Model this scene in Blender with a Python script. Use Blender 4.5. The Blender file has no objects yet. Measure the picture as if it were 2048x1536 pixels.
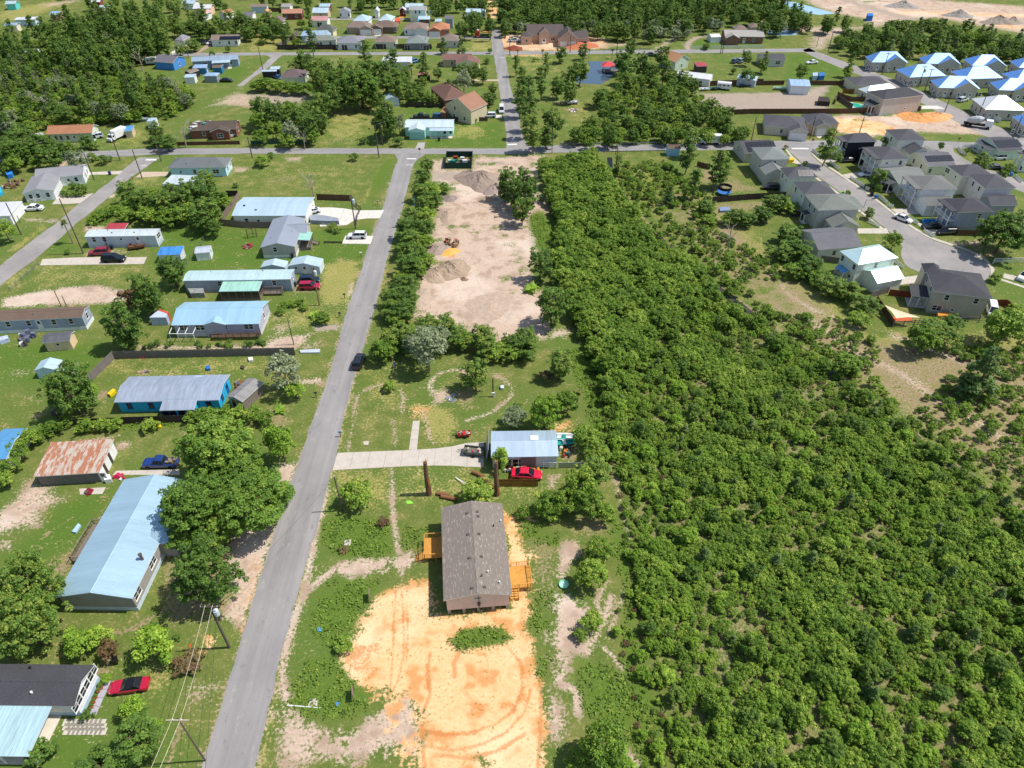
import bpy,bmesh,math,random
import numpy as np
from mathutils import Vector,Matrix
random.seed(7);rng=np.random.default_rng(11)
scn=bpy.context.scene
col=scn.collection
R=math.radians
# ------------------------------------------------------------------ camera, sky, sun, exposure
CAM_H,CAM_F,CAM_T=86.0,1420.0,40.0
cd=bpy.data.cameras.new('camera');cam=bpy.data.objects.new('camera',cd);col.objects.link(cam)
cam.location=(0,0,CAM_H);cam.rotation_euler=(R(90-CAM_T),0,0)
cd.sensor_width=36.0;cd.lens=36.0*CAM_F/2048;cd.clip_start=1.0;cd.clip_end=8000
scn.camera=cam
SUN_EL,SUN_AZ=59.0,86.0
w=bpy.data.worlds.new('World');scn.world=w;w.use_nodes=True
nt=w.node_tree;bg=nt.nodes['Background']
sky=nt.nodes.new('ShaderNodeTexSky');sky.sky_type='NISHITA';sky.sun_disc=False
sky.sun_elevation=R(SUN_EL);sky.sun_rotation=R(SUN_AZ)
nt.links.new(sky.outputs[0],bg.inputs[0]);bg.inputs[1].default_value=0.12
sd=bpy.data.lights.new('sun','SUN');sd.energy=4.3;sd.angle=R(0.5);sd.color=(1.0,0.95,0.87)
so=bpy.data.objects.new('sun',sd);col.objects.link(so)
sv=Vector((math.sin(R(SUN_AZ))*math.cos(R(SUN_EL)),math.cos(R(SUN_AZ))*math.cos(R(SUN_EL)),math.sin(R(SUN_EL))))
so.rotation_euler=sv.to_track_quat('Z','Y').to_euler();so.location=(120,10,200)
vs=scn.view_settings;vs.view_transform='Standard';vs.look='None';vs.exposure=0.2;vs.gamma=1.0
scn.cycles.max_bounces=5;scn.cycles.diffuse_bounces=3;scn.cycles.glossy_bounces=2
scn.cycles.transmission_bounces=2;scn.cycles.transparent_max_bounces=4
try:scn.cycles.use_denoising=True
except Exception:pass
# ------------------------------------------------------------------ survey: photograph marks to ground positions
FR=dict(a=(0,0,4),b=(500,0,4),c=(1000,0,4),d=(1500,0,3.7372),e=(0,290,4.389),f=(320,290,3.7463),g=(0,560,3.2),h=(0,840,3.2),i=(0,1180,3.657),j=(640,680,3.4133),k=(560,980,2.7625),l=(740,290,3.746),m=(1100,270,3.5717),n=(1400,260,3.1605),o=(1240,640,2.5347),p=(1240,1040,2.5347),q=(0,0,1),A=(0,0,8),B=(256,0,8),C=(500,0,8),D=(756,0,8),E=(1012,0,8),F=(1000,0,8))
_c,_s=math.cos(R(CAM_T)),math.sin(R(CAM_T))
def W(fr,x,y,z=0.0):
 ox,oy,s=FR[fr];u=ox+x/s-1024;v=oy+y/s-768
 d=Vector((u,CAM_F*_c-v*_s,-CAM_F*_s-v*_c))
 p=d*((CAM_H-z)/-d.z);return Vector((p.x,p.y,z))
def W2(fr,x,y,z=0.0):
 p=W(fr,x,y,z);return np.array((p.x,p.y))
def pxm(p):
 return CAM_F/(p[1]*_c+CAM_H*_s)
 # ------------------------------------------------------------------ objects
def tag(o,label=None,cat=None,group=None,kind=None):
 if label:o['label']=label
 if cat:o['category']=cat
 if group:o['group']=group
 if kind:o['kind']=kind
 return o
def link(name,data=None,parent=None,loc=(0,0,0),rz=0.0,scale=None):
 o=bpy.data.objects.new(name,data);col.objects.link(o)
 o.parent=parent;o.location=loc;o.rotation_euler=(0,0,rz)
 if scale is not None:o.scale=scale if hasattr(scale,'__len__')else(scale,)*3
 return o
def thing(name,label,cat,loc=(0,0,0),rz=0.0,group=None):
 return tag(link(name,None,None,loc,rz),label,cat,group)
class MB:
 def __init__(s):s.v=[];s.f=[];s.m=[]
 def add(s,vs,fs,m=0):
  n=len(s.v);s.v+=[tuple(v)for v in vs];s.f+=[tuple(i+n for i in f)for f in fs];s.m+=[m]*len(fs);return s
 def box(s,x0,x1,y0,y1,z0,z1,m=0):
  return s.add([(x0,y0,z0),(x1,y0,z0),(x1,y1,z0),(x0,y1,z0),(x0,y0,z1),(x1,y0,z1),(x1,y1,z1),(x0,y1,z1)],[(3,2,1,0),(4,5,6,7),(0,1,5,4),(1,2,6,5),(2,3,7,6),(3,0,4,7)],m)
 def bar(s,a,b,r,n=6,r2=None,m=0):
  a=Vector(a);b=Vector(b);d=b-a
  if d.length<1e-6:return s
  q=d.to_track_quat('Z','Y');r2=r if r2 is None else r2;vs=[]
  for p,rr in((a,r),(b,r2)):
   for k in range(n):
    t=2*math.pi*k/n;vs.append(p+q@Vector((math.cos(t)*rr,math.sin(t)*rr,0)))
  fs=[(k,(k+1)%n,n+(k+1)%n,n+k)for k in range(n)]+[tuple(range(n))[::-1],tuple(range(n,2*n))]
  return s.add(vs,fs,m)
 def path(s,pts,r,n=5,m=0):
  for a,b in zip(pts[:-1],pts[1:]):s.bar(a,b,r,n,m=m)
  return s
 def prism(s,poly,z0,z1,m=0):
  n=len(poly);vs=[(p[0],p[1],z0)for p in poly]+[(p[0],p[1],z1)for p in poly]
  fs=[tuple(range(n))[::-1],tuple(range(n,2*n))]+[(k,(k+1)%n,n+(k+1)%n,n+k)for k in range(n)]
  return s.add(vs,fs,m)
 def extr(s,prof,x0,x1,m=0):
  n=len(prof);vs=[(x0,p[0],p[1])for p in prof]+[(x1,p[0],p[1])for p in prof]
  fs=[tuple(range(n))[::-1],tuple(range(n,2*n))]+[(k,(k+1)%n,n+(k+1)%n,n+k)for k in range(n)]
  return s.add(vs,fs,m)
 def lathe(s,prof,n=10,c=(0,0),m=0):
  vs=[];fs=[]
  for r,z in prof:
   for k in range(n):
    t=2*math.pi*k/n;vs.append((c[0]+math.cos(t)*r,c[1]+math.sin(t)*r,z))
  for i in range(len(prof)-1):
   for k in range(n):fs.append((i*n+k,i*n+(k+1)%n,(i+1)*n+(k+1)%n,(i+1)*n+k))
  fs+=[tuple(range(n))[::-1],tuple(range((len(prof)-1)*n,len(prof)*n))]
  return s.add(vs,fs,m)
 def mesh(s,name,mats):
  me=bpy.data.meshes.new(name);me.from_pydata(s.v,[],s.f)
  for mt in(mats if isinstance(mats,(list,tuple))else[mats]):me.materials.append(mt)
  if any(s.m):me.polygons.foreach_set('material_index',s.m)
  me.update();return me
 def build(s,name,mats,parent=None,loc=(0,0,0),rz=0.0):
  return link(name,s.mesh(name,mats),parent,loc,rz)
def recalc(me):
 bm=bmesh.new();bm.from_mesh(me);bmesh.ops.recalc_face_normals(bm,faces=bm.faces);bm.to_mesh(me);bm.free()
def smooth(me):
 me.polygons.foreach_set('use_smooth',[True]*len(me.polygons))
 # ------------------------------------------------------------------ materials
def lin(h):
 h=h.lstrip('#');c=[int(h[i:i+2],16)/255 for i in(0,2,4)]
 return tuple(x/12.92 if x<=.04045 else((x+.055)/1.055)**2.4 for x in c)+(1,)
def bright(c,k):return tuple(min(.84,x*k)for x in c[:3])+(1,)
class NT:
 def __init__(s,name):
  s.mat=bpy.data.materials.new(name);s.mat.use_nodes=True;s.t=s.mat.node_tree
  s.p=s.t.nodes['Principled BSDF']
 def n(s,typ,**kw):
  nd=s.t.nodes.new(typ)
  for k,v in kw.items():
   if k.startswith('i_'):
    key=k[2:];key=int(key)if key.isdigit()else key
    nd.inputs[key].default_value=v
   else:setattr(nd,k,v)
  return nd
 def l(s,a,b):s.t.links.new(a,b)
 def noise(s,vec,scale,detail=4,rough=.6):
  nd=s.n('ShaderNodeTexNoise');nd.inputs['Scale'].default_value=scale;nd.inputs['Detail'].default_value=detail
  nd.inputs['Roughness'].default_value=rough
  if vec is not None:s.l(vec,nd.inputs['Vector'])
  return nd.outputs['Fac']
 def math(s,op,a,b=None,c=None,clamp=False):
  nd=s.n('ShaderNodeMath',operation=op,use_clamp=clamp)
  for i,x in enumerate((a,b,c)):
   if x is None:continue
   if isinstance(x,(int,float)):nd.inputs[i].default_value=x
   else:s.l(x,nd.inputs[i])
  return nd.outputs[0]
 def mr(s,v,a,b,c=0.,d=1.,smooth=False):
  nd=s.n('ShaderNodeMapRange',interpolation_type='SMOOTHSTEP' if smooth else 'LINEAR')
  s.l(v,nd.inputs[0])
  for i,x in enumerate((a,b,c,d)):nd.inputs[i+1].default_value=x
  return nd.outputs[0]
 def mix(s,f,a,b):
  nd=s.n('ShaderNodeMix',data_type='RGBA')
  for i,x in((0,f),(6,a),(7,b)):
   if isinstance(x,(int,float)):nd.inputs[i].default_value=x
   elif isinstance(x,tuple):nd.inputs[i].default_value=x
   else:s.l(x,nd.inputs[i])
  return nd.outputs[2]
 def mul(s,c,f):
  nd=s.n('ShaderNodeMix',data_type='RGBA',blend_type='MULTIPLY');nd.inputs[0].default_value=1
  if isinstance(c,tuple):nd.inputs[6].default_value=c
  else:s.l(c,nd.inputs[6])
  s.l(f,nd.inputs[7]);return nd.outputs[2]
 def bump(s,h,strength=.3,dist=.05):
  nd=s.n('ShaderNodeBump');nd.inputs['Strength'].default_value=strength;nd.inputs['Distance'].default_value=dist
  s.l(h,nd.inputs['Height']);s.l(nd.outputs[0],s.p.inputs['Normal'])
 def coords(s,kind='Object'):
  return s.n('ShaderNodeTexCoord').outputs[kind]
 def mapped(s,vec,scale):
  nd=s.n('ShaderNodeMapping');nd.inputs['Scale'].default_value=scale;s.l(vec,nd.inputs[0]);return nd.outputs[0]
 def fin(s,c,rough=.8,spec=.3,metal=0.):
  if isinstance(c,tuple):s.p.inputs['Base Color'].default_value=c
  else:s.l(c,s.p.inputs['Base Color'])
  s.p.inputs['Roughness'].default_value=rough;s.p.inputs['Specular IOR Level'].default_value=spec
  s.p.inputs['Metallic'].default_value=metal
  return s.mat
_mc={}
def mat(hexc,rough=.75,var=.18,scale=2.0,spec=.3,metal=0.,bump=0.):
 key=('m',hexc,rough,var,scale,spec,metal,bump)
 if key in _mc:return _mc[key]
 t=NT('plain_'+hexc.strip('#'));co=t.coords()
 f=t.noise(co,scale,5);v=t.mr(f,.25,.75,1-var,1+var*.6)
 c=t.mul(lin(hexc),v)
 if bump:t.bump(f,bump)
 _mc[key]=t.fin(c,rough,spec,metal);return _mc[key]
def metal_roof(hexc,rib=.3,rust=0.,metal=.35,streak=.22):
 key=('r',hexc,rib,rust,metal,streak)
 if key in _mc:return _mc[key]
 t=NT('metal_roof_'+hexc.strip('#'));co=t.coords()
 sx=t.n('ShaderNodeSeparateXYZ');t.l(co,sx.inputs[0])
 fr=t.math('FRACT',t.math('MULTIPLY',sx.outputs[0],1/rib))
 rid=t.math('LESS_THAN',fr,.22)
 st=t.noise(t.mapped(co,(1.6,.25,.25)),1.3,5)
 pan=t.n('ShaderNodeTexWhiteNoise',noise_dimensions='1D');t.l(t.math('FLOOR',t.math('MULTIPLY',sx.outputs[0],1/.92)),pan.inputs['W'])
 v=t.math('MULTIPLY',t.mr(st,.25,.75,1-streak,1+streak*.5),t.mr(pan.outputs[0],0,1,.93,1.05))
 c=t.mul(bright(lin(hexc),1.22),v)
 c=t.mix(t.math('MULTIPLY',rid,.16),c,(.12,.13,.14,1))
 if rust:
  rn=t.noise(t.mapped(co,(2.2,.55,1)),.9,7,.7)
  rf=t.mr(t.math('ADD',rn,t.math('MULTIPLY',pan.outputs[0],.10)),.58-.1*rust,.68-.1*rust,0,.9,True)
  rc=t.mix(t.noise(co,3,4),lin('#7a3a18'),lin('#c7825a'))
  c=t.mix(rf,c,rc)
 t.bump(rid,.35,.03)
 _mc[key]=t.fin(c,.42 if not rust else .7,.5,metal if not rust else .1);return _mc[key]
def shingle(hexc,var=.3,speck=0.):
 key=('s',hexc,var,speck)
 if key in _mc:return _mc[key]
 t=NT('shingle_'+hexc.strip('#'));co=t.coords()
 big=t.noise(co,.35,3)
 sm=t.noise(t.mapped(co,(1.5,1,1)),5,3)
 v=t.math('MULTIPLY',t.mr(big,.3,.7,1-var*.35,1+var*.25),t.mr(sm,.25,.75,1-var,1+var))
 c=t.mul(lin(hexc),v)
 if speck:
  vo=t.noise(t.mapped(co,(1.5,5.5,5.5)),1.0,2,.4)
  c=t.mix(t.mr(vo,.56,.70,0,speck,True),c,lin('#b5a896'))
 sx=t.n('ShaderNodeSeparateXYZ');t.l(co,sx.inputs[0])
 crs=t.math('FRACT',t.math('MULTIPLY',sx.outputs[1],1/.3))
 t.bump(t.math('ADD',t.math('MULTIPLY',crs,.6),sm),.25,.02)
 _mc[key]=t.fin(c,.9,.2);return _mc[key]
def siding(hexc,lap=.22,var=.1):
 key=('w',hexc,lap)
 if key in _mc:return _mc[key]
 t=NT('siding_'+hexc.strip('#'));co=t.coords()
 sx=t.n('ShaderNodeSeparateXYZ');t.l(co,sx.inputs[0])
 fr=t.math('FRACT',t.math('MULTIPLY',sx.outputs[2],1/lap))
 dirt=t.noise(t.mapped(co,(1,1,.4)),1.2,5)
 c=t.mul(bright(lin(hexc),1.35),t.mr(dirt,.25,.75,1-var*1.4,1+var))
 c=t.mul(c,t.mr(fr,0,.14,.82,1))
 t.bump(fr,.3,.02)
 _mc[key]=t.fin(c,.7,.3);return _mc[key]
def glass(hexc='#1c232b'):
 key=('g',hexc)
 if key in _mc:return _mc[key]
 t=NT('glass_'+hexc.strip('#'));_mc[key]=t.fin(lin(hexc),.08,.6);return _mc[key]
def paint(hexc,rough=.28):
 key=('p',hexc)
 if key in _mc:return _mc[key]
 t=NT('car_paint_'+hexc.strip('#'));co=t.coords()
 c=t.mul(lin(hexc),t.mr(t.noise(co,2,4),.3,.7,.9,1.06))
 t.p.inputs['Coat Weight'].default_value=.5;t.p.inputs['Coat Roughness'].default_value=.08
 _mc[key]=t.fin(c,rough,.5);return _mc[key]
WHITE=mat('#e8e8e6',.6,.08);TRIM=mat('#dfe0de',.6,.06);RUBBER=mat('#1a1a1b',.85,.1);STEEL=mat('#9a9da0',.4,.1,metal=.7)
WOODG=mat('#857a70',.9,.35,3,.1);WOODB=mat('#6b5a4c',.9,.35,3,.1);WOODN=mat('#d29a4c',.8,.22,3,.2);DARK=mat('#1d1d1f',.8,.1)
def concrete(hexc='#cfc6b8'):return mat(hexc,.9,.16,.8,.2,bump=.1)
 # ------------------------------------------------------------------ the ground: one sheet, finer near the camera
def grid_block(x0,x1,y0,y1,d,hole=None):
 nx=int(round((x1-x0)/d));ny=int(round((y1-y0)/d))
 X,Y=np.meshgrid(np.linspace(x0,x1,nx+1),np.linspace(y0,y1,ny+1))
 v=np.stack([X.ravel(),Y.ravel()],1)
 i=np.arange(nx);j=np.arange(ny);I,J=np.meshgrid(i,j);a=(J*(nx+1)+I).ravel()
 f=np.stack([a,a+1,a+nx+2,a+nx+1],1)
 if hole:
  c=v[f].mean(1);k=~((c[:,0]>hole[0])&(c[:,0]<hole[1])&(c[:,1]>hole[2])&(c[:,1]<hole[3]));f=f[k]
 return v,f
blocks=[grid_block(-20,20,30,80,.2),grid_block(-120,120,30,150,.5,(-20,20,30,80)),grid_block(-220,220,150,300,1.0),grid_block(-400,400,300,600,2.0)]
GV=[];GF=[];off=0
for v,f in blocks:GV.append(v);GF.append(f+off);off+=len(v)
def quad(x0,x1,y0,y1):
 global off
 GV.append(np.array([(x0,y0),(x1,y0),(x1,y1),(x0,y1)],float));GF.append(np.array([[0,1,2,3]])+off);off+=4
for q4 in((-120,120,-400,30),(-400,-120,-400,150),(120,400,-400,150),(-400,-220,150,300),(220,400,150,300),(-4000,4000,600,6000),(-4000,-400,-400,600),(400,4000,-400,600),(-4000,4000,-3000,-400)):quad(*q4)
GV=np.concatenate(GV);GF=np.concatenate(GF)
LAY={k:np.zeros(len(GV))for k in('clay','pale','dry','lush','brown','gravel','track','mown')}
def _sd_poly(P,pts):
 n=len(pts);d=np.full(len(P),1e9);ins=np.zeros(len(P),bool)
 for k in range(n):
  a=pts[k];b=pts[(k+1)%n];e=b-a;w_=P-a
  t=np.clip((w_@e)/max(e@e,1e-9),0,1);d=np.minimum(d,np.hypot(*(w_-t[:,None]*e).T))
  c=((a[1]<=P[:,1])!=(b[1]<=P[:,1]))
  if abs(b[1]-a[1])>1e-9:ins^=c&(P[:,0]<a[0]+(P[:,1]-a[1])/(b[1]-a[1])*e[0])
 return np.where(ins,-d,d)
def _apply(lay,idx,m,mode):
 L=LAY[lay]
 if mode=='max':L[idx]=np.maximum(L[idx],m)
 else:L[idx]=np.minimum(L[idx],1-m)
def gpoly(lay,fr,pts,feather=1.0,val=1.0,mode='max'):
 P=np.array([W2(fr,*p)for p in pts]);lo=P.min(0)-1.7*feather;hi=P.max(0)+1.7*feather
 idx=np.where((GV[:,0]>lo[0])&(GV[:,0]<hi[0])&(GV[:,1]>lo[1])&(GV[:,1]<hi[1]))[0]
 if not len(idx):return
 sd_=_sd_poly(GV[idx],P)
 for ly in lay.split(','):_apply(ly,idx,np.clip(.5-sd_/(3.2*feather),0,1)*val,mode)
def gstroke(lay,fr,pts,width,feather=.5,val=1.0,mode='max'):
 P=np.array([W2(fr,*p)for p in pts]);r=width/2+1.4*feather;lo=P.min(0)-r;hi=P.max(0)+r
 idx=np.where((GV[:,0]>lo[0])&(GV[:,0]<hi[0])&(GV[:,1]>lo[1])&(GV[:,1]<hi[1]))[0]
 if not len(idx):return
 Q=GV[idx];d=np.full(len(Q),1e9)
 for a,b in zip(P[:-1],P[1:]):
  e=b-a;w_=Q-a;t=np.clip((w_@e)/max(e@e,1e-9),0,1);d=np.minimum(d,np.hypot(*(w_-t[:,None]*e).T))
 _apply(lay,idx,np.clip(.5-(d-width/2)/(2.6*feather),0,1)*val,mode)
def ragged(lay,fr,pts,n,r0,r1,add=.6):
 P=[W2(fr,*p)for p in pts];d=[np.hypot(*(P[(k+1)%len(P)]-P[k]))for k in range(len(P))]
 for _ in range(n):
  k=random.choices(range(len(P)),d)[0];c=P[k]+(P[(k+1)%len(P)]-P[k])*random.random();r=random.uniform(r0,r1);up=random.random()<add
  c=c+np.array((random.gauss(0,r),random.gauss(0,r)));idx=np.where(np.hypot(*(GV-c).T)<2.2*r)[0];q=GV[idx]-c;a=np.arctan2(q[:,1],q[:,0]);ph=random.uniform(0,6)
  m=np.clip(1-(np.hypot(*q.T)/(r*(1+.4*np.sin(2*a+ph)+.25*np.sin(5*a+ph))))*.5,0,1);_apply(lay,idx,m*.8,'max' if up else 'sub')
THICKET=[(1085,318),(1190,298),(1222,345),(1268,421),(1296,452),(1343,494),(1408,550),(1567,668),(1634,719),(1713,778),(1812,853),(1910,932),(2090,1045),(2090,1560),(1370,1560),(1330,1400),(1290,1250),(1268,1080),(1240,960),(1215,830),(1190,720),(1140,640),(1100,560),(1110,450)]
  # --- clay pad round the new house
CLAYP=[(330,960),(350,890),(400,790),(430,720),(480,650),(540,590),(640,545),(720,530),(800,505),(840,540),(830,690),(920,700),(1270,650),(1290,560),(1240,135),(1290,150),(1350,200),(1330,300),(1370,380),(1350,560),(1400,680),(1330,740),(1400,850),(1400,950),(1440,1080),(1470,1250),(1450,1400),(1450,1570),(765,1570),(770,1180),(700,1120),(600,1160),(480,1110),(400,1050)]
gpoly('clay','k',CLAYP,.55);ragged('clay','k',CLAYP,110,.25,.8,.55)
gpoly('clay','k',[(940,830),(1000,775),(1090,755),(1220,765),(1290,815),(1230,850),(1100,870),(980,885)],.6,1,'sub')
gpoly('lush','k',[(940,830),(1000,775),(1090,755),(1220,765),(1290,815),(1230,850),(1100,870),(980,885)],.6,.8)
for pts,w_ in(([(640,560),(630,700),(625,900),(610,1080),(590,1170)],.4),([(672,560),(682,700),(688,900),(650,1060),(600,1150)],.4),([(700,620),(705,800),(700,950)],.35),([(780,1330),(900,1350),(1050,1345),(1200,1290),(1290,1220),(1340,1100),(1330,960),(1270,880)],.5),([(790,1410),(950,1440),(1100,1410),(1250,1340),(1350,1230),(1385,1100)],.5),([(900,1465),(1050,1485),(1200,1440),(1350,1350)],.6),([(1420,950),(1440,1100),(1440,1300),(1420,1560)],.5),([(1130,900),(1150,960),(1140,1010)],.3),([(1190,880),(1220,920)],.3),([(1250,860),(1310,920)],.35),([(830,900),(815,1000),(830,1130),(790,1230)],.6),([(1000,880),(960,960),(965,1030)],.7),([(780,1300),(800,1536)],.5),([(1000,1420),(1040,1470),(1010,1520)],.4)):
 gstroke('track','k',pts,w_,.22,.9)
gpoly('track','k',[(350,900),(420,850),(560,820),(570,880),(520,920),(560,1000),(430,1050),(350,970)],.5,.62)
gpoly('track','k',[(740,620),(830,600),(830,740),(730,760)],.5,.6)
gpoly('track','k',[(930,1150),(1250,1150),(1280,1230),(1000,1260)],.8,.4)
 # --- pale dirt and tracks beside it
for pts,w_ in(([(235,60),(205,230),(180,320),(150,480),(130,580),(70,720),(30,900),(10,1050)],.9),([(10,1050),(40,1200),(130,1310),(270,1380),(420,1360),(520,1290),(620,1200),(700,1160)],1.3),([(618,0),(625,150),(640,260),(660,360),(660,440)],.7),([(300,440),(230,490),(170,540)],1.0),([(1830,590),(1790,720),(1740,820),(1640,900),(1560,960)],.9),([(1560,960),(1540,1060),(1640,1120),(1650,1230)],1.1),([(1800,500),(1750,620),(1790,720)],.5),([(1740,830),(1850,930),(1890,990)],.6)):
 gstroke('pale','k',pts,w_,.5,.95)
gpoly('pale','k',[(0,1050),(60,1240),(250,1360),(420,1340),(560,1230),(700,1150),(775,1180),(768,1500),(640,1430),(450,1490),(250,1480),(0,1560)],.8,.85)
gpoly('pale','k',[(300,450),(330,400),(450,370),(640,380),(720,340),(790,390),(700,430),(600,440),(450,470),(330,470)],.5)
gpoly('pale','k',[(1555,290),(1660,285),(1640,370),(1590,420),(1550,500),(1540,420)],.6)
gpoly('pale','k',[(1520,600),(1600,580),(1700,640),(1690,790),(1640,760),(1620,820),(1760,850),(1700,930),(1590,910),(1520,1010),(1540,1060),(1500,980),(1510,800),(1530,720)],.6,.9)
gpoly('pale','k',[(1480,1100),(1560,1180),(1590,1300),(1530,1420),(1470,1330)],.7,.75)
gpoly('pale','k',[(1900,1420),(2000,1480),(2040,1560),(1940,1560)],.6,.8)
gpoly('brown','k',[(1290,150),(1550,250),(1530,700),(1420,740),(1380,560),(1380,380)],1.2,.55)
gpoly('brown','k',[(1600,140),(1760,130),(1840,220),(1700,260)],.8,.7)
for _p,_n in(([(0,1050),(60,1240),(250,1360),(420,1340),(560,1230),(700,1150),(775,1180),(768,1500),(640,1430),(450,1490),(250,1480),(0,1560)],70),([(1520,600),(1600,580),(1700,640),(1690,790),(1640,760),(1620,820),(1760,850),(1700,930),(1590,910),(1520,1010),(1510,800)],50),([(300,450),(450,370),(640,380),(790,390),(600,440),(330,470)],30)):ragged('pale','k',_p,_n,.25,.7,.5)
ragged('clay','k',[(600,1160),(765,1200),(765,1500),(640,1400)],26,.3,.9,1.)
WEEDS=[('k',[(240,180),(330,145),(450,150),(530,170),(600,200),(610,330),(560,370),(380,370),(290,340),(230,280)],1.),('k',[(180,700),(220,560),(300,490),(450,490),(590,500),(510,580),(430,700),(380,800),(340,870),(250,860),(180,780)],.85),('k',[(150,950),(280,920),(330,960),(400,1060),(480,1100),(530,1110),(460,1230),(300,1280),(130,1240),(50,1190),(70,1080)],.8),('k',[(1650,920),(1760,930),(1860,1000),(1960,1150),(1990,1400),(1880,1380),(1700,1250),(1640,1080)],.8),('k',[(1290,150),(1440,190),(1550,250),(1540,300),(1400,300),(1330,250)],.7),('k',[(1420,560),(1520,560),(1520,760),(1410,800),(1360,720)],.55),('k',[(1400,900),(1520,900),(1500,1000),(1480,1090),(1430,1040)],.6),('k',[(940,830),(1000,775),(1090,755),(1220,765),(1290,815),(1230,850),(1100,870),(980,885)],.6),('k',[(660,200),(830,200),(830,300),(760,320),(670,310)],.6),('l',[(1200,520),(1290,520),(1400,700),(1420,850),(1380,860),(1270,760),(1220,640)],1.),('q',[(1130,700),(1180,690),(1220,820),(1215,930),(1190,900),(1170,800)],1.),('q',[(1225,1000),(1265,1100),(1270,1250),(1310,1420),(1340,1536),(1280,1536),(1240,1400),(1250,1200),(1220,1080)],.8),('f',[(470,400),(560,390),(530,480),(450,570),(460,480)],.8),('e',[(760,620),(960,520),(1020,470),(1000,640),(930,710),(760,690)],.8),('g',[(350,900),(560,900),(820,900),(1200,890),(1190,930),(800,960),(420,950)],.8)]
for fr_,pts,v_ in WEEDS:gpoly('lush',fr_,pts,1.0,v_)
 # --- lot with the small metal-roofed house
for pts,w_ in(([(760,380),(752,300),(800,235),(900,205),(960,200)],.9),([(1190,240),(1260,270),(1315,330),(1300,390),(1240,440),(1180,490),(1100,520),(1000,550)],.6),([(440,300),(330,330),(260,370),(240,480),(220,620),(190,740)],.5),([(545,340),(572,400),(560,490)],.7),([(490,880),(500,1290)],.6),([(700,480),(740,620),(760,700)],.6),([(500,540),(520,730)],.4)):
 gstroke('pale','j',pts,w_,.45,.8)
gpoly('pale','j',[(770,340),(870,340),(900,420),(780,430)],.8,.85);gpoly('pale','j',[(950,180),(1020,180),(1010,250),(950,240)],.6,.7)
gpoly('clay','j',[(590,460),(720,440),(715,540),(600,530)],.9,.5);gpoly('dry','j',[(620,430),(900,470),(920,620),(880,700),(740,690),(700,560)],1.2,.9)
gpoly('dry','j',[(340,140),(480,120),(560,260),(520,420),(430,520),(300,560),(330,300)],2,.55);gpoly('dry','j',[(80,900),(480,880),(480,1100),(380,1160),(120,1180)],1.5,.7)
gpoly('brown','j',[(880,340),(1080,340),(1040,440),(930,430)],.8,.7);gpoly('brown','j',[(1640,690),(1750,690),(1760,830),(1640,830)],.5,.7)
gpoly('dry','j',[(520,870),(1000,880),(1200,900),(1600,1000),(1500,1100),(1230,1080),(900,1090),(520,1080)],1.5,.5)
gpoly('pale','j',[(1560,930),(1640,920),(1600,1020),(1560,1000)],.6,.7);gpoly('brown','j',[(1020,890),(1080,930),(1200,990),(1190,1020),(1060,960)],.5,.8);gpoly('clay','j',[(1580,560),(1700,560),(1720,620),(1590,630)],.8,.6)
 # --- cleared sandy lot
LOTP=[(460,110),(560,100),(560,185),(770,185),(775,95),(1000,95),(1170,75),(1290,80),(1260,180),(1240,330),(1350,430),(1330,510),(1250,480),(1180,560),(1200,640),(1230,700),(1240,830),(1200,900),(1230,1000),(1180,1110),(1290,1090),(1340,1300),(1320,1450),(930,1480),(920,1400),(760,1420),(620,1350),(330,1290),(360,1020),(440,960),(450,720),(480,620),(500,480),(550,400),(600,360),(590,290),(470,270)]
gpoly('pale','l',LOTP,1.0);ragged('pale','l',LOTP,90,.5,1.8,.45)
gpoly('gravel','l',[(465,200),(720,195),(700,265),(470,270)],1,.8);gpoly('gravel','l',[(780,120),(1000,110),(1050,140),(800,170)],1.2,.6);gpoly('lush','l',[(780,130),(980,125),(950,165),(800,170)],1.,.5)
gpoly('gravel','l',[(550,385),(620,370),(600,430),(550,440)],.8,.9);gpoly('gravel','l',[(450,720),(540,700),(560,850),(470,850)],1,.6);gpoly('clay','l',[(540,785),(650,780),(640,835),(550,840)],.6,.95)
gpoly('gravel','l',[(690,1180),(800,1110),(950,1110),(1050,1200),(1030,1290),(880,1340),(720,1310)],1.2,.55);gpoly('gravel','l',[(1180,600),(1240,640),(1240,820),(1190,860)],.9,.5)
gpoly('gravel','l',[(340,1080),(440,1000),(450,1240),(340,1270)],1.,.45);gpoly('gravel','l',[(480,500),(620,480),(620,600),(500,640)],1.2,.55)
for c in((700,620),(800,650),(600,610),(950,620),(1060,740),(1080,820),(1100,880),(1150,950),(1020,1010),(1080,1110),(980,690)):gpoly('lush','l',[(c[0]-50,c[1]-14),(c[0]+30,c[1]-24),(c[0]+55,c[1]+8),(c[0]-20,c[1]+22)],.9,.62)
gstroke('track','l',[(600,330),(680,345),(725,325),(690,300)],.4,.3,.5);gstroke('track','l',[(740,1150),(690,1230),(730,1320),(860,1345),(1000,1310),(1060,1230)],.5,.35,.5)
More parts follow.
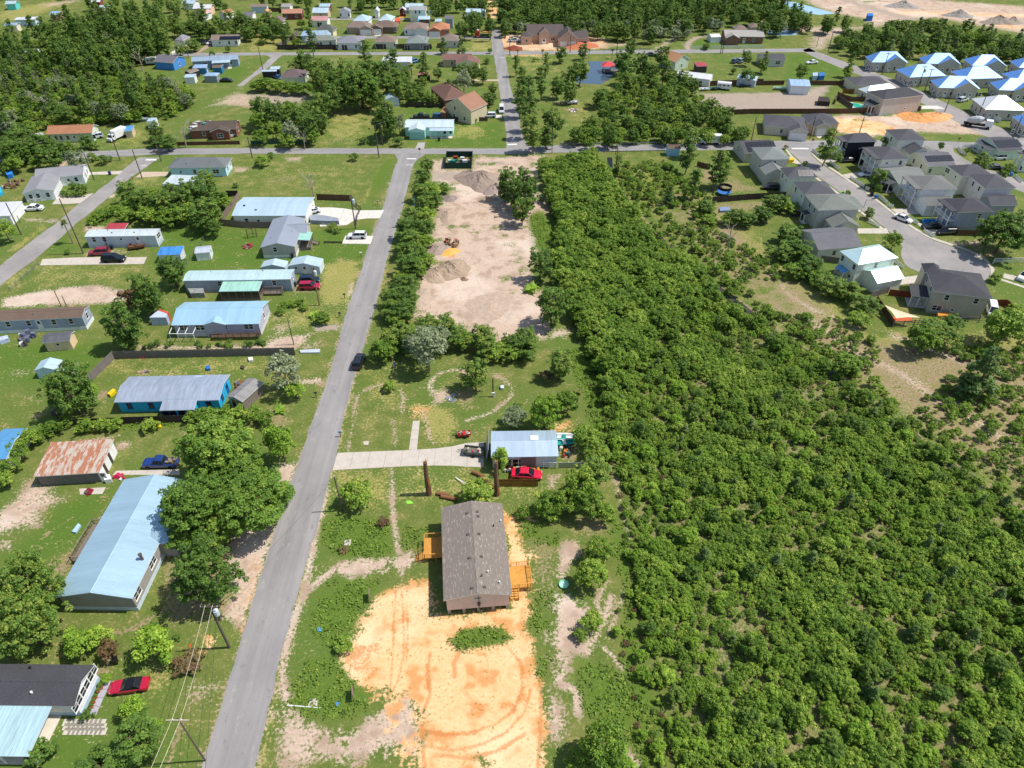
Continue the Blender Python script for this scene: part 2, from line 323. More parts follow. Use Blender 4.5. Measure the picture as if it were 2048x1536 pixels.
 # --- left yards
gpoly('pale','e',[(0,1425),(30,1350),(200,1310),(480,1260),(780,1235),(900,1230),(1000,1260),(1180,1300),(1150,1350),(800,1400),(350,1405),(200,1425)],.8,.9)
gpoly('pale','e',[(745,720),(920,713),(910,742),(750,752)],.5);gpoly('gravel','e',[(430,650),(515,655),(480,690),(380,672)],.5);gpoly('pale','e',[(170,640),(400,650),(380,680),(260,670)],.6,.8)
gpoly('pale','e',[(960,450),(1010,410),(1010,460),(960,470)],.4);gpoly('dry','e',[(90,920),(370,700),(395,720),(140,925)],.8,.9);gpoly('dry','e',[(0,1180),(150,1110),(340,1060),(100,1270)],1,.6);gpoly('pale','e',[(480,170),(610,130),(580,190),(500,210)],.6,.8)
gpoly('dry','e',[(400,1060),(1300,1060),(1300,1180),(700,1220),(250,1290),(120,1280)],2,.45);gpoly('pale','e',[(700,960),(1000,910),(1130,930),(1200,960),(760,980)],.6,.5);gpoly('dry','e',[(1150,280),(1400,280),(1400,330),(1150,380)],1.5,.6)
gpoly('pale','f',[(560,160),(660,175),(640,205),(550,210)],.8,.7);gpoly('pale','f',[(930,90),(1080,85),(1050,125),(950,125)],.8,.6);gpoly('brown','f',[(800,250),(1000,225),(1050,260),(850,300)],1.6,.5);gpoly('dry','f',[(600,130),(1600,130),(1500,380),(620,330)],5,.35)
gpoly('lush','f',[(1570,400),(1600,260),(1690,110),(1745,100),(1660,300),(1560,440)],.8,.9);gpoly('dry','f',[(1500,410),(1560,330),(1680,120),(1700,110),(1600,300),(1540,430)],.7,.8)
gpoly('dry','f',[(1240,900),(1330,865),(1500,880),(1480,1000),(1440,1180),(1200,1200),(1210,1050)],1.2,.95);gpoly('brown','f',[(1230,1050),(1310,1060),(1300,1100),(1240,1090)],.8,.5)
gpoly('gravel','f',[(1140,1370),(1180,1350),(1350,1350),(1330,1385),(1160,1395)],.5);gpoly('pale','f',[(780,1490),(900,1440),(1050,1420),(1150,1400),(1090,1480),(1000,1536),(800,1536)],.8,.9);gpoly('pale','f',[(860,1300),(960,1290),(1000,1400),(820,1470)],1.2,.45)
gpoly('pale','f',[(1420,1050),(1460,1020),(1440,1100),(1390,1190)],.4,.8);gpoly('dry','f',[(860,1200),(1400,1230),(1370,1360),(900,1420)],2,.6);gpoly('brown','f',[(1000,990),(1200,990),(1180,1110),(1000,1110)],.6,.7)
gpoly('pale','g',[(880,420),(1900,412),(1900,447),(880,447)],.5,.7);gpoly('brown','g',[(590,730),(690,700),(705,745),(610,785)],.6,.8);gpoly('brown','g',[(200,870),(290,848),(265,882),(210,890)],.5,.9);gpoly('pale','g',[(70,570),(150,570),(200,600),(100,605)],.6,.6)
gpoly('pale','g',[(1720,690),(2060,610),(2060,660),(1740,672)],.6,.9);gpoly('pale','g',[(1890,420),(2048,390),(2048,440),(1950,450)],.8,.55);gpoly('brown','g',[(1680,840),(1860,815),(1830,980),(1730,960)],1,.7);gpoly('pale','g',[(890,580),(960,575),(955,598),(890,600)],.4,.6)
gpoly('dry','g',[(720,520),(1700,520),(1900,600),(1500,600),(740,610)],2,.6);gpoly('pale','g',[(560,1020),(800,985),(800,995),(600,1035)],.3,.7);gpoly('pale','g',[(745,1040),(830,1030),(830,1070),(750,1080)],.4,.8);gpoly('pale','g',[(1110,960),(1190,960),(1180,980)],.4,.6)
gpoly('pale','g',[(1780,1180),(1900,1170),(1880,1300),(1760,1300)],.6,.9)
gpoly('pale','h',[(-40,620),(100,500),(200,390),(330,430),(385,520),(250,580),(250,680),(100,690),(-40,740)],.9,.85);gpoly('brown','h',[(40,560),(200,540),(220,600),(80,680),(0,660)],.8,.5)
gpoly('pale','h',[(1530,620),(1760,690),(1720,850),(1650,1080),(1560,1330),(1420,1260),(1500,1100),(1430,1000),(1480,830)],.7,.95);gpoly('clay','h',[(1640,880),(1720,850),(1620,1160),(1560,1330),(1520,1220)],.9,.45)
gpoly('pale','h',[(1740,300),(1890,270),(1900,300),(1850,450),(1720,430)],.6,.9);gstroke('brown','h',[(1110,1180),(960,1270),(850,1340),(700,1370)],.7,.4,.95);gpoly('brown','h',[(300,900),(480,830),(520,850),(430,1000),(330,1030)],.8,.7)
gpoly('brown','h',[(260,760),(300,700),(340,720),(300,750)],.4,.8);gstroke('brown','h',[(320,710),(440,640)],.3,.3,.7);gpoly('pale','h',[(0,780),(60,770),(80,820),(20,830)],.6,.8);gpoly('brown','h',[(640,600),(700,560),(560,760),(480,830)],.7,.8)
gpoly('brown','h',[(1040,900),(1480,760),(1480,1200),(1100,1320),(1060,1200)],1.2,.75)
gpoly('clay','i',[(1500,340),(1585,335),(1560,450),(1490,455)],.4,.75);gpoly('pale','i',[(1360,720),(1590,645),(1595,800),(1400,800)],1.3,.6);gstroke('brown','i',[(1330,960),(1215,1310)],.7,.3,.85);gpoly('brown','i',[(640,640),(800,500),(800,590),(740,620)],.3,.8)
gpoly('dry','i',[(780,590),(1220,560),(1320,750),(1150,840),(760,900)],1.5,.45)
gstroke('pale','q',[(797,320),(739,489),(686,650),(628,842),(589,951),(533,1123),(472,1322),(405,1538)],.5,.45,.62);gstroke('pale','q',[(824,335),(771,532),(728,690),(685,846),(640,1043),(601,1170),(560,1328),(513,1536)],.6,.5,.66)
gstroke('dry','q',[(700,640),(640,860),(588,1000),(540,1160),(490,1330),(430,1536)],.9,.5,.75);gstroke('dry','q',[(770,540),(720,700),(690,820),(672,900),(650,1000),(610,1150),(570,1310),(520,1536)],1.,.5,.8)
for fr_,pts in(('f',[(480,640),(860,640),(1160,640),(1400,620),(1590,600),(1560,740),(1530,860),(1330,860),(1230,910),(760,905),(300,890),(330,740)]),('g',[(-40,420),(660,400),(700,460),(560,640),(420,700),(0,640)]),('e',[(600,870),(760,900),(380,980),(470,800),(600,740)]),('e',[(1450,740),(2000,740),(1950,1050),(1500,1180),(1300,1080)]),('h',[(380,540),(720,420),(560,740),(330,900),(0,900),(240,700)]),('i',[(-50,1100),(640,1060),(700,1310),(-50,1310)]),('b',[(1240,860),(1560,860),(1560,950),(1260,950)]),('b',[(1560,980),(2020,980),(2030,1180),(1420,1180),(1420,1120)]),('c',[(1540,320),(2060,320),(2060,380),(1540,385)]),('d',[(280,400),(600,440),(740,560),(460,600),(280,590)]),('a',[(1760,530),(1980,540),(1880,660),(1750,690)])):gpoly('mown',fr_,pts,1.6,.95)
 # --- far ground
gpoly('pale','c',[(-10,300),(100,270),(590,270),(860,310),(870,380),(700,400),(40,405)],2,.9);gpoly('clay','c',[(-10,300),(100,270),(210,265),(590,270),(760,290),(860,310),(870,380),(700,400),(400,415),(40,405)],2,.5);gpoly('track','c',[(590,280),(860,300),(870,370),(760,380),(600,330)],3,.45);gpoly('clay','b',[(2000,300),(2040,285),(2048,400),(2030,400)],1)
gpoly('pale','c',[(100,330),(580,340),(560,400),(60,395)],3,.75);gpoly('clay','c',[(0,440),(380,430),(360,455),(0,455)],1,.6);gstroke('clay','b',[(1925,-10),(1935,20),(1952,70),(1950,140)],4,1.5,1)
gstroke('pale','c',[(1470,245),(1390,310),(1265,390)],3,1.5,.7);gstroke('gravel','c',[(1505,400),(1505,345),(1570,300),(1660,290)],2.6,.6,1);gpoly('pale','c',[(430,810),(540,800),(530,830),(450,830)],1,.6);gpoly('pale','c',[(540,870),(620,870),(610,900),(560,900)],.8,.8);gpoly('dry','c',[(360,740),(760,820),(700,1040),(500,1080),(540,900),(400,800)],3,.5)
gpoly('pale','c',[(880,345),(1020,345),(1010,370),(890,375)],1,.7);gpoly('dry','c',[(60,460),(500,460),(520,560),(380,620),(130,560)],4,.5)
gpoly('gravel','d',[(-400,700),(440,690),(480,650),(600,640),(555,700),(540,750),(590,790),(580,830),(0,832),(-240,850),(-380,770)],1.2,1);gpoly('pale','d',[(-240,830),(100,790),(480,740),(540,760),(580,830),(0,832)],3,.6)
gpoly('pale','d',[(560,880),(700,858),(1080,868),(1400,838),(1540,860),(1640,925),(1750,970),(1860,1025),(1700,1005),(1300,985),(1050,1005),(900,1020),(650,990)],1.2,1);gpoly('clay','d',[(590,890),(800,880),(1000,920),(1110,970),(1050,1000),(900,1015),(670,985)],1.5,.9);gpoly('clay','d',[(1080,862),(1460,842),(1520,890),(1300,900),(1150,895)],1.2,.85);gpoly('lush','d',[(720,885),(900,880),(930,915),(800,920)],1.5,.5)
gpoly('pale','d',[(380,-20),(520,60),(640,100),(860,140),(900,195),(700,205),(470,200),(110,200),(110,222),(480,240),(460,370),(540,372),(590,300),(720,225),(1000,190),(1060,160),(1200,150),(1380,130),(2100,260),(2100,50),(1100,-20)],3,.95)
gstroke('gravel','d',[(700,-10),(900,60),(1180,140)],9,3,.8);gstroke('clay','d',[(1150,95),(1500,100),(2100,120)],8,4,.7);gstroke('clay','d',[(1900,195),(2100,215)],8,3,.7);gstroke('brown','d',[(1850,80),(2100,90)],5,3,.6);gpoly('gravel','d',[(470,210),(700,210),(620,300),(480,370),(460,260)],3,.55)
gpoly('brown','d',[(800,140),(1000,100),(1100,150),(900,200)],5,.55);gpoly('lush','d',[(800,0),(960,0),(940,30),(820,20)],4,.7)
gpoly('brown','d',[(590,395),(780,395),(2100,420),(2100,480),(1180,440),(1100,470),(780,440)],2,.5)
gpoly('dry','b',[(0,260),(300,290),(220,412),(0,420)],3,.8);gpoly('gravel','b',[(0,745),(520,755),(420,825),(140,835),(0,800)],2,.8);gpoly('pale','a',[(1690,840),(1860,745),(2050,745),(2040,865)],2,.7);gpoly('dry','b',[(540,1170),(650,860),(1000,850),(940,900),(930,1100)],4,.65);gpoly('brown','b',[(620,1080),(800,1100),(700,1160),(560,1170)],2,.4)
gpoly('dry','a',[(-20,90),(460,0),(500,40),(380,90),(100,170),(-20,180)],4,.9);gpoly('pale','a',[(340,30),(600,0),(640,10),(360,60)],3,.8);gpoly('dry','a',[(780,1180),(900,1040),(1180,1000),(1200,1080),(1150,1170)],3,.5);gpoly('pale','b',[(660,470),(720,470),(710,510),(670,510)],1.5,.5);gpoly('dry','b',[(1620,1000),(1880,1000),(1880,1100),(1650,1110)],2,.7)
gpoly('pale','b',[(1480,260),(1530,260),(1510,300),(1450,300)],.8);gpoly('pale','b',[(870,250),(940,250),(920,295),(860,290)],.8);gpoly('dry','b',[(1750,320),(1940,310),(1930,410),(1740,410)],2,.8)
 # --- scrub between the creek and the cul-de-sac, floor under the thicket
gpoly('dry','q',[(1260,330),(1420,380),(1480,440),(1560,520),(1650,590),(1740,665),(2090,660),(2090,1010),(1910,910),(1830,850),(1640,700),(1480,580),(1360,480),(1280,410)],2,.75)
gpoly('brown','q',[(1290,360),(1420,400),(1480,460),(1560,540),(1650,610),(1740,680),(2090,690),(2090,1010),(1910,910),(1830,850),(1640,700),(1480,580),(1360,480),(1300,420)],2,.72)
gpoly('lush','q',[(1260,330),(1400,380),(1450,470),(1560,560),(1640,650),(1500,590),(1360,480),(1280,410)],2,.5)
for pts,w_,v_ in(([(930,-20),(1100,90),(1230,180),(1440,280),(1600,400),(1750,470),(2000,640)],2.2,.7),([(1380,80),(1560,140),(1700,190),(1780,230)],1.6,.85),([(1720,440),(1850,400),(2000,380)],1.5,.6),([(1560,380),(1640,440),(1800,520),(1950,640)],2,.55)):gstroke('pale','o',pts,w_,1.2,v_)
for pts,w_,v_ in(([(500,960),(560,1040),(700,1130),(880,1200),(1000,1270)],1.6,.65),([(260,870),(330,900)],1.2,.7)):gstroke('pale','n',pts,w_,1,v_)
gpoly('brown','q',THICKET,2,.5);gpoly('lush','q',THICKET,2,.22);gstroke('brown','q',[(1222,350),(1268,425),(1300,460),(1343,500),(1408,556),(1567,672),(1634,722),(1713,782),(1812,858),(1910,938),(2090,1052)],2.6,.8,1.)
gstroke('pale','q',[(1185,700),(1205,790),(1222,860),(1228,940),(1243,1010),(1262,1090),(1250,1180),(1215,1270)],.7,.6,.75)
gpoly('brown','n',[(70,350),(200,300),(380,370),(330,400),(90,400)],1,.6);gpoly('brown','n',[(0,240),(60,250),(150,320),(0,340)],1,.7);gpoly('brown','n',[(70,465),(430,445),(480,470),(300,520),(80,530)],.8,.6);gpoly('pale','n',[(340,480),(420,470),(400,500)],.5,.8)
gpoly('clay','n',[(1130,1120),(1220,1200),(1200,1215),(1120,1140)],.5,.0);gpoly('pale','n',[(1560,700),(1830,690),(1830,730),(1640,740)],.8,.6);gpoly('brown','n',[(1620,720),(1900,740),(1960,790),(1800,840),(1650,780)],1.5,.6)
t=NT('ground_cover');co=t.coords()
n_big=t.noise(co,.05,2);n_mid=t.noise(co,.3,5,.68);n_fine=t.noise(co,2.4,3,.7);n_gr=t.noise(co,8,2,.6)
at1=t.n('ShaderNodeAttribute',attribute_name='m1');at2=t.n('ShaderNodeAttribute',attribute_name='m2')
s1=t.n('ShaderNodeSeparateColor');t.l(at1.outputs['Color'],s1.inputs[0]);s2=t.n('ShaderNodeSeparateColor');t.l(at2.outputs['Color'],s2.inputs[0])
edge=t.math('ADD',t.math('MULTIPLY',t.math('SUBTRACT',n_mid,.5),1.5),t.math('MULTIPLY',t.math('SUBTRACT',n_fine,.5),1.5))
def lay(m,lo=.24,hi=.78,k=1.15):return t.mr(t.math('ADD',m,t.math('MULTIPLY',edge,k)),lo,hi,0,1,True)
g=t.mix(t.mr(n_mid,.35,.65),lin('#5a6b2f'),lin('#7d7f46'));g=t.mix(t.mr(n_big,.4,.62),g,lin('#5c7132'))
g=t.mix(t.mr(n_fine,.52,.72,0,.55),g,lin('#93945a'));g=t.mix(t.mr(n_gr,.5,.8,0,.6),g,lin('#3b4f1f'))
bare=t.mr(t.math('ADD',t.math('MULTIPLY',n_mid,.6),t.math('MULTIPLY',n_fine,.4)),.62,.74,0,.38,True);g=t.mix(bare,g,lin('#a5946a'))
g=t.mix(t.math('MULTIPLY',lay(at2.outputs['Alpha']),.75),g,t.mix(t.mr(n_fine,.3,.7),lin('#4a6426'),lin('#5f7a30')))
dryc=t.mix(t.mr(n_fine,.35,.65),lin('#8f8b48'),lin('#b0a468'));g=t.mix(t.math('MULTIPLY',lay(at2.outputs['Alpha']),.75),g,t.mix(t.mr(n_fine,.3,.7),lin('#4a6426'),lin('#5f7a30')))
dryc=t.mix(t.mr(n_gr,.45,.75),dryc,lin('#6f7a38'))
g=t.mix(t.math('MULTIPLY',lay(s1.outputs[2],.3,.75),.85),g,dryc)
brn=t.mix(t.mr(n_fine,.35,.65),lin('#8a7358'),lin('#a8937a'));brn=t.mix(t.mr(n_mid,.45,.6,0,.6),brn,lin('#6f7a38'))
g=t.mix(lay(s2.outputs[0],.35,.65),g,brn)
lu=t.mix(t.mr(n_fine,.35,.65),lin('#52692a'),lin('#718439'));lu=t.mix(t.mr(n_gr,.45,.7),lu,lin('#3a5c1a'))
gr=t.mix(t.mr(n_fine,.3,.7),lin('#97887b'),lin('#b3a596'));gr=t.mix(t.mr(n_gr,.4,.8,0,.4),gr,lin('#7d7069'))
pal=t.mix(t.mr(n_fine,.3,.7),lin('#b39a87'),lin('#d0bba8'));pal=t.mix(t.mr(n_mid,.47,.62,0,.75,True),pal,lin('#9c8674'));pal=t.mix(t.mr(n_big,.52,.64,0,.5,True),pal,lin('#dccabb'));pal=t.mix(t.mr(n_gr,.55,.8,0,.6),pal,lin('#8f8068'))
g=t.mix(lay(s1.outputs[1]),g,pal)
g=t.mix(lay(s2.outputs[1]),g,gr)
cl=t.mix(t.mr(n_fine,.3,.7),lin('#e2aa76'),lin('#efc696'));cl=t.mix(t.mr(n_mid,.49,.62,0,.78,True),cl,lin('#cc8a50'));cl=t.mix(t.mr(n_big,.5,.6,0,.5,True),cl,lin('#f3d6b0'))
tr=t.mr(t.math('ADD',s2.outputs[2],t.math('MULTIPLY',edge,.9)),.38,.72,0,1,True)
cl=t.mix(t.math('MULTIPLY',tr,.62),cl,lin('#b97840'));cl=t.mix(t.mr(n_gr,.62,.8,0,.35),cl,lin('#b5875b'))
g=t.mix(t.math('MULTIPLY',tr,.3),g,lin('#8d7a66'))
g=t.mix(lay(s1.outputs[0]),g,cl)
g=t.mix(lay(at1.outputs['Alpha'],.45,.62),g,lu)
t.bump(n_gr,.7,.1)
GROUND=t.fin(g,.95,.1)
me=bpy.data.meshes.new('ground');nv,nf=len(GV),len(GF)
me.vertices.add(nv);me.loops.add(nf*4);me.polygons.add(nf)
me.vertices.foreach_set('co',np.column_stack([GV,np.zeros(nv)]).ravel().astype(np.float32))
me.loops.foreach_set('vertex_index',GF.ravel().astype(np.int32));me.polygons.foreach_set('loop_start',np.arange(0,nf*4,4,dtype=np.int32))
me.update(calc_edges=True);me.materials.append(GROUND)
for nm,ks in(('m1',('clay','pale','dry','lush')),('m2',('brown','gravel','track','mown'))):
 a=me.attributes.new(nm,'FLOAT_COLOR','POINT');a.data.foreach_set('color',np.stack([LAY[k]for k in ks],1).ravel().astype(np.float32))
tag(link('ground',me),kind='structure')
 # ------------------------------------------------------------------ roads and paved areas
def asphalt(name,a,b,sc=(1,1,1)):
 t=NT(name);co=t.coords();n1=t.noise(t.mapped(co,sc),.5,5);n2=t.noise(co,9,4,.7);n3=t.noise(co,.12,3)
 c=t.mix(t.mr(n1,.3,.7),lin(a),lin(b));c=t.mul(c,t.mr(n2,.25,.75,.82,1.12));c=t.mul(c,t.mr(n3,.3,.7,.9,1.08))
 n4=t.noise(t.mapped(co,(.8,.35,1)),.9,6,.75);c=t.mix(t.mr(n4,.57,.66,0,.45,True),c,lin('#6a6766'));c=t.mix(t.mr(n4,.30,.43,.45,0,True),c,lin('#b9b0a4'));t.bump(n2,.25,.02);return t.fin(c,.85,.25)
ASPH=asphalt('asphalt_worn','#868382','#9c9896',(1.4,.05,1));ASPH2=asphalt('asphalt_cross','#888686','#9a9796',(.05,1.4,1));ASPH3=asphalt('asphalt_cul_de_sac','#8b8785','#a09b97',(.3,.3,1))
def resample(pts,n):
 pts=np.array(pts);d=np.r_[0,np.cumsum(np.hypot(*np.diff(pts,axis=0).T))];s=np.linspace(0,d[-1],n)
 return np.stack([np.interp(s,d,pts[:,0]),np.interp(s,d,pts[:,1])],1)
def road(name,L,Rr,m,z=.012,step=2.0,wob=.09):
 L=[W2(*p)for p in L];Rr=[W2(*p)for p in Rr];ln=np.hypot(*np.diff(np.array(L),axis=0).T).sum();n=max(4,int(ln/step))
 a=resample(L,n);b=resample(Rr,n);a+=rng.normal(0,wob,a.shape);b+=rng.normal(0,wob,b.shape)
 mb=MB();K=4;vs=[]
 for i in range(n):
  for k in range(K+1):p=a[i]+(b[i]-a[i])*k/K;vs.append((p[0],p[1],z))
 mb.add(vs,[(i*(K+1)+k,i*(K+1)+k+1,(i+1)*(K+1)+k+1,(i+1)*(K+1)+k)for i in range(n-1)for k in range(K)])
 o=mb.build(name,m);recalc(o.data)
 if o.data.polygons[0].normal.z<0:o.data.flip_normals()
 return tag(o,kind='structure')
def Q(fr,*pts):return[(fr,)+p for p in pts]
road('road_main',Q('q',(385,1600),(403,1536),(432,1440),(470,1320),(506,1205),(531,1121),(550,1055),(587,949),(605,899),(626,840),(650,772),(674,700),(685,648),(704,592),(723,536),(739,487),(760,430),(771,400),(784,350),(796,320),(790,308)),Q('q',(490,1600),(511,1536),(532,1440),(560,1324),(582,1233),(600,1168),(618,1107),(638,1045),(652,985),(665,938),(675,900),(685,844),(697,795),(713,735),(728,688),(744,637),(758,584),(771,530),(788,474),(804,420),(818,362),(828,325),(850,308)),ASPH)
road('road_cross',Q('q',(-160,300),(-60,309),(20,312),(162,304),(300,297),(512,296),(800,297),(1012,297),(1050,293),(1120,290),(1325,289),(1420,286),(1549,282),(1767,280),(1900,283),(2100,290)),Q('q',(-160,314),(-60,322),(20,324),(165,317),(300,310),(512,307),(800,308),(1012,308.5),(1087,306),(1205,304),(1335,301),(1430,300),(1549,297),(1767,292),(1900,296),(2100,304)),ASPH2,.016,3)
road('road_side',Q('e',(-500,1500),(-200,1230),(0,1060),(330,800),(500,680),(700,510),(850,410),(1060,240),(1180,135),(1215,108)),Q('e',(-400,1620),(-150,1370),(0,1235),(180,1095),(340,975),(560,790),(650,700),(780,610),(960,450),(1130,300),(1290,190),(1400,110)),ASPH3,.012,2)
road('road_north',Q('q',(979,60),(982,75),(986,104),(996,160),(1003,212),(1009,240),(1013,270),(1012,298)),Q('q',(1000,60),(1004,78),(1010,108),(1021,175),(1034,212),(1040,240),(1045,275),(1062,298)),ASPH,.012,4)
road('road_far_cross',Q('q',(160,112),(210,132),(245,121),(290,111),(360,106),(512,105),(760,104),(1000,103),(1250,100.5),(1400,99),(1590,97),(1625,96)),Q('q',(150,130),(190,155),(222,141),(262,122),(350,112),(512,110.5),(760,110),(1000,109.5),(1250,107),(1400,106),(1590,104),(1632,104)),ASPH2,.008,4)
road('road_far_diagonal',Q('q',(1618,96),(1630,102),(1660,113),(1690,124),(1740,141),(1794,162),(1850,186),(1905,212),(1960,238),(2040,272),(2100,300)),Q('q',(1606,100),(1614,108),(1645,121),(1675,133),(1722,151),(1774,173),(1828,198),(1880,226),(1930,253),(2010,290),(2080,322)),ASPH3,.008,4)
road('road_lane',Q('b',(120,440),(170,455),(60,560),(-40,640),(-110,690)),Q('b',(260,440),(235,460),(140,545),(20,625),(-60,690)),ASPH3,.02,4)
road('road_back_street',Q('b',(640,290),(900,290),(1300,290),(1650,290),(1930,292)),Q('b',(640,306),(900,308),(1300,308),(1650,308),(1940,312)),ASPH2,.02,4)
road('road_back_street_far',Q('b',(640,148),(1000,148),(1300,148)),Q('b',(640,158),(1000,158),(1300,158)),ASPH2,.02,4)
road('road_subdivision',Q('n',(545,110),(580,150),(640,205),(700,255),(760,305),(830,350),(900,405),(960,455),(1030,510),(1100,565),(1180,628),(1240,680),(1280,735),(1268,780),(1280,830),(1320,870),(1400,905),(1500,930)),Q('n',(740,110),(700,150),(745,200),(800,240),(900,300),(980,350),(1050,400),(1120,455),(1200,520),(1270,575),(1340,625),(1450,690),(1570,730),(1700,775),(1800,830),(1838,890),(1825,930),(1790,965)),ASPH3,.02,2)
road('road_loop',Q('n',(1400,95),(1450,140),(1560,200),(1700,260),(1880,330),(2100,420)),Q('n',(1600,95),(1600,130),(1660,180),(1800,240),(1950,290),(2100,350)),ASPH3,.024,3)
def text_mesh(s,size,name,m,ext=0.):
 cu=bpy.data.curves.new(name,'FONT');cu.body=s;cu.size=size;cu.align_x='CENTER';cu.align_y='CENTER';cu.extrude=ext;cu.resolution_u=3
 o=bpy.data.objects.new(name,cu);col.objects.link(o);dg=bpy.context.evaluated_depsgraph_get()
 me=bpy.data.meshes.new_from_object(o.evaluated_get(dg));bpy.data.objects.remove(o);me.materials.clear();me.materials.append(m);return me
ROADW=mat('#dcdcd8',.8,.2,6)
def quadsheet(name,pts,z,m,parent=None):
 P=[W2(*p)for p in pts];c=sum(P)/len(P);P=[p-c for p in P]
 ar=sum(P[k][0]*P[(k+1)%len(P)][1]-P[(k+1)%len(P)][0]*P[k][1]for k in range(len(P)))
 if ar<0:P=P[::-1]
 mb=MB();mb.add([(p[0],p[1],0)for p in P],[tuple(range(len(P)))])
 return mb.build(name,m,parent,(c[0],c[1],z))
RD={o.name:o for o in col.objects if o.name.startswith('road_')}
quadsheet('stop_line',Q('f',(1850,100),(1918,100),(1918,107),(1850,107)),.03,ROADW,RD['road_main'])
quadsheet('stop_line',Q('e',(1280,125),(1375,124),(1373,136),(1278,137)),.03,ROADW,RD['road_side'])
quadsheet('stop_line',Q('c',(62,1152),(135,1150),(136,1160),(60,1162)),.03,ROADW,RD['road_north'])
quadsheet('stop_line',Q('n',(578,114),(685,114),(688,121),(582,121)),.03,ROADW,RD['road_subdivision'])
sm=text_mesh('STOP',.85,'stop_lettering',ROADW)
for fr_,x_,y_,rz_,pr in(('f',1870,150,0,'road_main'),('e',1257,183,-.6,'road_side'),('c',100,1116,0,'road_north'),('b',1508+508,462,0,'road_north')):
 p=W(fr_,x_,y_);o=link('stop_lettering',sm,RD[pr],(p.x,p.y,.034),rz_);o.scale=(1,2.0,1)
 # ------------------------------------------------------------------ building kit
import re
FR.update(S=(1600,250,4.571),T=(960,840,7.314))
_wm={}
GL=glass();GLB=glass('#31404c')
def opening_mesh(kind,fm):
 key=(kind,fm.name)
 if key in _wm:return _wm[key]
 mb=MB();w_,h_={'w':(1.0,1.35),'W':(1.9,1.35),'s':(.7,.7),'d':(.95,2.05),'D':(1.8,2.1),'g':(2.7,2.2),'G':(4.8,2.25),'p':(2.4,2.0),'v':(1.1,.6),'t':(1.0,1.0)}[kind]
 b=.09
 if kind in 'wWst':
  mb.box(-w_/2,w_/2,-.05,.0,-h_/2,-h_/2+b);mb.box(-w_/2,w_/2,-.05,.0,h_/2-b,h_/2)
  mb.box(-w_/2,-w_/2+b,-.047,.0,-h_/2+b,h_/2-b);mb.box(w_/2-b,w_/2,-.047,.0,-h_/2+b,h_/2-b)
  if kind!='s':mb.box(-w_/2+b,w_/2-b,-.035,.0,-.03,.03)
  if kind=='W':mb.box(-.05,.05,-.045,.0,-h_/2+b,h_/2-b)
  mb.box(-w_/2-.04,w_/2+.04,-.09,-.051,-h_/2-.05,-h_/2+.02)
  mb.add([(-w_/2+b,-.015,-h_/2+b),(w_/2-b,-.015,-h_/2+b),(w_/2-b,-.015,h_/2-b),(-w_/2+b,-.015,h_/2-b)],[(0,1,2,3)],1)
 elif kind=='v':
  mb.box(-w_/2,w_/2,-.04,0,-h_/2,h_/2)
  for k in range(4):mb.box(-w_/2+.06,w_/2-.06,-.055,-.041,-h_/2+.08+k*.13,-h_/2+.14+k*.13,1)
 elif kind=='p':
  mb.add([(-w_/2,-.012,-h_/2),(w_/2,-.012,-h_/2),(w_/2,-.012,h_/2),(-w_/2,-.012,h_/2)],[(0,1,2,3)],1)
  for x in(-w_/2,0,w_/2):mb.box(x-.05,x+.05,-.05,0,-h_/2,h_/2)
  mb.box(-w_/2,w_/2,-.05,0,h_/2,h_/2+.1)
 elif kind in 'dD':
  mb.box(-w_/2-.08,w_/2+.08,-.05,0,h_/2,h_/2+.09);mb.box(-w_/2-.08,-w_/2,-.05,0,-h_/2,h_/2);mb.box(w_/2,w_/2+.08,-.05,0,-h_/2,h_/2)
  mb.box(-w_/2,w_/2,-.03,0,-h_/2,h_/2)
  mb.add([(-w_*.3,-.034,.2),(w_*.3,-.034,.2),(w_*.3,-.034,.85),(-w_*.3,-.034,.85)],[(0,1,2,3)],1)
  mb.box(w_/2-.14,w_/2-.08,-.09,-.031,-.1,0,1)
 else:
  n=4
  mb.box(-w_/2-.1,w_/2+.1,-.06,0,h_/2,h_/2+.1);mb.box(-w_/2-.1,-w_/2,-.06,0,-h_/2,h_/2);mb.box(w_/2,w_/2+.1,-.06,0,-h_/2,h_/2)
  for k in range(n):mb.box(-w_/2,w_/2,-.04,0,-h_/2+k*h_/n+.025,-h_/2+(k+1)*h_/n-.025)
 nm={'w':'window','W':'window','s':'window','t':'window','d':'door','D':'door','g':'garage_door','G':'garage_door','p':'porch_opening','v':'louvre_vent'}[kind]
 me=mb.mesh(nm,[fm,GL]);_wm[key]=(me,nm,h_);return _wm[key]
class House:pass
def roof_z(H,x,y):
 return H.z
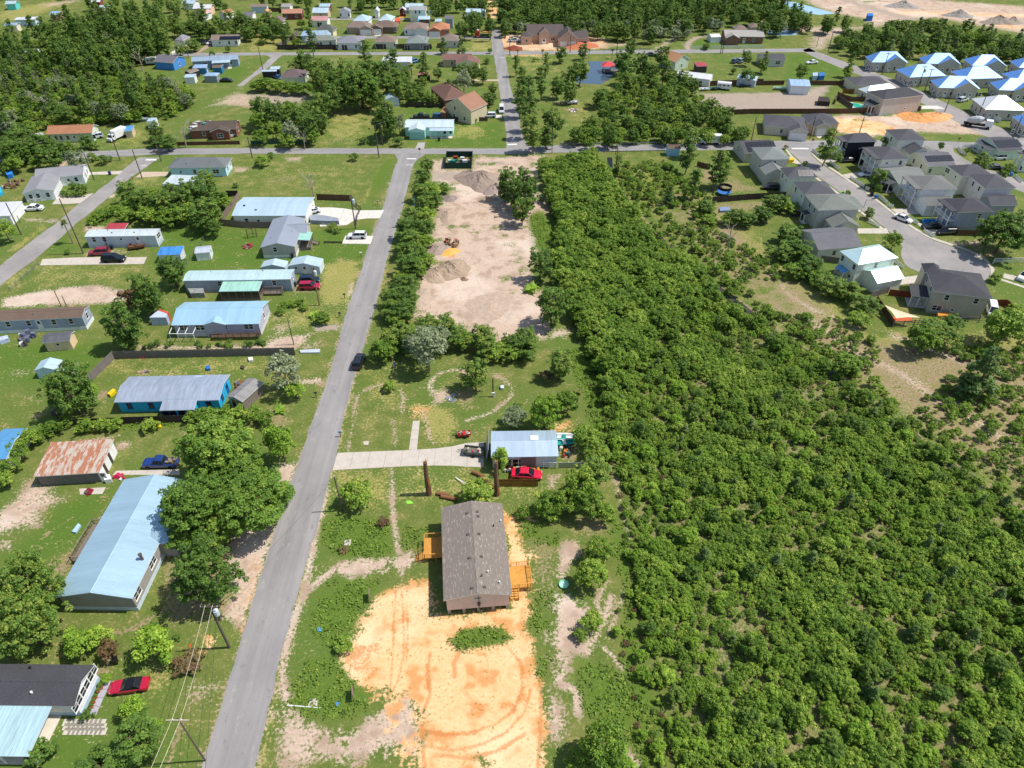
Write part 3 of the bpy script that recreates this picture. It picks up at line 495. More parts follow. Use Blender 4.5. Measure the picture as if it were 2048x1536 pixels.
def block(root,cx,cy,L,Wd,z,roof,rise,oh,wm,rm,base=0.,tm=None,thick=.14,rname='roof',zoff=0.):
 tm=tm or TRIM;wl=L-2*oh;ww=Wd-2*oh;mb=MB();x,y=wl/2,ww/2
 zt=z-.02
 if roof in 'g':
  k=rise*(1-0);vs=[(-x,-y,base),(x,-y,base),(x,y,base),(-x,y,base),(-x,-y,zt),(x,-y,zt),(x,y,zt),(-x,y,zt),(-x,0,zt+rise*ww/Wd),(x,0,zt+rise*ww/Wd)]
  zt2=zt+rise*(1-ww/Wd)*.9;vs=vs[:4]+[(a,b,zt2)for a,b,c in vs[4:8]]+[(-x,0,zt+rise-.05),(x,0,zt+rise-.05)]
  mb.add(vs,[(0,1,5,4),(1,2,6,9,5),(2,3,7,6),(3,0,4,8,7),(3,2,1,0)])
 elif roof=='G':
  zt2=zt+rise*(1-wl/L)*.9;vs=[(-x,-y,base),(x,-y,base),(x,y,base),(-x,y,base),(-x,-y,zt2),(x,-y,zt2),(x,y,zt2),(-x,y,zt2),(0,-y,zt+rise-.05),(0,y,zt+rise-.05)]
  mb.add(vs,[(0,1,5,8,4),(1,2,6,5),(2,3,7,9,6),(3,0,4,7),(3,2,1,0)])
 elif roof=='s':
  vs=[(-x,-y,base),(x,-y,base),(x,y,base),(-x,y,base),(-x,-y,zt),(x,-y,zt),(x,y,zt+rise),(-x,y,zt+rise)]
  mb.add(vs,[(0,1,5,4),(1,2,6,5),(2,3,7,6),(3,0,4,7),(3,2,1,0)])
 else:mb.box(-x,x,-y,y,base,zt)
 wo=mb.build('wall',wm,root,(cx,cy,0))if wm else None
 rb=MB();th=thick
 if roof in 'gG':
  l2,w2=(L/2,Wd/2)if roof=='g' else(Wd/2,L/2)
  for sgn in(-1,1):
   a=[(-l2,sgn*w2,z),(l2,sgn*w2,z),(l2,0,z+rise),(-l2,0,z+rise)];b=[(p[0],p[1],p[2]-th)for p in a]
   f=[(0,1,2,3)]if sgn<0 else[(3,2,1,0)]
   rb.add(a,f,0);rb.add(b,[f[0][::-1]],1)
   rb.add([a[0],a[1],b[1],b[0]],[(0,1,2,3)]if sgn>0 else[(3,2,1,0)],1)
   for(p,q2,r_,s_)in((a[0],a[3],b[3],b[0]),(a[2],a[1],b[1],b[2])):rb.add([p,q2,r_,s_],[(0,1,2,3)]if sgn>0 else[(3,2,1,0)],1)
  rb.add([(-l2,-.16,z+rise-.02),(l2,-.16,z+rise-.02),(l2,0,z+rise+.035),(-l2,0,z+rise+.035),(-l2,.16,z+rise-.02),(l2,.16,z+rise-.02)],[(0,1,2,3),(3,2,5,4)],0)
  ro=rb.build(rname,[rm,tm],root,(cx,cy,0),0 if roof=='g' else math.pi/2)
 elif roof=='h':
  rot=0
  l2,w2=L/2,Wd/2
  if l2<w2:l2,w2=w2,l2;rot=math.pi/2
  r2=max(l2-w2,.05);z1=z-th
  vs=[(-l2,-w2,z),(l2,-w2,z),(l2,w2,z),(-l2,w2,z),(-r2,0,z+rise),(r2,0,z+rise)]
  rb.add(vs,[(0,1,5,4),(1,2,5),(2,3,4,5),(3,0,4)],0)
  rb.add([(-l2,-w2,z),(l2,-w2,z),(l2,w2,z),(-l2,w2,z),(-l2,-w2,z1),(l2,-w2,z1),(l2,w2,z1),(-l2,w2,z1)],[(4,5,1,0),(5,6,2,1),(6,7,3,2),(7,4,0,3),(7,6,5,4)],1)
  ro=rb.build(rname,[rm,tm],root,(cx,cy,0),rot)
 elif roof=='s':
  l2,w2=L/2,Wd/2;a=[(-l2,-w2,z),(l2,-w2,z),(l2,w2,z+rise),(-l2,w2,z+rise)];b=[(p[0],p[1],p[2]-th)for p in a]
  rb.add(a,[(0,1,2,3)],0);rb.add(b,[(3,2,1,0)],1);rb.add(a+b,[(0,4,5,1),(1,5,6,2),(2,6,7,3),(3,7,4,0)],1)
  ro=rb.build(rname,[rm,tm],root,(cx,cy,0))
 else:
  rb.box(-L/2,L/2,-Wd/2,Wd/2,z-th,z);ro=rb.build(rname,[rm,tm],root,(cx,cy,0))
 return wo,ro
def put_openings(root,spec,L,Wd,base,fm,cx=0,cy=0,store=2.75):
 for part in filter(None,spec.replace(' ','').split(';')):
  side,items=part.split(':')
  for off,kd,up in re.findall(r'(-?[\d.]+)([wWsdDgGpvt])(\^*)',items):
   me,nm,h_=opening_mesh(kd,fm);off=float(off)
   zc=base+(h_/2+.03 if kd in 'dDgGp' else 1.5 if kd!='v' else 2.3)+store*len(up)
   if side=='f':loc,rz=(cx+off,cy-Wd/2-.004,zc),0
   elif side=='b':loc,rz=(cx-off,cy+Wd/2+.004,zc),math.pi
   elif side=='r':loc,rz=(cx+L/2+.004,cy+off,zc),math.pi/2
   else:loc,rz=(cx-L/2-.004,cy-off,zc),-math.pi/2
   link(nm,me,root,loc,rz)
def rect3(fr,A,B,C,d,z):
 a,b=W(fr,*A,z),W(fr,*B,z);u=(b-a);L=u.length;u.normalize();v=Vector((-u.y,u.x,0))
 Wd=(W(fr,*C,z)-b).dot(v)if C else(W(fr,*d,z)-a).dot(v)
 return a,u,v,L,Wd
def hs(name,label,fr,A,B,C=None,d=None,z=2.7,roof='g',rise=None,pit=.3,oh=.3,wall='#c9c9c6',rm=None,win='',cat='house',group=None,skirt=None,base=0.,Wd=None,L=None,trim=None,vents=0,frame=None,store=2.75):
 a,u,v,L0,W0=rect3(fr,A,B,C,d,z)
 if L:L0=L
 W0=Wd or W0;H=House();H.L,H.W,H.z,H.oh=L0,W0,z,oh
 c=a+u*(L0/2)+v*(W0/2);rz=math.atan2(u.y,u.x)
 H.root=thing(name,label,cat,(c.x,c.y,0),rz,group)
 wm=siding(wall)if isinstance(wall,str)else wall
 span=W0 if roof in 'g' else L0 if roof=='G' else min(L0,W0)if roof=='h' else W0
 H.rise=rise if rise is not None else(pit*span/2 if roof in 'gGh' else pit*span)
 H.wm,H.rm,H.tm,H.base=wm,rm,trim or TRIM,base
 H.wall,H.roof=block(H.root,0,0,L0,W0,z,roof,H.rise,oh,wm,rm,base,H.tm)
 H.fm=frame or WHITE
 if skirt:
  s=siding(skirt,.5)if isinstance(skirt,str)else skirt;mb=MB();x,y=L0/2-oh+.03,W0/2-oh+.03;mb.box(-x,x,-y,y,0,base+.05 if base else .75);mb.build('skirting',s,H.root)
 put_openings(H.root,win,L0-2*oh,W0-2*oh,base if base else(.75 if skirt else 0),H.fm,store=store)
 for k in range(vents):
  x=random.uniform(-.4,.4)*(L0 if roof!='G' else W0);yy=random.choice((-1,1))*random.uniform(.1,.3)*(W0 if roof!='G' else L0)
  zz=z+H.rise*(1-abs(yy)*2/(W0 if roof!='G' else L0));mb=MB()
  if random.random()<.5:mb.box(-.14,.14,-.14,.14,-.1,.16)
  else:mb.lathe([(.06,-.1),(.06,.3)],8)
  mb.build('roof_vent',mat('#6d6b69')if random.random()<.7 else WHITE,H.roof,(x,yy,zz))
 return H
def wing(H,cx,cy,L,Wd,z,roof,rise,win='',wall=None,rm=None,oh=.25,base=None,name='roof'):
 b=H.base if base is None else base;wm=(siding(wall)if isinstance(wall,str)else wall)or H.wm
 r=block(H.root,cx,cy,L,Wd,z,roof,rise,oh,wm,rm or H.rm,b,H.tm,rname=name)
 put_openings(H.root,win,L-2*oh,Wd-2*oh,b,H.fm,cx,cy);return r
def porch(H,cx,cy,L,Wd,z,rise=.4,rm=None,posts=4,floor=.15,screen=None,roof='s',rot=0,rail=False,pm=None,fm=None,side='f'):
 r=link('porch',None,H.root,(cx,cy,0),rot);pm=pm or WHITE
 block(r,0,0,L,Wd,z,roof,rise,.1,None,rm or H.rm,0,H.tm,.1,'porch_roof')
 mb=MB();mb.box(-L/2+.1,L/2-.1,-Wd/2+.1,Wd/2,0.01,floor);mb.build('porch_floor',fm or concrete(),r)
 for k in range(posts):
  x=-L/2+.2+(L-.4)*k/max(posts-1,1);mb=MB();mb.box(-.08,.08,-.08,.08,floor,z-.1);mb.build('porch_post',pm,r,(x,-Wd/2+.22,0))
 if screen:
  mb=MB();mb.box(-L/2+.25,L/2-.25,-Wd/2+.28,Wd/2,floor,floor+.7,0);mb.box(-L/2+.27,L/2-.27,-Wd/2+.3,Wd/2-.02,floor+.7,z-.1,1);mb.build('screen_wall',[screen,GL],r)
 if rail:
  mb=MB();mb.box(-L/2+.15,L/2-.15,-Wd/2+.2,-Wd/2+.26,floor+.85,floor+.93)
  n=int(L/.3)
  for k in range(n):x=-L/2+.2+(L-.4)*k/max(n-1,1);mb.box(x-.02,x+.02,-Wd/2+.21,-Wd/2+.25,floor,floor+.86)
  mb.build('railing',pm,r)
 return r
def panel_pv(H,roofobj,x0,x1,y0,y1,z0,slope,nx,ny):
 m=mat('#171b26',.25,.1,2,.6)
 for i in range(nx):
  for j in range(ny):
   a=x0+(x1-x0)*i/nx;b=x0+(x1-x0)*(i+1)/nx-.04;c=y0+(y1-y0)*j/ny;e=y0+(y1-y0)*(j+1)/ny-.05
   mb=MB();za,ze=z0+c*slope,z0+e*slope;mb.add([(a,c,za+.1),(b,c,za+.1),(b,e,ze+.1),(a,e,ze+.1),(a,c,za+.04),(b,c,za+.04),(b,e,ze+.04),(a,e,ze+.04)],[(0,1,2,3),(4,5,1,0),(5,6,2,1),(6,7,3,2),(7,4,0,3)])
   mb.build('solar_panel',m,roofobj)
   # ------------------------------------------------------------------ houses west of the main road and on the clay pad
def tolocal(H,p):
 q=p-H.root.location;a=-H.root.rotation_euler.z;return Vector((q.x*math.cos(a)-q.y*math.sin(a),q.x*math.sin(a)+q.y*math.cos(a),p.z))
def deck(root,x0,x1,y0,y1,z,m=WOODN,open_sides='',name='deck'):
 d=link(name,None,root);mb=MB();n=max(3,int((y1-y0)/.16))
 for k in range(n):mb.box(x0,x1,y0+(y1-y0)*k/n+.01,y0+(y1-y0)*(k+1)/n-.01,z-.05,z)
 mb.build('deck_floor',m,d)
 mb=MB();t_=.05
 for s_,(a,b)in dict(w=((x0,y0),(x0,y1)),e=((x1,y0),(x1,y1)),s=((x0,y0),(x1,y0)),n=((x0,y1),(x1,y1))).items():
  if s_ in open_sides:continue
  L_=math.hypot(b[0]-a[0],b[1]-a[1]);k=max(1,int(L_/.22))
  for i in range(k+1):
   f=i/k;x=a[0]+(b[0]-a[0])*f;y=a[1]+(b[1]-a[1])*f;r_=.05 if i%7==0 else .02
   mb.box(x-r_,x+r_,y-r_,y+r_,z-.05 if r_<.03 else 0,z+.95)
  mb.box(min(a[0],b[0])-.055,max(a[0],b[0])+.055,min(a[1],b[1])-.057,max(a[1],b[1])+.057,z+.951,z+1.0)
 mb.build('railing',m,d);return d
def stairs(parent,x,y,z,ang,w=1.1,m=WOODN,n=5):
 mb=MB();st=z/n
 for k in range(n):mb.box(-w/2,w/2,k*.28+.01,k*.28+.27,z-st*(k+1)-.04,z-st*(k+1))
 for sx in(-w/2-.04,w/2+.04):
  mb.add([(sx-.03,0,z),(sx+.03,0,z),(sx+.03,n*.28,.0),(sx-.03,n*.28,.0),(sx-.03,0,z-.25),(sx+.03,0,z-.25),(sx+.03,n*.28-.3,.0),(sx-.03,n*.28-.3,.0)],[(0,1,2,3),(7,6,5,4),(0,3,7,4),(1,5,6,2)])
  mb.bar((sx,0,z+.9),(sx,n*.28,.95),.045,4);mb.bar((sx,n*.28,0),(sx,n*.28,.95),.05,4)
 mb.build('stairs',m,parent,(x,y,0),ang)
SH_BLK=shingle('#4a4a4e',.28);SH_GRY=shingle('#6c6c70',.25);SH_GRN=shingle('#767a74',.25);SH_BRN=shingle('#6e5d52',.28);SH_ORG=shingle('#a8765a',.22);SH_TAN=shingle('#83736a',.25);SH_DK=shingle('#55555a',.25)
MR_BLUE=metal_roof('#9db8d6');MR_PALE=metal_roof('#b9cfdc');MR_MINT=metal_roof('#b5d6cd');MR_GREY=metal_roof('#a4a9b2');MR_WHITE=metal_roof('#dfe6ea',streak=.12);MR_APT=metal_roof('#5c8bc8',metal=.1,streak=.1);MR_BRT=metal_roof('#5fa0cf');MR_RED=metal_roof('#a83a40',metal=.1);MR_RUST=metal_roof('#b5a99c',.3,1.0);MR_SKY=metal_roof('#bcd0e2',streak=.15)
H=hs('modular_house','new modular house with mottled brown shingle roof on the orange clay pad','k',(903,612),(1283,580),(1228,72),z=3.7,roof='G',rise=1.05,oh=.35,wall='#b7a9a3',rm=shingle('#7e756d',.1,.5),base=.85,win='f:0v; l:-5w,-2w,1.4d,4w,6.2w; r:-6w,-2d,2w,5w')
for(x,y)in((830+265,150),(1035,133),(1090,125),(1040,250),(1100,248),(1048,380),(1113,372),(1062,547),(1130,540)):
 p=tolocal(H,W('k',x,y,4.4));mb=MB();mb.box(-.17,.17,-.2,.2,-.25,.14);zz=3.7+1.05*(1-abs(p.x)*2/H.L);mb.build('roof_vent',mat('#5c5650'),H.roof,(p.y,-p.x,zz))
for(x,y)in((1220,166),(1180,198),(1150,460),(1116,486),(1213,510)):
 p=tolocal(H,W('k',x,y,4.2));mb=MB();mb.lathe([(.07,-.2),(.07,.35),(.1,.36),(.1,.42)],8);zz=3.7+1.05*(1-abs(p.x)*2/H.L);mb.build('vent_pipe',WHITE if x>1190 or x==1150 else DARK,H.roof,(p.y,-p.x,zz))
for i in range(5):
 for j in range(7):
  mb=MB();mb.box(-.2,.2,-.2,.2,0,.86);mb.build('pier',mat('#a59d93',.9),H.root,(-H.L/2+.6+(H.L-1.2)*i/4,-H.W/2+.55+(H.W-1.1)*j/6,0))
mb=MB();mb.bar((.1,-H.W/2+.25,0.3),(.1,-H.W/2+.25,3.6),.04);mb.box(-.1,.3,-H.W/2+.1,-H.W/2+.349,1.6,2.2);mb.build('electric_meter',mat('#56565a'),H.root)
p0=tolocal(H,W('k',800,380,.85));p1=tolocal(H,W('k',893,258,.85));dk=deck(H.root,p0.x,-H.L/2+.3,p0.y,p1.y,.85,open_sides='e')
stairs(dk,p0.x,p0.y+.8,.85,math.pi/2)
p0=tolocal(H,W('k',1285,545,.85));p1=tolocal(H,W('k',1368,415,.85));dk=deck(H.root,H.L/2-.3,p1.x+.2,p0.y,p1.y,.85,open_sides='w')
stairs(dk,H.L/2+.5,p0.y,.85,math.pi)
H=hs('garage_house','small pale house with a two-tone blue-grey metal roof and a white skylight','T',(160,545),(1150,530),(1120,150),z=2.8,roof='g',rise=.55,oh=.25,wall='#b9c6d4',rm=metal_roof('#a9bccb',streak=.1),win='f:-3.2p,-1p; r:0s')
mb=MB();mb.box(-.65,.65,-.6,.6,0,.05);mb.build('skylight',mat('#f3efe0',.6,.03),H.roof,(H.L*.155,H.W*.14,3.24)).rotation_euler=(-.17,0,0)
mb=MB();mb.box(-H.L/2+4.8,-H.L/2+7.3,-H.W/2+.1,-H.W/2+.2,.05,2.4);mb.build('garage_door',mat('#8c7d77',.8),H.root)
mb=MB();mb.add([(-.9,-2.1,.0),(-.4,-2.1,2.9),(-.4,2.6,2.9),(-.9,2.6,.0),(-.96,-2.1,.0),(-.46,-2.1,2.9),(-.46,2.6,2.9),(-.96,2.6,.0)],[(0,1,2,3),(7,6,5,4),(0,4,5,1),(1,5,6,2),(2,6,7,3)]);mb.build('side_awning',MR_GREY,H.root,(-H.L/2,.6,0))
H=hs('long_house','long manufactured home with a pale blue-green metal roof beside the big roadside tree','h',(350,1135),(845,1143),d=(800,380),z=3.3,roof='G',rise=1.25,oh=.3,wall='#8d8a86',rm=metal_roof('#9dbac9',.3,streak=.1),skirt='#aebac6',win='r:-9W,-4W,1w,5d,9w; l:-8w,-2w,4w; f:')
wing(H,H.L/2+.3,.6,3.6,4.2,3.25,'g',.95,oh=.2)
p=tolocal(H,W('h',905,880,4.0));mb=MB();mb.lathe([(.2,-.3),(.2,.9),(.28,.92),(.28,1.05)],10);mb.build('flue',mat('#6f5f58',.5,metal=.4),H.root,(p.x,p.y,3.7))
p=tolocal(H,W('h',418,1055,3.8));mb=MB();mb.lathe([(.08,-.2),(.08,.4)],8);mb.build('vent_pipe',DARK,H.root,(p.x,p.y,3.9))
p=tolocal(H,W('h',560,720,.8));dk=deck(H.root,-H.L/2-2.6,-H.L/2+.2,p.y-5,p.y+1.8,.7,WOODG,'e')
H=hs('black_roof_house','white-ended home with a black shingle roof beside the parked red convertible','i',(-700,835),(545,850),(695,548),z=3.0,roof='g',rise=1.0,oh=.3,wall='#e2e3e4',rm=SH_BLK,skirt='#9fb4c4',win='r:-1.9W,0W,1.9W; f:2d',vents=0,L=22)
for dx,dy in((-5.5,-1.3),(-7.5,1.9)):mb=MB();mb.lathe([(.1,-.2),(.1,.25),(.16,.27),(.1,.4)],8);mb.build('roof_vent',WHITE if dy<0 else DARK,H.roof,(H.L/2+dx,dy,3.0+1.0*(1-abs(dy)*2/H.W)))
H.root.location+=Vector((0,0,0));a_,u_,v_,L_,W_=rect3('i',(-700,835),(545,850),(695,548),None,3.0)
H.root.location=(a_+u_*(L_-11)+v_*(W_/2))*1;H.root.location.z=0
porch(H,4.0-3.0,-H.W/2-2.6,14.5,5.8,2.45,.45,metal_roof('#b4d2d6',.45,streak=.25),5,.12)
H=hs('rusty_shed','low grey shed with a rust-streaked metal roof behind the pickup','h',(210,362),(632,337),(755,128),z=2.5,roof='s',rise=.35,oh=.3,wall=mat('#77746f',.9,.3,1.5),rm=MR_RUST,win='f:5.2d; r:',cat='shed')
mb=MB();mb.box(H.L/2-.29,H.L/2-.24,-H.W/2+.35,H.W/2-.35,0,2.35);mb.build('white_side_wall',siding('#e4e4e2'),H.root)
for y in(-1.4,.9):mb=MB();mb.box(H.L/2-.235,H.L/2-.2,y-.35,y+.35,.05,2.2);mb.build('opening',mat('#4a4038',.9),H.root)
H=hs('blue_roof_house','home at the picture edge with a half bright-blue, half grey metal roof','g',(-120,1150),(40,1145),(190,948),z=2.8,roof='g',rise=.8,oh=.25,wall='#dfe3e6',rm=MR_BRT,win='r:-1w,1.5w; f:0w')
H=hs('turquoise_house','bright turquoise house with a wide weathered grey metal roof and front porch','g',(728,783),(1402,768),(1485,604),z=2.75,roof='g',rise=.75,oh=.35,wall='#2a9fc4',rm=metal_roof('#a3adbc',.3,streak=.3),win='f:-7w,-3.2w,7w; r:-1.5w,1.5d',frame=mat('#1f5fb0'))
wing(H,2.3,-H.W/2-.7,6.0,2.6,2.35,'s',.55,wall='#2a9fc4',win='f:-1.6p,1.2p')
mb=MB();mb.add([(0,0,.03),(1.3,0,.03),(1.3,2.6,.68),(0,2.6,.68)],[(0,1,2,3)]);mb.build('new_roof_sheet',mat('#c3cfe0',.4,.05,metal=.3),H.roof,(3.0,1.0-.2,3.5-.22)).rotation_euler=(-.44,0,0)
hs('open_carport','narrow grey gable-roofed lean-to between the turquoise house and round shrub','g',(1450,745),(1550,780),(1675,655),z=2.3,roof='G',rise=.5,oh=.2,wall=WOODG,rm=metal_roof('#96928f',.25,streak=.35),cat='shed',win='f:0p')
H=hs('blue_gable_house','grey house with a sky-blue ribbed metal roof, front gable and white windows','g',(1095,290),(1660,280),(1740,132),z=3.1,roof='g',rise=1.25,oh=.3,wall='#a3a2ae',rm=metal_roof('#9fc4dd',.3,streak=.08),skirt='#b6b4b4',base=0,win='f:-6.6W,-3.4W,1.2W,6.4W; f:-1d; r:0w')
wing(H,-.2,-H.W/2+.9,4.6,2.2,3.15,'G',.75,wall='#a3a2ae')
p=deck(H.root,-1.2,8.5,-H.W/2-1.2,-H.W/2+.25,.75,WOODB,'nw')
H=hs('brown_roof_mobile_home','long grey mobile home with a brown shingle roof at the left picture edge','g',(-260,275),(525,238),(592,165),z=3.2,roof='g',rise=.7,oh=.15,wall='#8d97a6',rm=SH_BRN,skirt='#c9cfd4',win='f:9.4w,6w,3d,1w,-3w,-7w; r:0w',vents=3)
H=hs('tan_shed','tan shed with a buckled dark metal roof in front of the grey mobile home','g',(265,402),(447,385),(495,322),z=2.4,roof='g',rise=.55,oh=.25,wall='#c8b08e',rm=metal_roof('#6a6a6e',.4,streak=.4),win='f:0s',cat='shed')
H=hs('garden_shed','small pale blue-grey gabled shed standing alone on the lawn','g',(217,580),(355,575),(382,512),z=2.0,roof='G',rise=.7,oh=.12,wall='#a9bccb',rm=MR_PALE,win='r:0s',cat='shed')
H=hs('mint_roof_mobile_home','long grey mobile home with a pale mint metal roof and screened porch','f',(170,1017),(978,1005),(998,930),z=3.2,roof='g',rise=.45,oh=.12,wall='#8e959f',rm=metal_roof('#bfe0d8',.35,streak=.12),skirt='#7f868f',win='f:-4w,4d,8w; r:0s',vents=4)
porch(H,1.2,-H.W/2-1.7,8.6,3.6,2.5,.35,metal_roof('#a9d8c6',.35,streak=.25),6,.55,WOODB,pm=WOODG,fm=WOODG)
dk=deck(H.root,5.6,9.8,-H.W/2-1.6,-H.W/2-.3,.5,WOODG,'w','ramp')
hs('low_shed','lower pale metal shed standing next to the bigger metal shed','f',(752,917),(938,918),(945,870),z=1.9,roof='G',rise=.75,oh=.1,wall='#a9b4ba',rm=MR_SKY,cat='shed')
hs('metal_workshop_shed','wide pale metal shed with two small windows beside the yellow lawn patch','f',(962,905),(1195,912),(1220,852),z=2.1,roof='G',rise=.8,oh=.1,wall='#b4bfc6',rm=MR_SKY,win='f:-2s,0d,2s',cat='shed')
H=hs('grey_gable_house','tan-grey house with a blue-grey shingle roof and mint porch roof on the right','f',(750,768),(1012,762),d=(880,555),z=3.0,roof='G',rise=1.1,oh=.25,wall='#a8a29a',rm=shingle('#8b93a0',.15),skirt='#d3d5d6',win='f:-.8w; r:-4w,1w,4w; l:-3w,3w',vents=2)
H.root['label']='tan-grey house with a blue-grey shingle roof and a mint-roofed side porch'
wing(H,H.L/2-1.2,2.2,5.6,5.2,3.0,'g',1.0)
r=porch(H,H.L/2+1.2,-1.6,4.2,3.1,2.7,.3,metal_roof('#a5d6c4',.3),3,.7,rot=math.pi/2,rail=True,pm=WOODG,fm=WOODG);stairs(r,1.0,-1.5,.7,math.pi,m=WOODG)
H=hs('white_roof_house','long cream house with a single-pitch blue-white metal roof inside a board fence','f',(535,530),(1092,530),(1180,390),z=3.0,roof='g',rise=.9,oh=.3,wall='#d5d2bf',rm=metal_roof('#b7cde4',.3,streak=.08),win='f:-6w,-3s,4s,5.5w; r:-2G,3d')
mb=MB();[mb.box(x-.25,x+.25,y-.2,y+.2,z_,z_+.25)for x,y,z_ in((-7.2,-1.2,3.65),(-3.8,-3,3.3))];mb.build('roof_vent',DARK,H.roof)
H=hs('white_mobile_home','white mobile home with a red carport roof showing behind it','e',(740,805),(1362,795),(1428,732),z=3.1,roof='g',rise=.35,oh=.1,wall='#b3bac2',rm=metal_roof('#cfe0e6',.5,streak=.08),skirt='#a2abb5',win='f:-6.5w,-4w,0s,4d; r:0W',vents=5)
hs('red_carport','red metal carport roof behind the white mobile home','e',(920,738),(1092,736),(1157,690),z=2.4,roof='s',rise=.2,oh=.25,wall=WOODB,rm=MR_RED,cat='carport')
hs('white_shed','small white gabled shed with a ramp on the fenced lawn','f',(258,813),(373,802),(417,748),z=2.1,roof='g',rise=.45,oh=.1,wall='#cdd5d8',rm=metal_roof('#c4ccd6',.5),win='r:0d',cat='shed')
hs('tarp_roof_shed','low shed roofed with blue and white tarpaulin sheets','e',(1375,967),(1582,960),(1628,895),z=2.2,roof='s',rise=.25,oh=.2,wall='#b9bdbd',rm=metal_roof('#3f82c9',1.0,streak=.5,metal=.0),cat='shed')
H=hs('hip_roof_house','pale blue house with a dark grey hip roof near the left road junction','f',(55,172),(492,166),(565,96),z=2.9,roof='h',rise=1.7,oh=.4,wall='#a5c6da',rm=shingle('#6c7173',.18),win='f:-5s,-1w,5W; r:-1w,2d',vents=3)
hs('pale_carport','long pale metal carport roof partly hidden by trees beside the pale blue house','f',(18,292),(272,300),(292,232),z=2.6,roof='s',rise=.15,oh=.2,wall='#a9c3d8',rm=metal_roof('#cfdfe8',.4),cat='carport')
H=hs('white_gable_house','white house with a grey shingle roof and hedge beside the left side road','e',(190,428),(470,398),d=(262,280),z=2.7,roof='G',rise=1.0,oh=.3,wall='#dbe6ec',rm=shingle('#8b8b8f',.18),win='f:-2.2w,-.4w,2w')
wing(H,H.L/2-.3,H.W*.5+1.4,12.5,7.8,2.8,'g',1.4,'r:-1w,1.5w;f:2d,4w')
hs('white_outbuilding','plain white flat-roofed outbuilding cut by the left picture edge','e',(-120,630),(85,620),(110,502),z=2.6,roof='s',rise=.2,oh=.1,wall='#e1e2e4',rm=metal_roof('#e2e4e8',.6,streak=.05),cat='shed')
  # --- north of the cross road, west side
hs('orange_roof_house','long pale house with an orange-brown shingle roof facing the cross road','a',(367,1075),(735,1062),(822,1003),z=2.9,roof='g',rise=1.6,oh=.4,wall='#b9bfae',rm=SH_ORG,win='f:-9w,-7w,-4.5w,-3w,-1w,1d,4w,7w; r:0W')
hs('blue_tarp_hut','tiny blue-roofed hut behind the white box truck','a',(990,1050),(1055,1045),(1045,1008),z=2.4,roof='s',rise=.2,oh=.2,wall='#b8a98c',rm=MR_BRT,cat='shed')
hs('white_low_shed','low white shed half hidden by dark trees beside the orange-brown roofed house','a',(215,1095),(330,1085),(325,1062),z=2.3,roof='g',rise=.4,oh=.1,wall='#dfe3e6',rm=MR_WHITE,cat='shed')
H=hs('brick_house','brown brick house with a dark roof and debris piled on its torn end','a',(1505,1045),(1890,1030),(1945,968),z=2.8,roof='g',rise=1.5,oh=.3,wall=mat('#8a5a48',.9,.2,3),rm=shingle('#5b5049',.3),win='f:-3w,1d,5w; r:0w')
wing(H,2.5,-H.W/2-.5,6,3,2.8,'G',1.1,'f:0W')
for k in range(16):x_,y_=random.uniform(-.48,-.12)*H.L,random.uniform(-.46,.46)*H.W;MB().box(-random.uniform(.3,1.1),random.uniform(.3,1.1),-.4,.4,0,random.uniform(.08,.35)).build('roof_debris',mat(random.choice(('#b9b5b0','#8f8a86','#d8d8d4','#6d625a','#4f9a98')),.9),H.roof,(x_,y_,2.8+1.5*(1-abs(y_)*2/H.W)),random.uniform(0,3))
H=hs('slate_ranch_house','slate-blue ranch house with a light grey roof and a white-roofed patio','B',(1010,985),(1760,945),(1830,885),z=2.9,roof='g',rise=1.1,oh=.3,wall='#7d8fa3',rm=metal_roof('#9aacbc',.5),win='f:-8w,-4W,6w; r:0w')
porch(H,2.5,-H.W/2-1.2,7,3,2.6,.2,MR_PALE,3,.1)
hs('blue_end_house','house with a dark grey roof and a bright blue gable end among the trees','B',(400,985),(720,1010),(800,905),z=2.9,roof='g',rise=1.6,oh=.3,wall='#4580c0',rm=shingle('#6d6a72',.2),win='r:0w')
hs('blue_storage_shed','blue shed with a pale blue metal roof beside the slate-blue ranch house','B',(1025,1090),(1240,1085),(1260,1040),z=2.4,roof='s',rise=.3,oh=.15,wall='#3d6f9c',rm=MR_BLUE,cat='shed',win='r:0d')
hs('teal_storage_shed','teal shed with a brown roof next to the blue shed','B',(1340,1080),(1490,1078),(1530,1035),z=2.4,roof='g',rise=.4,oh=.15,wall='#2c6a8f',rm=SH_BRN,cat='shed')
hs('pale_pavilion','small open pavilion with a pale blue hip roof beside the parked black car','B',(1200,1215),(1415,1215),(1390,1165),z=2.5,roof='h',rise=.7,oh=.2,wall='#7f868c',rm=MR_BLUE,cat='pavilion')
hs('white_canopy','white canopy shed tucked beside the pale blue pavilion','B',(890,1240),(1060,1235),(1080,1190),z=2.4,roof='s',rise=.2,oh=.15,wall='#c9ced4',rm=MR_SKY,cat='shed')
hs('small_grey_hut','small hut with a curved-looking grey roof in front of the slate-blue ranch house','B',(900,1150),(985,1170),(1045,1100),z=2.2,roof='G',rise=.6,oh=.1,wall='#2c2a2a',rm=SH_TAN,cat='shed')
H=hs('solar_ranch_house','white ranch house with a brown roof and a row of dark solar panels','B',(1315,640),(1740,632),(1800,568),z=2.8,roof='g',rise=1.3,oh=.3,wall='#d8dad6',rm=SH_TAN,win='f:2w,5w,-2d; r:0w')
panel_pv(H,H.roof,-1.8,7.2,-3.4,-1.2,2.8+1.3,1.3/(H.W/2),6,1)
H=hs('grey_l_house','grey-roofed house with an attached garage and curved white driveway among tall trees','B',(745,640),(880,648),(1010,590),z=2.8,roof='h',rise=1.5,oh=.3,wall='#cfcabc',rm=shingle('#85858c',.15),win='f:0G; r:-1w,2w',d=None)
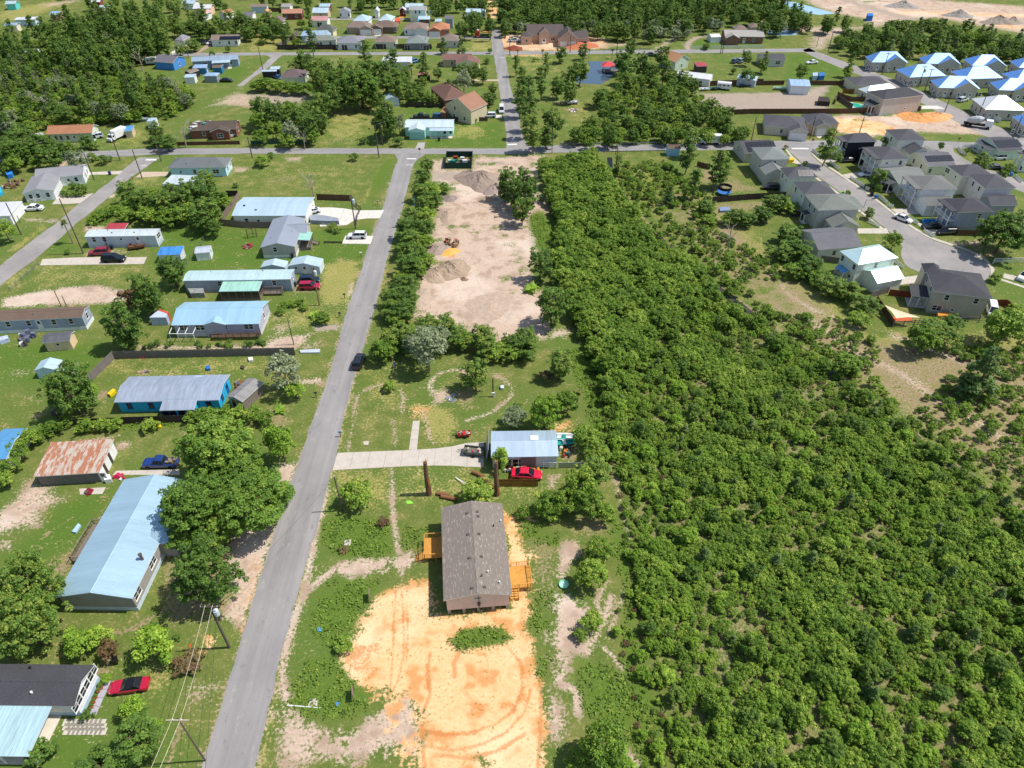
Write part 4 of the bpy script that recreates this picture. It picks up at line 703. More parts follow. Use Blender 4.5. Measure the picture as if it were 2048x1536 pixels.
hs('brown_hip_house','house with a dark brown hip roof beside two metal carports','C',(480,1235),(850,1240),(955,1130),z=2.8,roof='h',rise=1.9,oh=.4,wall='#c8cabd',rm=shingle('#6a5c5f',.18),win='r:-2w,1w')
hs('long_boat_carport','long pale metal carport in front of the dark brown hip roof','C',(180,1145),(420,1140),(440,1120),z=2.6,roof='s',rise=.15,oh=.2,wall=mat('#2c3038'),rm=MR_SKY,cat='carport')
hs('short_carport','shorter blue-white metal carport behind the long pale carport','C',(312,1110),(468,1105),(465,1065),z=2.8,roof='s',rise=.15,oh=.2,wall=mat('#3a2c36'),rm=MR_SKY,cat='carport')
hs('light_trailer','white storage trailer parked at the tree edge north of the lawn','a',(1172,972),(1238,968),(1248,940),z=2.5,roof='f',rise=0,oh=.02,wall='#cdd0d8',rm=MR_SKY,cat='trailer')
  # --- north of the cross road, centre
H=hs('mint_garage_house','pale mint house with a white metal roof and wide garage facing the cross road','b',(1265,1045),(1400,1045),d=(1267,985),z=3.0,roof='G',rise=.8,oh=.2,wall='#a6cfc8',rm=metal_roof('#c8dbe2',.4,streak=.08),win='f:0G',frame=mat('#8fc4bb'))
wing(H,3.6,3.2,15.6,7.2,3.0,'g',.9,'f:5w,7w',oh=.2);porch(H,7.6,-1.2,7.4,2.4,2.6,.25,MR_SKY,5,.12)
H=hs('orange_gable_house','tall cream house with a steep orange shingle gable roof','b',(1560,835),(1768,890),d=(1640,745),z=4.6,roof='G',rise=3.2,oh=.25,wall='#b7ad92',rm=shingle('#9a7460',.2),win='f:-2w,2.5w,-1.5w^',Wd=9,store=2.6)
hs('brick_wing','low brick and shingle shed against the steep orange gabled house','b',(1525,895),(1565,900),(1570,850),z=2.6,roof='g',rise=.8,oh=.1,wall=mat('#9a6a52',.9),rm=SH_ORG,cat='shed')
hs('red_roof_house','brick house with a reddish-brown hip-and-gable roof behind young trees','b',(1440,700),(1480,735),(1660,640),z=3.0,roof='h',rise=2.6,oh=.3,wall=mat('#96624e',.9),rm=shingle('#75594f',.2),Wd=9,L=15)
H=hs('brown_l_house','brown-roofed house with a cream gable and an orange-roofed carport','D',(1020,955),(1500,955),(1495,868),z=2.9,roof='g',rise=1.2,oh=.3,wall='#a99a80',rm=shingle('#7a5d55',.18),win='f:-6w,-2w,2d')
wing(H,H.L/2-1.5,-H.W/2-1.8,9.5,6.5,2.8,'G',1.5,'f:0w',wall='#cfc9ae')
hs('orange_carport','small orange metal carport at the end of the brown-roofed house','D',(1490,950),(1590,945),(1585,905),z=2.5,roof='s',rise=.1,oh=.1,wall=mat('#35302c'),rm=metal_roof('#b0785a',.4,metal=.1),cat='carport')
hs('white_long_barn','long white flat-looking metal barn roof behind dark trees','D',(55,992),(522,990),(524,912),z=3.2,roof='s',rise=.2,oh=.1,wall='#b9bdb8',rm=MR_WHITE,cat='barn')
hs('white_gable_shed','small white gabled shed beside the mown strip','b',(1075,800),(1195,790),(1200,755),z=2.4,roof='G',rise=.9,oh=.2,wall='#b4c4d0',rm=MR_PALE,cat='shed')
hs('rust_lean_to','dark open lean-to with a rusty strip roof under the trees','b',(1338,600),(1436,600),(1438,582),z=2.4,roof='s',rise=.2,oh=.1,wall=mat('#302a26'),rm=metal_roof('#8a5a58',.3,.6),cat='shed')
  # --- back rows by the far cross road
def far(name,label,fr,A,B,C,z=2.9,roof='h',rise=1.9,wall='#c9c2b4',rm=None,win='',d=None,**k):
 return hs(name,label,fr,A,B,C,z=z,roof=roof,rise=rise,oh=.4,wall=wall,rm=rm,win=win,d=d,**k)
g_='houses between the back streets'
far('hip_house','grey hip-roofed house behind the dark fence, next to the tall tree','C',(1370,688),(1780,690),(1760,590),rm=shingle('#82828a',.15),wall='#b9c0c0',win='f:-5w,-2p,3w')
far('hip_house','brown hip-roofed house behind the fence just right of the tall tree','D',(-60,672),(285,672),(330,585),rm=SH_TAN,wall='#bdbcae',win='f:-4w,-1p,4w')
far('hip_house','green-grey hip-roofed house with a dark screened back behind the fence','D',(440,690),(785,690),(815,590),rm=shingle('#7c8481',.15),wall='#6d7274',win='f:-4p,2w,4p')
far('hip_house','taupe hip-roofed house at the fence end between two conical dark trees','D',(985,655),(1310,655),(1290,575),rm=shingle('#7f746c',.15),wall='#b3afa6',win='f:2w,4w')
far('hip_house','low green-grey roofed house behind the playset','C',(870,655),(1380,640),(1460,580),rm=shingle('#7d8279',.15),wall='#d6d2bd',rise=1.4,win='f:0w,4w,-3w')
far('hip_house','house with a pale blue metal hip roof at the fence corner','C',(805,575),(1290,560),(1420,530),rm=metal_roof('#a9c1d0',.5),wall='#a3b3bd',rise=1.7)
far('hip_house','dark grey roofed house with a cream double gable','C',(1050,480),(1330,495),(1470,455),rm=shingle('#636660',.2),wall='#cdbf9a',rise=2.0,win='f:2w')
for lb,fr_,A,B,C,rm_,wl,gx in(('brown-roofed house with a white garage door facing the back street','C',(1525,435),(1900,440),(1890,375),SH_TAN,'#9a8573',4.2),('brown house with a dark front gable and dark garage facing the back street','D',(-70,430),(300,430),(270,360),shingle('#76655a',.2),'#6e5a4c',-4.2),('brown hip-roofed house with a white garage and a tree shadow on its roof','D',(395,460),(750,470),(690,375),SH_TAN,'#c9cbc9',3.6),('orange-roofed house with a white garage at the end of the back street','D',(850,470),(1150,465),(1130,385),shingle('#b1785a',.2),'#a06a50',-2.8)):
 H=far('garage_fronted_house',lb,fr_,A,B,C,rm=rm_,wall=wl,win='f:%.1fw'%(-gx))
 wing(H,gx,-H.W/2-.4,6.4,3.2,2.85,'G',1.3,'f:0G')
far('pale_roof_house','white house with a pale blue metal hip roof left of the back-street pair','C',(1640,335),(1890,340),(1860,265),rm=MR_PALE,wall='#dfe3e4')
far('pale_roof_house','white house with a pale metal roof behind the dark-gabled brown house','D',(0,330),(215,335),(200,262),rm=MR_SKY,wall='#dfe3e4')
H=far('two_storey_house','two-storey pale house with three dark windows in a row','D',(490,160),(768,160),(765,130),z=5.2,roof='g',rise=.7,rm=metal_roof('#a8a8a4',.5),wall='#cfcdb8',Wd=8,win='f:-6.4w^,-4.6w^,-.9w^,.9w^,4.6w^,6.4w^')
far('blue_grey_shed','blue-grey barn-shaped shed at the back street trees','D',(1060,300),(1205,300),(1195,255),z=4.2,roof='g',rise=.8,rm=SH_GRY,wall='#8c9aa6',cat='shed')
far('pink_roof_house','long house with a dusty pink metal roof','C',(965,330),(1240,330),(1230,270),roof='g',rise=1.2,rm=metal_roof('#b98a84',.5,metal=.1),wall='#d9d4ca',win='f:0p')
far('brick_ranch_house','long brick ranch house with a light orange-brown roof','C',(500,215),(830,210),(850,160),roof='g',rise=1.2,rm=shingle('#b07f68',.15),wall=mat('#7a4e42',.9),win='f:-3w,2w')
far('purple_brown_house','hip-roofed house with a purplish brown roof in front of the brick ranch','C',(325,345),(520,345),(600,290),rm=shingle('#7a6666',.15),wall='#cfc7bb')
far('orange_gable_shed','small peach-coloured gabled house at the wood edge','C',(190,190),(300,200),(340,180),roof='G',rise=1.1,rm=shingle('#c9976a',.15),wall='#d9a98a',z=2.6)
far('white_long_house','white gable house with a grey-blue roof and hedge in front','C',(1415,190),(1600,190),(1615,160),roof='G',rise=1.5,rm=shingle('#8f95a0',.15),wall='#e3e5e4',win='f:-2w,2w')
far('white_gambrel_shed','small white shed with a rounded pale roof','C',(1975,190),(2060,190),(2065,150),roof='G',rise=1.4,rm=MR_WHITE,wall='#dfe3e2',cat='shed')
far('white_gable_row_house','white-walled house with a grey gable roof on the far hill','C',(490,110),(640,112),(690,70),roof='g',rise=1.0,rm=shingle('#9a948e',.15),wall='#e4e4e2')
far('metal_roof_cottage','cottage with a white metal roof and tan gables','C',(990,205),(1250,205),(1230,150),roof='g',rise=1.6,rm=MR_SKY,wall='#bba98c',win='f:0w')
far('red_barn','red-walled barn with a pale metal roof','C',(1100,105),(1275,105),(1278,60),roof='g',rise=.8,rm=MR_PALE,wall=mat('#7c2f2a',.9),cat='barn')
far('long_white_roof_house','long house with a bright white-blue metal roof behind trees','D',(430,118),(720,118),(700,70),roof='g',rise=1.2,rm=MR_SKY,wall='#b9c3c9')
far('barn_red_hut','small dark red hut beside the two-storey pale house','D',(330,165),(445,165),(450,140),roof='G',rise=1.2,rm=MR_WHITE,wall=mat('#6d2c2a',.9),cat='shed')
far('white_wing_house','wide white house with a white metal roof and porch in the far trees','D',(1400,195),(1720,200),(1715,165),roof='g',rise=1.2,rm=MR_SKY,wall='#cfd8de',win='f:-6w,-2p,4w')
far('blue_pool_house','small pale-roofed house behind the blue above-ground pool','D',(640,310),(830,310),(825,270),roof='g',rise=1.0,rm=MR_SKY,wall='#6a5250')
far('white_flat_shed','small white metal shed near the blue-grey barn','D',(905,345),(1015,345),(1010,305),roof='s',rise=.2,rm=MR_SKY,wall='#a8bccb',z=2.3,cat='shed')
far('bright_roof_barn','large bright white roofed barn in the far trees','B',(1030,140),(1320,135),(1290,75),z=3.4,roof='g',rise=1.0,rm=MR_WHITE,wall='#c9a98e',cat='barn')
far('white_slant_house','white house with a dusty orange roof standing among far trees','B',(1440,210),(1560,225),(1580,165),roof='G',rise=1.1,rm=SH_ORG,wall='#e8e8e6',z=3.2)
far('pink_white_house','white house with a faded pink roof in front of the bright barn','B',(1100,225),(1200,235),(1210,170),roof='G',rise=1.0,rm=metal_roof('#c99a90',.5,metal=.1),wall='#e5e2df')
far('white_ridge_house','white long house with blue-white roof at the top of the far wood','B',(850,50),(1040,60),(1040,10),roof='g',rise=1.0,rm=MR_SKY,wall='#e4e6e8')
far('grey_yard_house','grey house with a white end wall near the top of the wood','B',(1820,250),(1990,250),(2000,195),roof='g',rise=1.0,rm=SH_GRY,wall='#d8d8d0')
far('small_white_gable','little white gable house at the left of the wood clearing','B',(-20,290),(60,295),(80,240),roof='G',rise=1.2,rm=SH_GRY,wall='#dfe2e4')
far('top_brown_house','low brown and white house row at the top left of the wood','A',(1470,190),(1660,190),(1700,150),roof='g',rise=.9,rm=SH_TAN,wall='#c9a68c')
far('top_white_house','low white-roofed house behind the brown and white house','A',(1580,125),(1740,120),(1840,85),roof='g',rise=.7,rm=MR_SKY,wall='#b9c0c9')
far('top_round_roof','white barn-roofed building at the top of the picture','A',(1450,35),(1600,30),(1600,-10),roof='g',rise=1.4,rm=MR_WHITE,wall=mat('#8a4a42',.9),cat='barn')
far('corner_white_row','long white mobile home in the clearing at the far left','A',(225,320),(555,310),(570,265),roof='g',rise=.4,rm=MR_WHITE,wall='#aebfd0')
far('corner_blue_roof','blue-grey roofed building at the left edge below the white mobile home','A',(60,410),(260,405),(240,365),roof='g',rise=.6,rm=MR_BLUE,wall='#c9c0ae')
far('corner_teal_house','teal-walled house in the top left corner','A',(70,65),(240,60),(235,20),roof='g',rise=.8,rm=MR_PALE,wall='#57b3b0')
far('wood_white_house','white mobile home glimpsed between the trees of the left wood','A',(370,830),(680,825),(670,780),roof='g',rise=.4,rm=MR_WHITE,wall='#9fb0c4')
far('wood_white_shed','white boxy trailer pair glimpsed in the left wood','A',(1345,790),(1450,820),(1560,680),roof='f',rise=0,rm=MR_WHITE,wall='#d6d9de',z=3,cat='trailer')
far('field_white_house','reddish house with a pale roof at the meadow edge, far left','A',(780,240),(930,235),(925,180),roof='g',rise=.8,rm=MR_BLUE,wall='#a98078')
far('teal_row_house','long house with teal end wall at the top of the picture','C',(0,110),(270,105),(260,70),roof='g',rise=.7,rm=SH_TAN,wall='#a8b8c4')
 # --- new brick house on its clay pad
H=hs('new_brick_house','new tan brick house with a dark shingle roof on a wide clay pad','E',(330,560),(925,560),(945,455),z=3.2,roof='g',rise=2.9,oh=.4,wall=mat('#cfae96',.9,.15,3),rm=shingle('#5e5653',.2),Wd=13)
wing(H,-8.2,-H.W/2-.6,5.2,5,3.2,'h',1.7,'f:0w');wing(H,-.6,-H.W/2-.5,4.6,4,4.4,'G',1.9,'f:0D');wing(H,9.6,-H.W/2-2.6,8.6,9,3.3,'G',3.2,'f:-1.9g,1.9g');wing(H,14.5,-H.W/2-1.5,8,8,3.2,'g',2.2,'r:0W;f:2p')
put_openings(H.root,'f:3.4W',H.L-.8,H.W-.8,0,H.fm)
 # --- north-east: houses behind the thicket
H=hs('brick_ranch_east','brick ranch house with a light grey roof behind a long white fence','c',(1800,290),(2120,295),d=(1790,245),z=2.9,roof='g',rise=1.5,oh=.4,wall=mat('#8d6a58',.9),rm=shingle('#a09c96',.15),win='f:-4w,0d,4w',Wd=10)
wing(H,-H.L/2+3,-H.W/2-1,6,4,2.9,'G',1.4)
hs('grey_back_house','grey-roofed house peeping out behind the brick ranch','c',(1880,235),(1980,235),(1975,208),z=2.9,roof='h',rise=1.4,oh=.3,wall='#9a938a',rm=SH_TAN)
hs('corner_back_house','grey hip-roofed outbuilding near the brick ranch and small pond','d',(5,205),(75,205),(60,180),z=2.8,roof='h',rise=1.2,oh=.3,wall='#a39c93',rm=SH_TAN)
hs('white_barrel_shed','white carport with a rounded roof on the gravel drive','c',(1690,298),(1770,295),(1768,268),z=2.3,roof='g',rise=.7,oh=.05,wall='#cfd3d6',rm=MR_WHITE,cat='carport')
H=hs('tan_gable_house','pale green house with a tan shingle roof and a red-roofed lean-to','c',(1405,500),(1520,470),d=(1380,440),z=3.4,roof='G',rise=2.2,oh=.3,wall='#a9b7a4',rm=shingle('#ad8163',.2),win='f:0w',Wd=9)
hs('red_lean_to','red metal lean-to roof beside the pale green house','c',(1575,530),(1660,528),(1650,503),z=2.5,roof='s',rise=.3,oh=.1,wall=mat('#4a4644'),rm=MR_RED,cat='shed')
hs('white_peak_barn','white metal barn with a peaked roof above the parking lot fence','c',(1405,605),(1490,615),(1580,625),z=2.8,roof='g',rise=.9,oh=.15,wall='#cfd4d6',rm=MR_WHITE,cat='barn',Wd=7,L=13)
hs('white_roof_workshop','low white-roofed workshop behind the board fence by the parked boats','c',(1895,625),(2048,645),(2060,610),z=2.6,roof='g',rise=.5,oh=.15,wall='#9da5ac',rm=MR_SKY,cat='shed')
hs('dark_ranch_house','white ranch house with a dark roof on the wooded lawn east of the pond','d',(85,445),(270,445),(275,405),z=2.8,roof='g',rise=1.2,oh=.3,wall='#b7b3ad',rm=SH_DK,win='f:2W,-2w')
hs('lot_workshop','white workshop with a pale blue gable roof at the gravel parking lot','d',(305,640),(455,645),d=(250,600),z=3.2,roof='g',rise=1.0,oh=.3,wall='#c6cdd2',rm=MR_BLUE,win='r:0d',cat='workshop',Wd=8)
hs('dark_hip_house','tan house with a near-black hip roof behind the fenced swimming pool','d',(790,640),(1060,635),d=(735,610),z=3.0,roof='h',rise=1.7,oh=.3,wall='#c9bda8',rm=SH_DK,win='f:-3w',Wd=10)
hs('glare_roof_house','house whose white metal hip roof glares in the sun beside the pool','d',(880,698),(1110,668),d=(803,665),z=3.0,roof='h',rise=1.6,oh=.3,wall='#c4b9a7',rm=metal_roof('#cfe0ec',streak=.05),win='l:0w')
H=hs('two_storey_pool_house','two-storey grey house with a near-black roof and columned porch by the pool','d',(1000,745),(1305,710),d=(930,725),z=5.6,roof='h',rise=1.8,oh=.3,wall='#a9a49c',rm=SH_BLK,win='f:2s',Wd=9)
porch(H,-H.L/2-1,-.5,5,3,3.0,.8,SH_BLK,4,.15,rot=-math.pi/2)
g_='blue metal roofed apartment blocks'
apts=[('A',(910,465),(1182,468),(800,422)),('B',(1315,475),(1578,481),(1190,431)),('C',(1660,490),(1922,496),(1540,441)),('D',(2010,505),(2270,512),(1880,456)),('E',(1195,578),(1470,566),(1065,520)),('F',(1610,592),(1892,582),(1475,535)),('G',(1990,606),(2270,600),(1850,550)),('H',(1410,655),(1722,664),(1265,598)),('I',(1860,672),(2170,684),(1705,612)),('J',(1760,818),(2065,825),(1590,735)),('K',(2048,940),(2330,950),(1890,866))]
albl=['leftmost blue-roofed apartment block in the far row, by the dark wood','second blue-roofed apartment block of the far row','third blue-roofed apartment block of the far row','blue-roofed apartment block of the far row cut by the picture edge','leftmost blue-roofed block of the middle row without a front gable','second blue-roofed block of the middle row without a front gable','blue-roofed block of the middle row cut by the picture edge','gabled blue-roofed block beside the street poles','gabled blue-roofed block right of the street poles, cut by the edge','block with a glaring white hip roof beside the white vinyl fence','nearest pale-roofed block at the right edge beside the diagonal road']
for(k,A,B,d_),lb in zip(apts,albl):
 H=hs('apartment_block',lb,'d',A,B,d=d_,z=3.6,roof='h',rise=3.0,oh=.5,wall='#aaa398',rm=MR_APT if k not in 'J' else metal_roof('#d8e4ec',streak=.05),win='f:-8w,-6w,-4d,-2w,2w,4d,6w,8w; l:-4w,-1w,2w,5w',group=g_,cat='apartment block')
 if k in 'ABCDHI':wing(H,H.L*.16,-H.W/2+2.6,8.5,6.5,3.65,'G',2.3,'f:-2d,0w,2d')
 # --- street south of the parking lot
H=hs('tan_street_house','tan one-storey house with dark roof and white garage, left of its near twin','d',(110,940),(240,950),d=(5,870),z=2.9,roof='h',rise=1.9,oh=.3,wall='#bdb4a6',rm=SH_DK,win='f:-1w',L=13,Wd=11)
wing(H,3.8,-H.W/2-1.2,6,4,2.9,'G',1.4,'f:0G')
H=hs('tan_street_house','tan one-storey house with dark roof beside the bare clay building lot','d',(440,925),(600,925),d=(320,855),z=2.9,roof='h',rise=1.9,oh=.3,wall='#b8aa9a',rm=SH_DK,win='f:2d',L=10)
wing(H,-1.5,-H.W/2-1,5.4,4,2.9,'G',1.3,'f:0g')
 # --- cul-de-sac subdivision
def townhouse(label,fr,A,B,C=None,d=None,z=5.5,wall='#cfc9bd',rm=SH_DK,win='',roof='h',rise=1.7,por=None,name='suburban_house',**k):
 H=hs(name,label,fr,A,B,C,d=d,z=z,roof=roof,rise=rise,oh=.35,wall=wall,rm=rm,win=win,**k)
 if por:
  n_,dep=por;r=link('porch',None,H.root,(-H.L/2-dep/2+.4,0,0),-math.pi/2);w_=H.W-1.2
  for lv,zz in((0,.12),(1,2.9)):
   mb=MB();mb.box(-w_/2,w_/2,-dep/2,dep/2,zz-.16,zz);mb.build('porch_floor',concrete()if lv==0 else TRIM,r)
   if lv:
    mb=MB();mb.box(-w_/2,w_/2,-dep/2,-dep/2+.05,zz+.85,zz+.93);[mb.box(-w_/2+w_*q/24-.02,-w_/2+w_*q/24+.02,-dep/2,-dep/2+.04,zz,zz+.85)for q in range(25)];mb.build('railing',WHITE,r)
  for q in range(n_):x=-w_/2+.12+(w_-.24)*q/(n_-1);mb=MB();mb.box(-.1,.1,-.1,.1,.12,z-.1);mb.build('column',WHITE,r,(x,-dep/2+.14,0))
  mb=MB();mb.box(-w_/2-.2,w_/2+.2,-dep/2-.2,dep/2,z-.12,z+.04);mb.build('porch_roof',[rm],r)
  put_openings(H.root,'l:-2d,1.5w,-2w^,1.5w^',H.L-.7,H.W-.7,0,H.fm)
 return H
H=townhouse('large grey-tan two-storey house at the cul-de-sac with covered patio and shade sail','n',(1480,1020),(1850,1066),(1752,905),wall='#a59d90',rm=SH_BLK,win='f:-2.6w^,3w^,-3.6W,-.6s; l:-2w^,2w^')
wing(H,-H.L/2+1.2,H.W/2-.5,3.6,4,5.5,'h',1.4)
porch(H,-H.L/2-1.4,-1.2,3.6,4.2,2.8,.5,SH_BLK,3,.1,rot=0)
H=townhouse('cream two-storey house with a white and pale blue metal roof at the cul-de-sac','n',(1000,853),(1255,806),d=(858,769),wall='#d3d0c0',rm=metal_roof('#bcdcea',streak=.05),win='l:-2w^,2w^,-2w,1.5d; f:0w^')
wing(H,.6,-H.W/2-1.6,7.2,6,3.0,'g',1.5,'r:0G')
porch(H,-H.L/2-.8,0,3,1.6,2.7,.3,MR_BRT,2,.1,rot=-math.pi/2)
townhouse('one-storey house with a plain grey gable roof next to the metal-roofed cream house','n',(748,758),(1028,735),(1000,630),z=2.9,roof='g',rise=1.9,wall='#c6c2b6',rm=SH_GRY,win='f:-1w,2w',Wd=10)
H=townhouse('grey two-storey house with a green-grey roof and lower front gable left of the street','n',(748,508),(1015,500),(985,432),wall='#a3a19a',rm=SH_GRN,win='l:-1w^,2w^',Wd=9)
wing(H,.6,-H.W/2-1.8,7,5.2,3.0,'G',1.8,'l:0w');porch(H,-H.L/2-.7,0,2.4,1.5,2.6,.3,SH_BLK,2,.1,rot=-math.pi/2);porch(H,H.L/2+.7,0,6,1.8,5.4,.1,SH_GRN,3,.12,rot=math.pi/2)
townhouse('cream two-storey house with a dark hip roof and white eaves left of the street','n',(660,410),(866,404),d=(560,328),wall='#d4d1c4',rm=shingle('#55565b',.2),win='l:-2w^,2s^,1w; f:0s^')
H=townhouse('cream house with dark roof and scattered black solar panels left of the street','n',(552,300),(742,298),d=(470,240),wall='#d2cfc0',rm=SH_DK,win='l:-1w^,2s^')
panel_pv(H,H.roof,-1.0,3.2,-3.0,-1.0,5.5+1.7,1.7/(min(H.W,H.L)/2),4,1)
H=townhouse('grey two-storey house with a pale grey-green roof and lower gable wing near the street mouth','n',(388,187),(571,183),(550,126),wall='#b1aea6',rm=shingle('#7d8280',.2),win='f:0w^',Wd=9)
wing(H,-1,-H.W/2-2,6.4,6,3.2,'G',1.7,'')
H=townhouse('one-storey house with rows of solar panels beside the delivery van','n',(285,150),(478,140),(462,77),z=2.9,roof='g',rise=1.9,wall='#b5b0a8',rm=SH_DK,Wd=10)
panel_pv(H,H.roof,-3.5,5.5,-4.4,-.6,2.9+1.9,1.9/(H.W/2),6,3)
H=townhouse('black two-storey house with white porch columns at the street mouth','S',(440,157),(706,150),d=(345,97),wall='#22242b',rm=SH_DK,por=(4,1.8))
wing(H,2.5,-H.W/2-1.6,6,5,3.0,'g',1.5,wall='#22242b')
townhouse('cream two-storey house with double-height white porch next to the black house','S',(745,317),(1006,309),d=(552,205),wall='#cfc8bb',rm=SH_DK,win='f:-2s^,2w^',por=(4,1.8))
H=townhouse('cream house behind the black house with a lower gable wing facing the viewer','S',(900,142),(1156,138),(1125,70),wall='#d2cec2',rm=SH_DK,win='l:0w^',Wd=9)
wing(H,1,-H.W/2-2,6.6,5.6,3.1,'G',1.7,'')
H=townhouse('low cream gable house with two long bands of solar panels','S',(1172,382),(1432,372),(1395,300),z=2.9,roof='g',rise=1.8,wall='#c6c6b6',rm=SH_GRY,win='l:-2w,2w; f:-3w',Wd=11)
panel_pv(H,H.roof,-3.5,4.5,-3.6,-1.2,2.9+1.8,1.8/(H.W/2),7,2)
H=townhouse('mint one-storey house with solar panels at the far street corner','S',(1830,243),(2044,230),(2010,150),z=2.9,roof='g',rise=1.8,wall='#b9c9be',rm=SH_DK,win='l:-2w,1d',Wd=11)
panel_pv(H,H.roof,-3.5,4.5,-4.0,-.8,2.9+1.8,1.8/(H.W/2),6,3);porch(H,-H.L/2-.9,0,7,2,2.7,.5,SH_DK,4,.12,rot=-math.pi/2)
townhouse('pale two-storey house with porch cut by the picture edge','S',(2060,265),(2300,265),d=(1975,240),wall='#cfcfc8',rm=SH_DK,por=(4,1.6))
H=townhouse('one-storey house with a grey-green gable roof and columned porch beside a black pickup','S',(905,547),(1186,520),(1165,455),z=2.9,roof='g',rise=1.9,wall='#b9bcb9',rm=shingle('#7d807c',.2),Wd=11)
porch(H,-H.L/2-1.0,-1,6.5,2.2,2.7,.6,SH_DK,5,.12,rot=-math.pi/2)
H=townhouse('white two-storey house with a grey roof, double porch and white garage wing','S',(1120,592),(1446,589),(1420,506),wall='#e2e4e5',rm=shingle('#737371',.2),por=(4,1.8),Wd=9)
wing(H,-1.4,-H.W/2-1.9,7,5,3.1,'g',1.5,'l:0G')
townhouse('tan two-storey house with small upper windows behind the white house','S',(1480,468),(1762,456),d=(1320,371),wall='#c9c3b6',rm=SH_DK,win='l:-3W^,1s^; f:1w^')
H=townhouse('pale two-storey house with dark porch awning behind the blue-grey house','S',(1690,578),(1977,574),(1930,488),wall='#bcb8b8',rm=SH_DK,win='l:-1w^,2w^',Wd=9)
wing(H,-.6,-H.W/2-2.2,7,5.4,3.0,'g',1.5,'',wall='#83848c')
townhouse('blue-grey two-storey house with white porch near the large dark tree','S',(1450,798),(1774,791),d=(1258,672),wall='#878f9c',rm=SH_BLK,win='l:-2W^; f:1.5w^',por=(4,1.8))
hs('blue_cottage','small blue shed with a brown roof beside the road bridge','m',(840,98),(935,98),(955,72),z=2.4,roof='g',rise=.7,oh=.2,wall='#8db4cc',rm=SH_BRN,cat='shed')
    # ------------------------------------------------------------------ vegetation
def leaf_mat(name,a,b,c,rand=.5):
 t=NT(name);oi=t.n('ShaderNodeObjectInfo');at=t.n('ShaderNodeAttribute',attribute_name='tint')
 f=t.math('ADD',t.math('MULTIPLY',oi.outputs['Random'],rand),t.math('MULTIPLY',at.outputs['Fac'],1-rand*.6))
 c1=t.mix(t.mr(f,.2,.65),lin(a),lin(b));c1=t.mix(t.mr(f,.8,1.15),c1,lin(c))
 t.fin(c1,.55,.25);tr=t.n('ShaderNodeBsdfTranslucent');t.l(c1,tr.inputs['Color'])
 mx=t.n('ShaderNodeMixShader');mx.inputs[0].default_value=.32
 t.l(t.p.outputs[0],mx.inputs[1]);t.l(tr.outputs[0],mx.inputs[2]);t.l(mx.outputs[0],t.t.nodes['Material Output'].inputs['Surface']);return t.mat
LF_SHRUB=leaf_mat('leaf_shrub','#557529','#81a139','#b9c85a');LF_DARK=leaf_mat('leaf_dark','#4e6c2d','#6f8f3c','#9caa4c');LF_OAK=leaf_mat('leaf_roadside','#56762f','#789a3c','#a2b650')
LF_PINE=leaf_mat('leaf_needle','#5c763f','#76904e','#98a662');LF_LIME=leaf_mat('leaf_lime','#66892c','#8cb03a','#b8cc56');LF_GREY=leaf_mat('leaf_grey','#74855e','#939f78','#b0b694');LF_PALM=leaf_mat('leaf_palm','#5a6a2c','#7d8440','#a39a58');LF_BRN=leaf_mat('leaf_brown','#6a5138','#7c6848','#8f8a58')
LF_WEED=leaf_mat('leaf_weed','#5c782c','#7f9a3a','#aeb45a')
BARK=mat('#6d5c4e',.95,.3,4,.1);BARKP=mat('#8d7f72',.95,.25,4,.1);BARKD=mat('#a89c90',.95,.2,4,.1)
def quads_mesh(name,C,N,size,tint,m,aspect=.7,seed=0):
 r=np.random.default_rng(seed);n=len(C);N=N/np.linalg.norm(N,axis=1,keepdims=True)
 a=r.normal(size=(n,3));T=np.cross(N,a);T/=np.linalg.norm(T,axis=1,keepdims=True)+1e-9;B=np.cross(N,T)
 s=(size*r.uniform(.65,1.35,n))[:,None];w_=s*aspect
 bend=N*s*r.uniform(-.1,.25,n)[:,None]
 V=np.stack([C-T*s*.5-bend*.5,C+B*w_*.5,C+T*s*.5-bend*.5,C-B*w_*.5],1).reshape(-1,3)
 me=bpy.data.meshes.new(name);me.vertices.add(4*n);me.loops.add(4*n);me.polygons.add(n)
 me.vertices.foreach_set('co',V.ravel().astype(np.float32));me.loops.foreach_set('vertex_index',np.arange(4*n,dtype=np.int32))
 me.polygons.foreach_set('loop_start',np.arange(0,4*n,4,dtype=np.int32));me.update(calc_edges=True)
 at=me.attributes.new('tint','FLOAT','FACE');at.data.foreach_set('value',tint.astype(np.float32));me.materials.append(m);return me
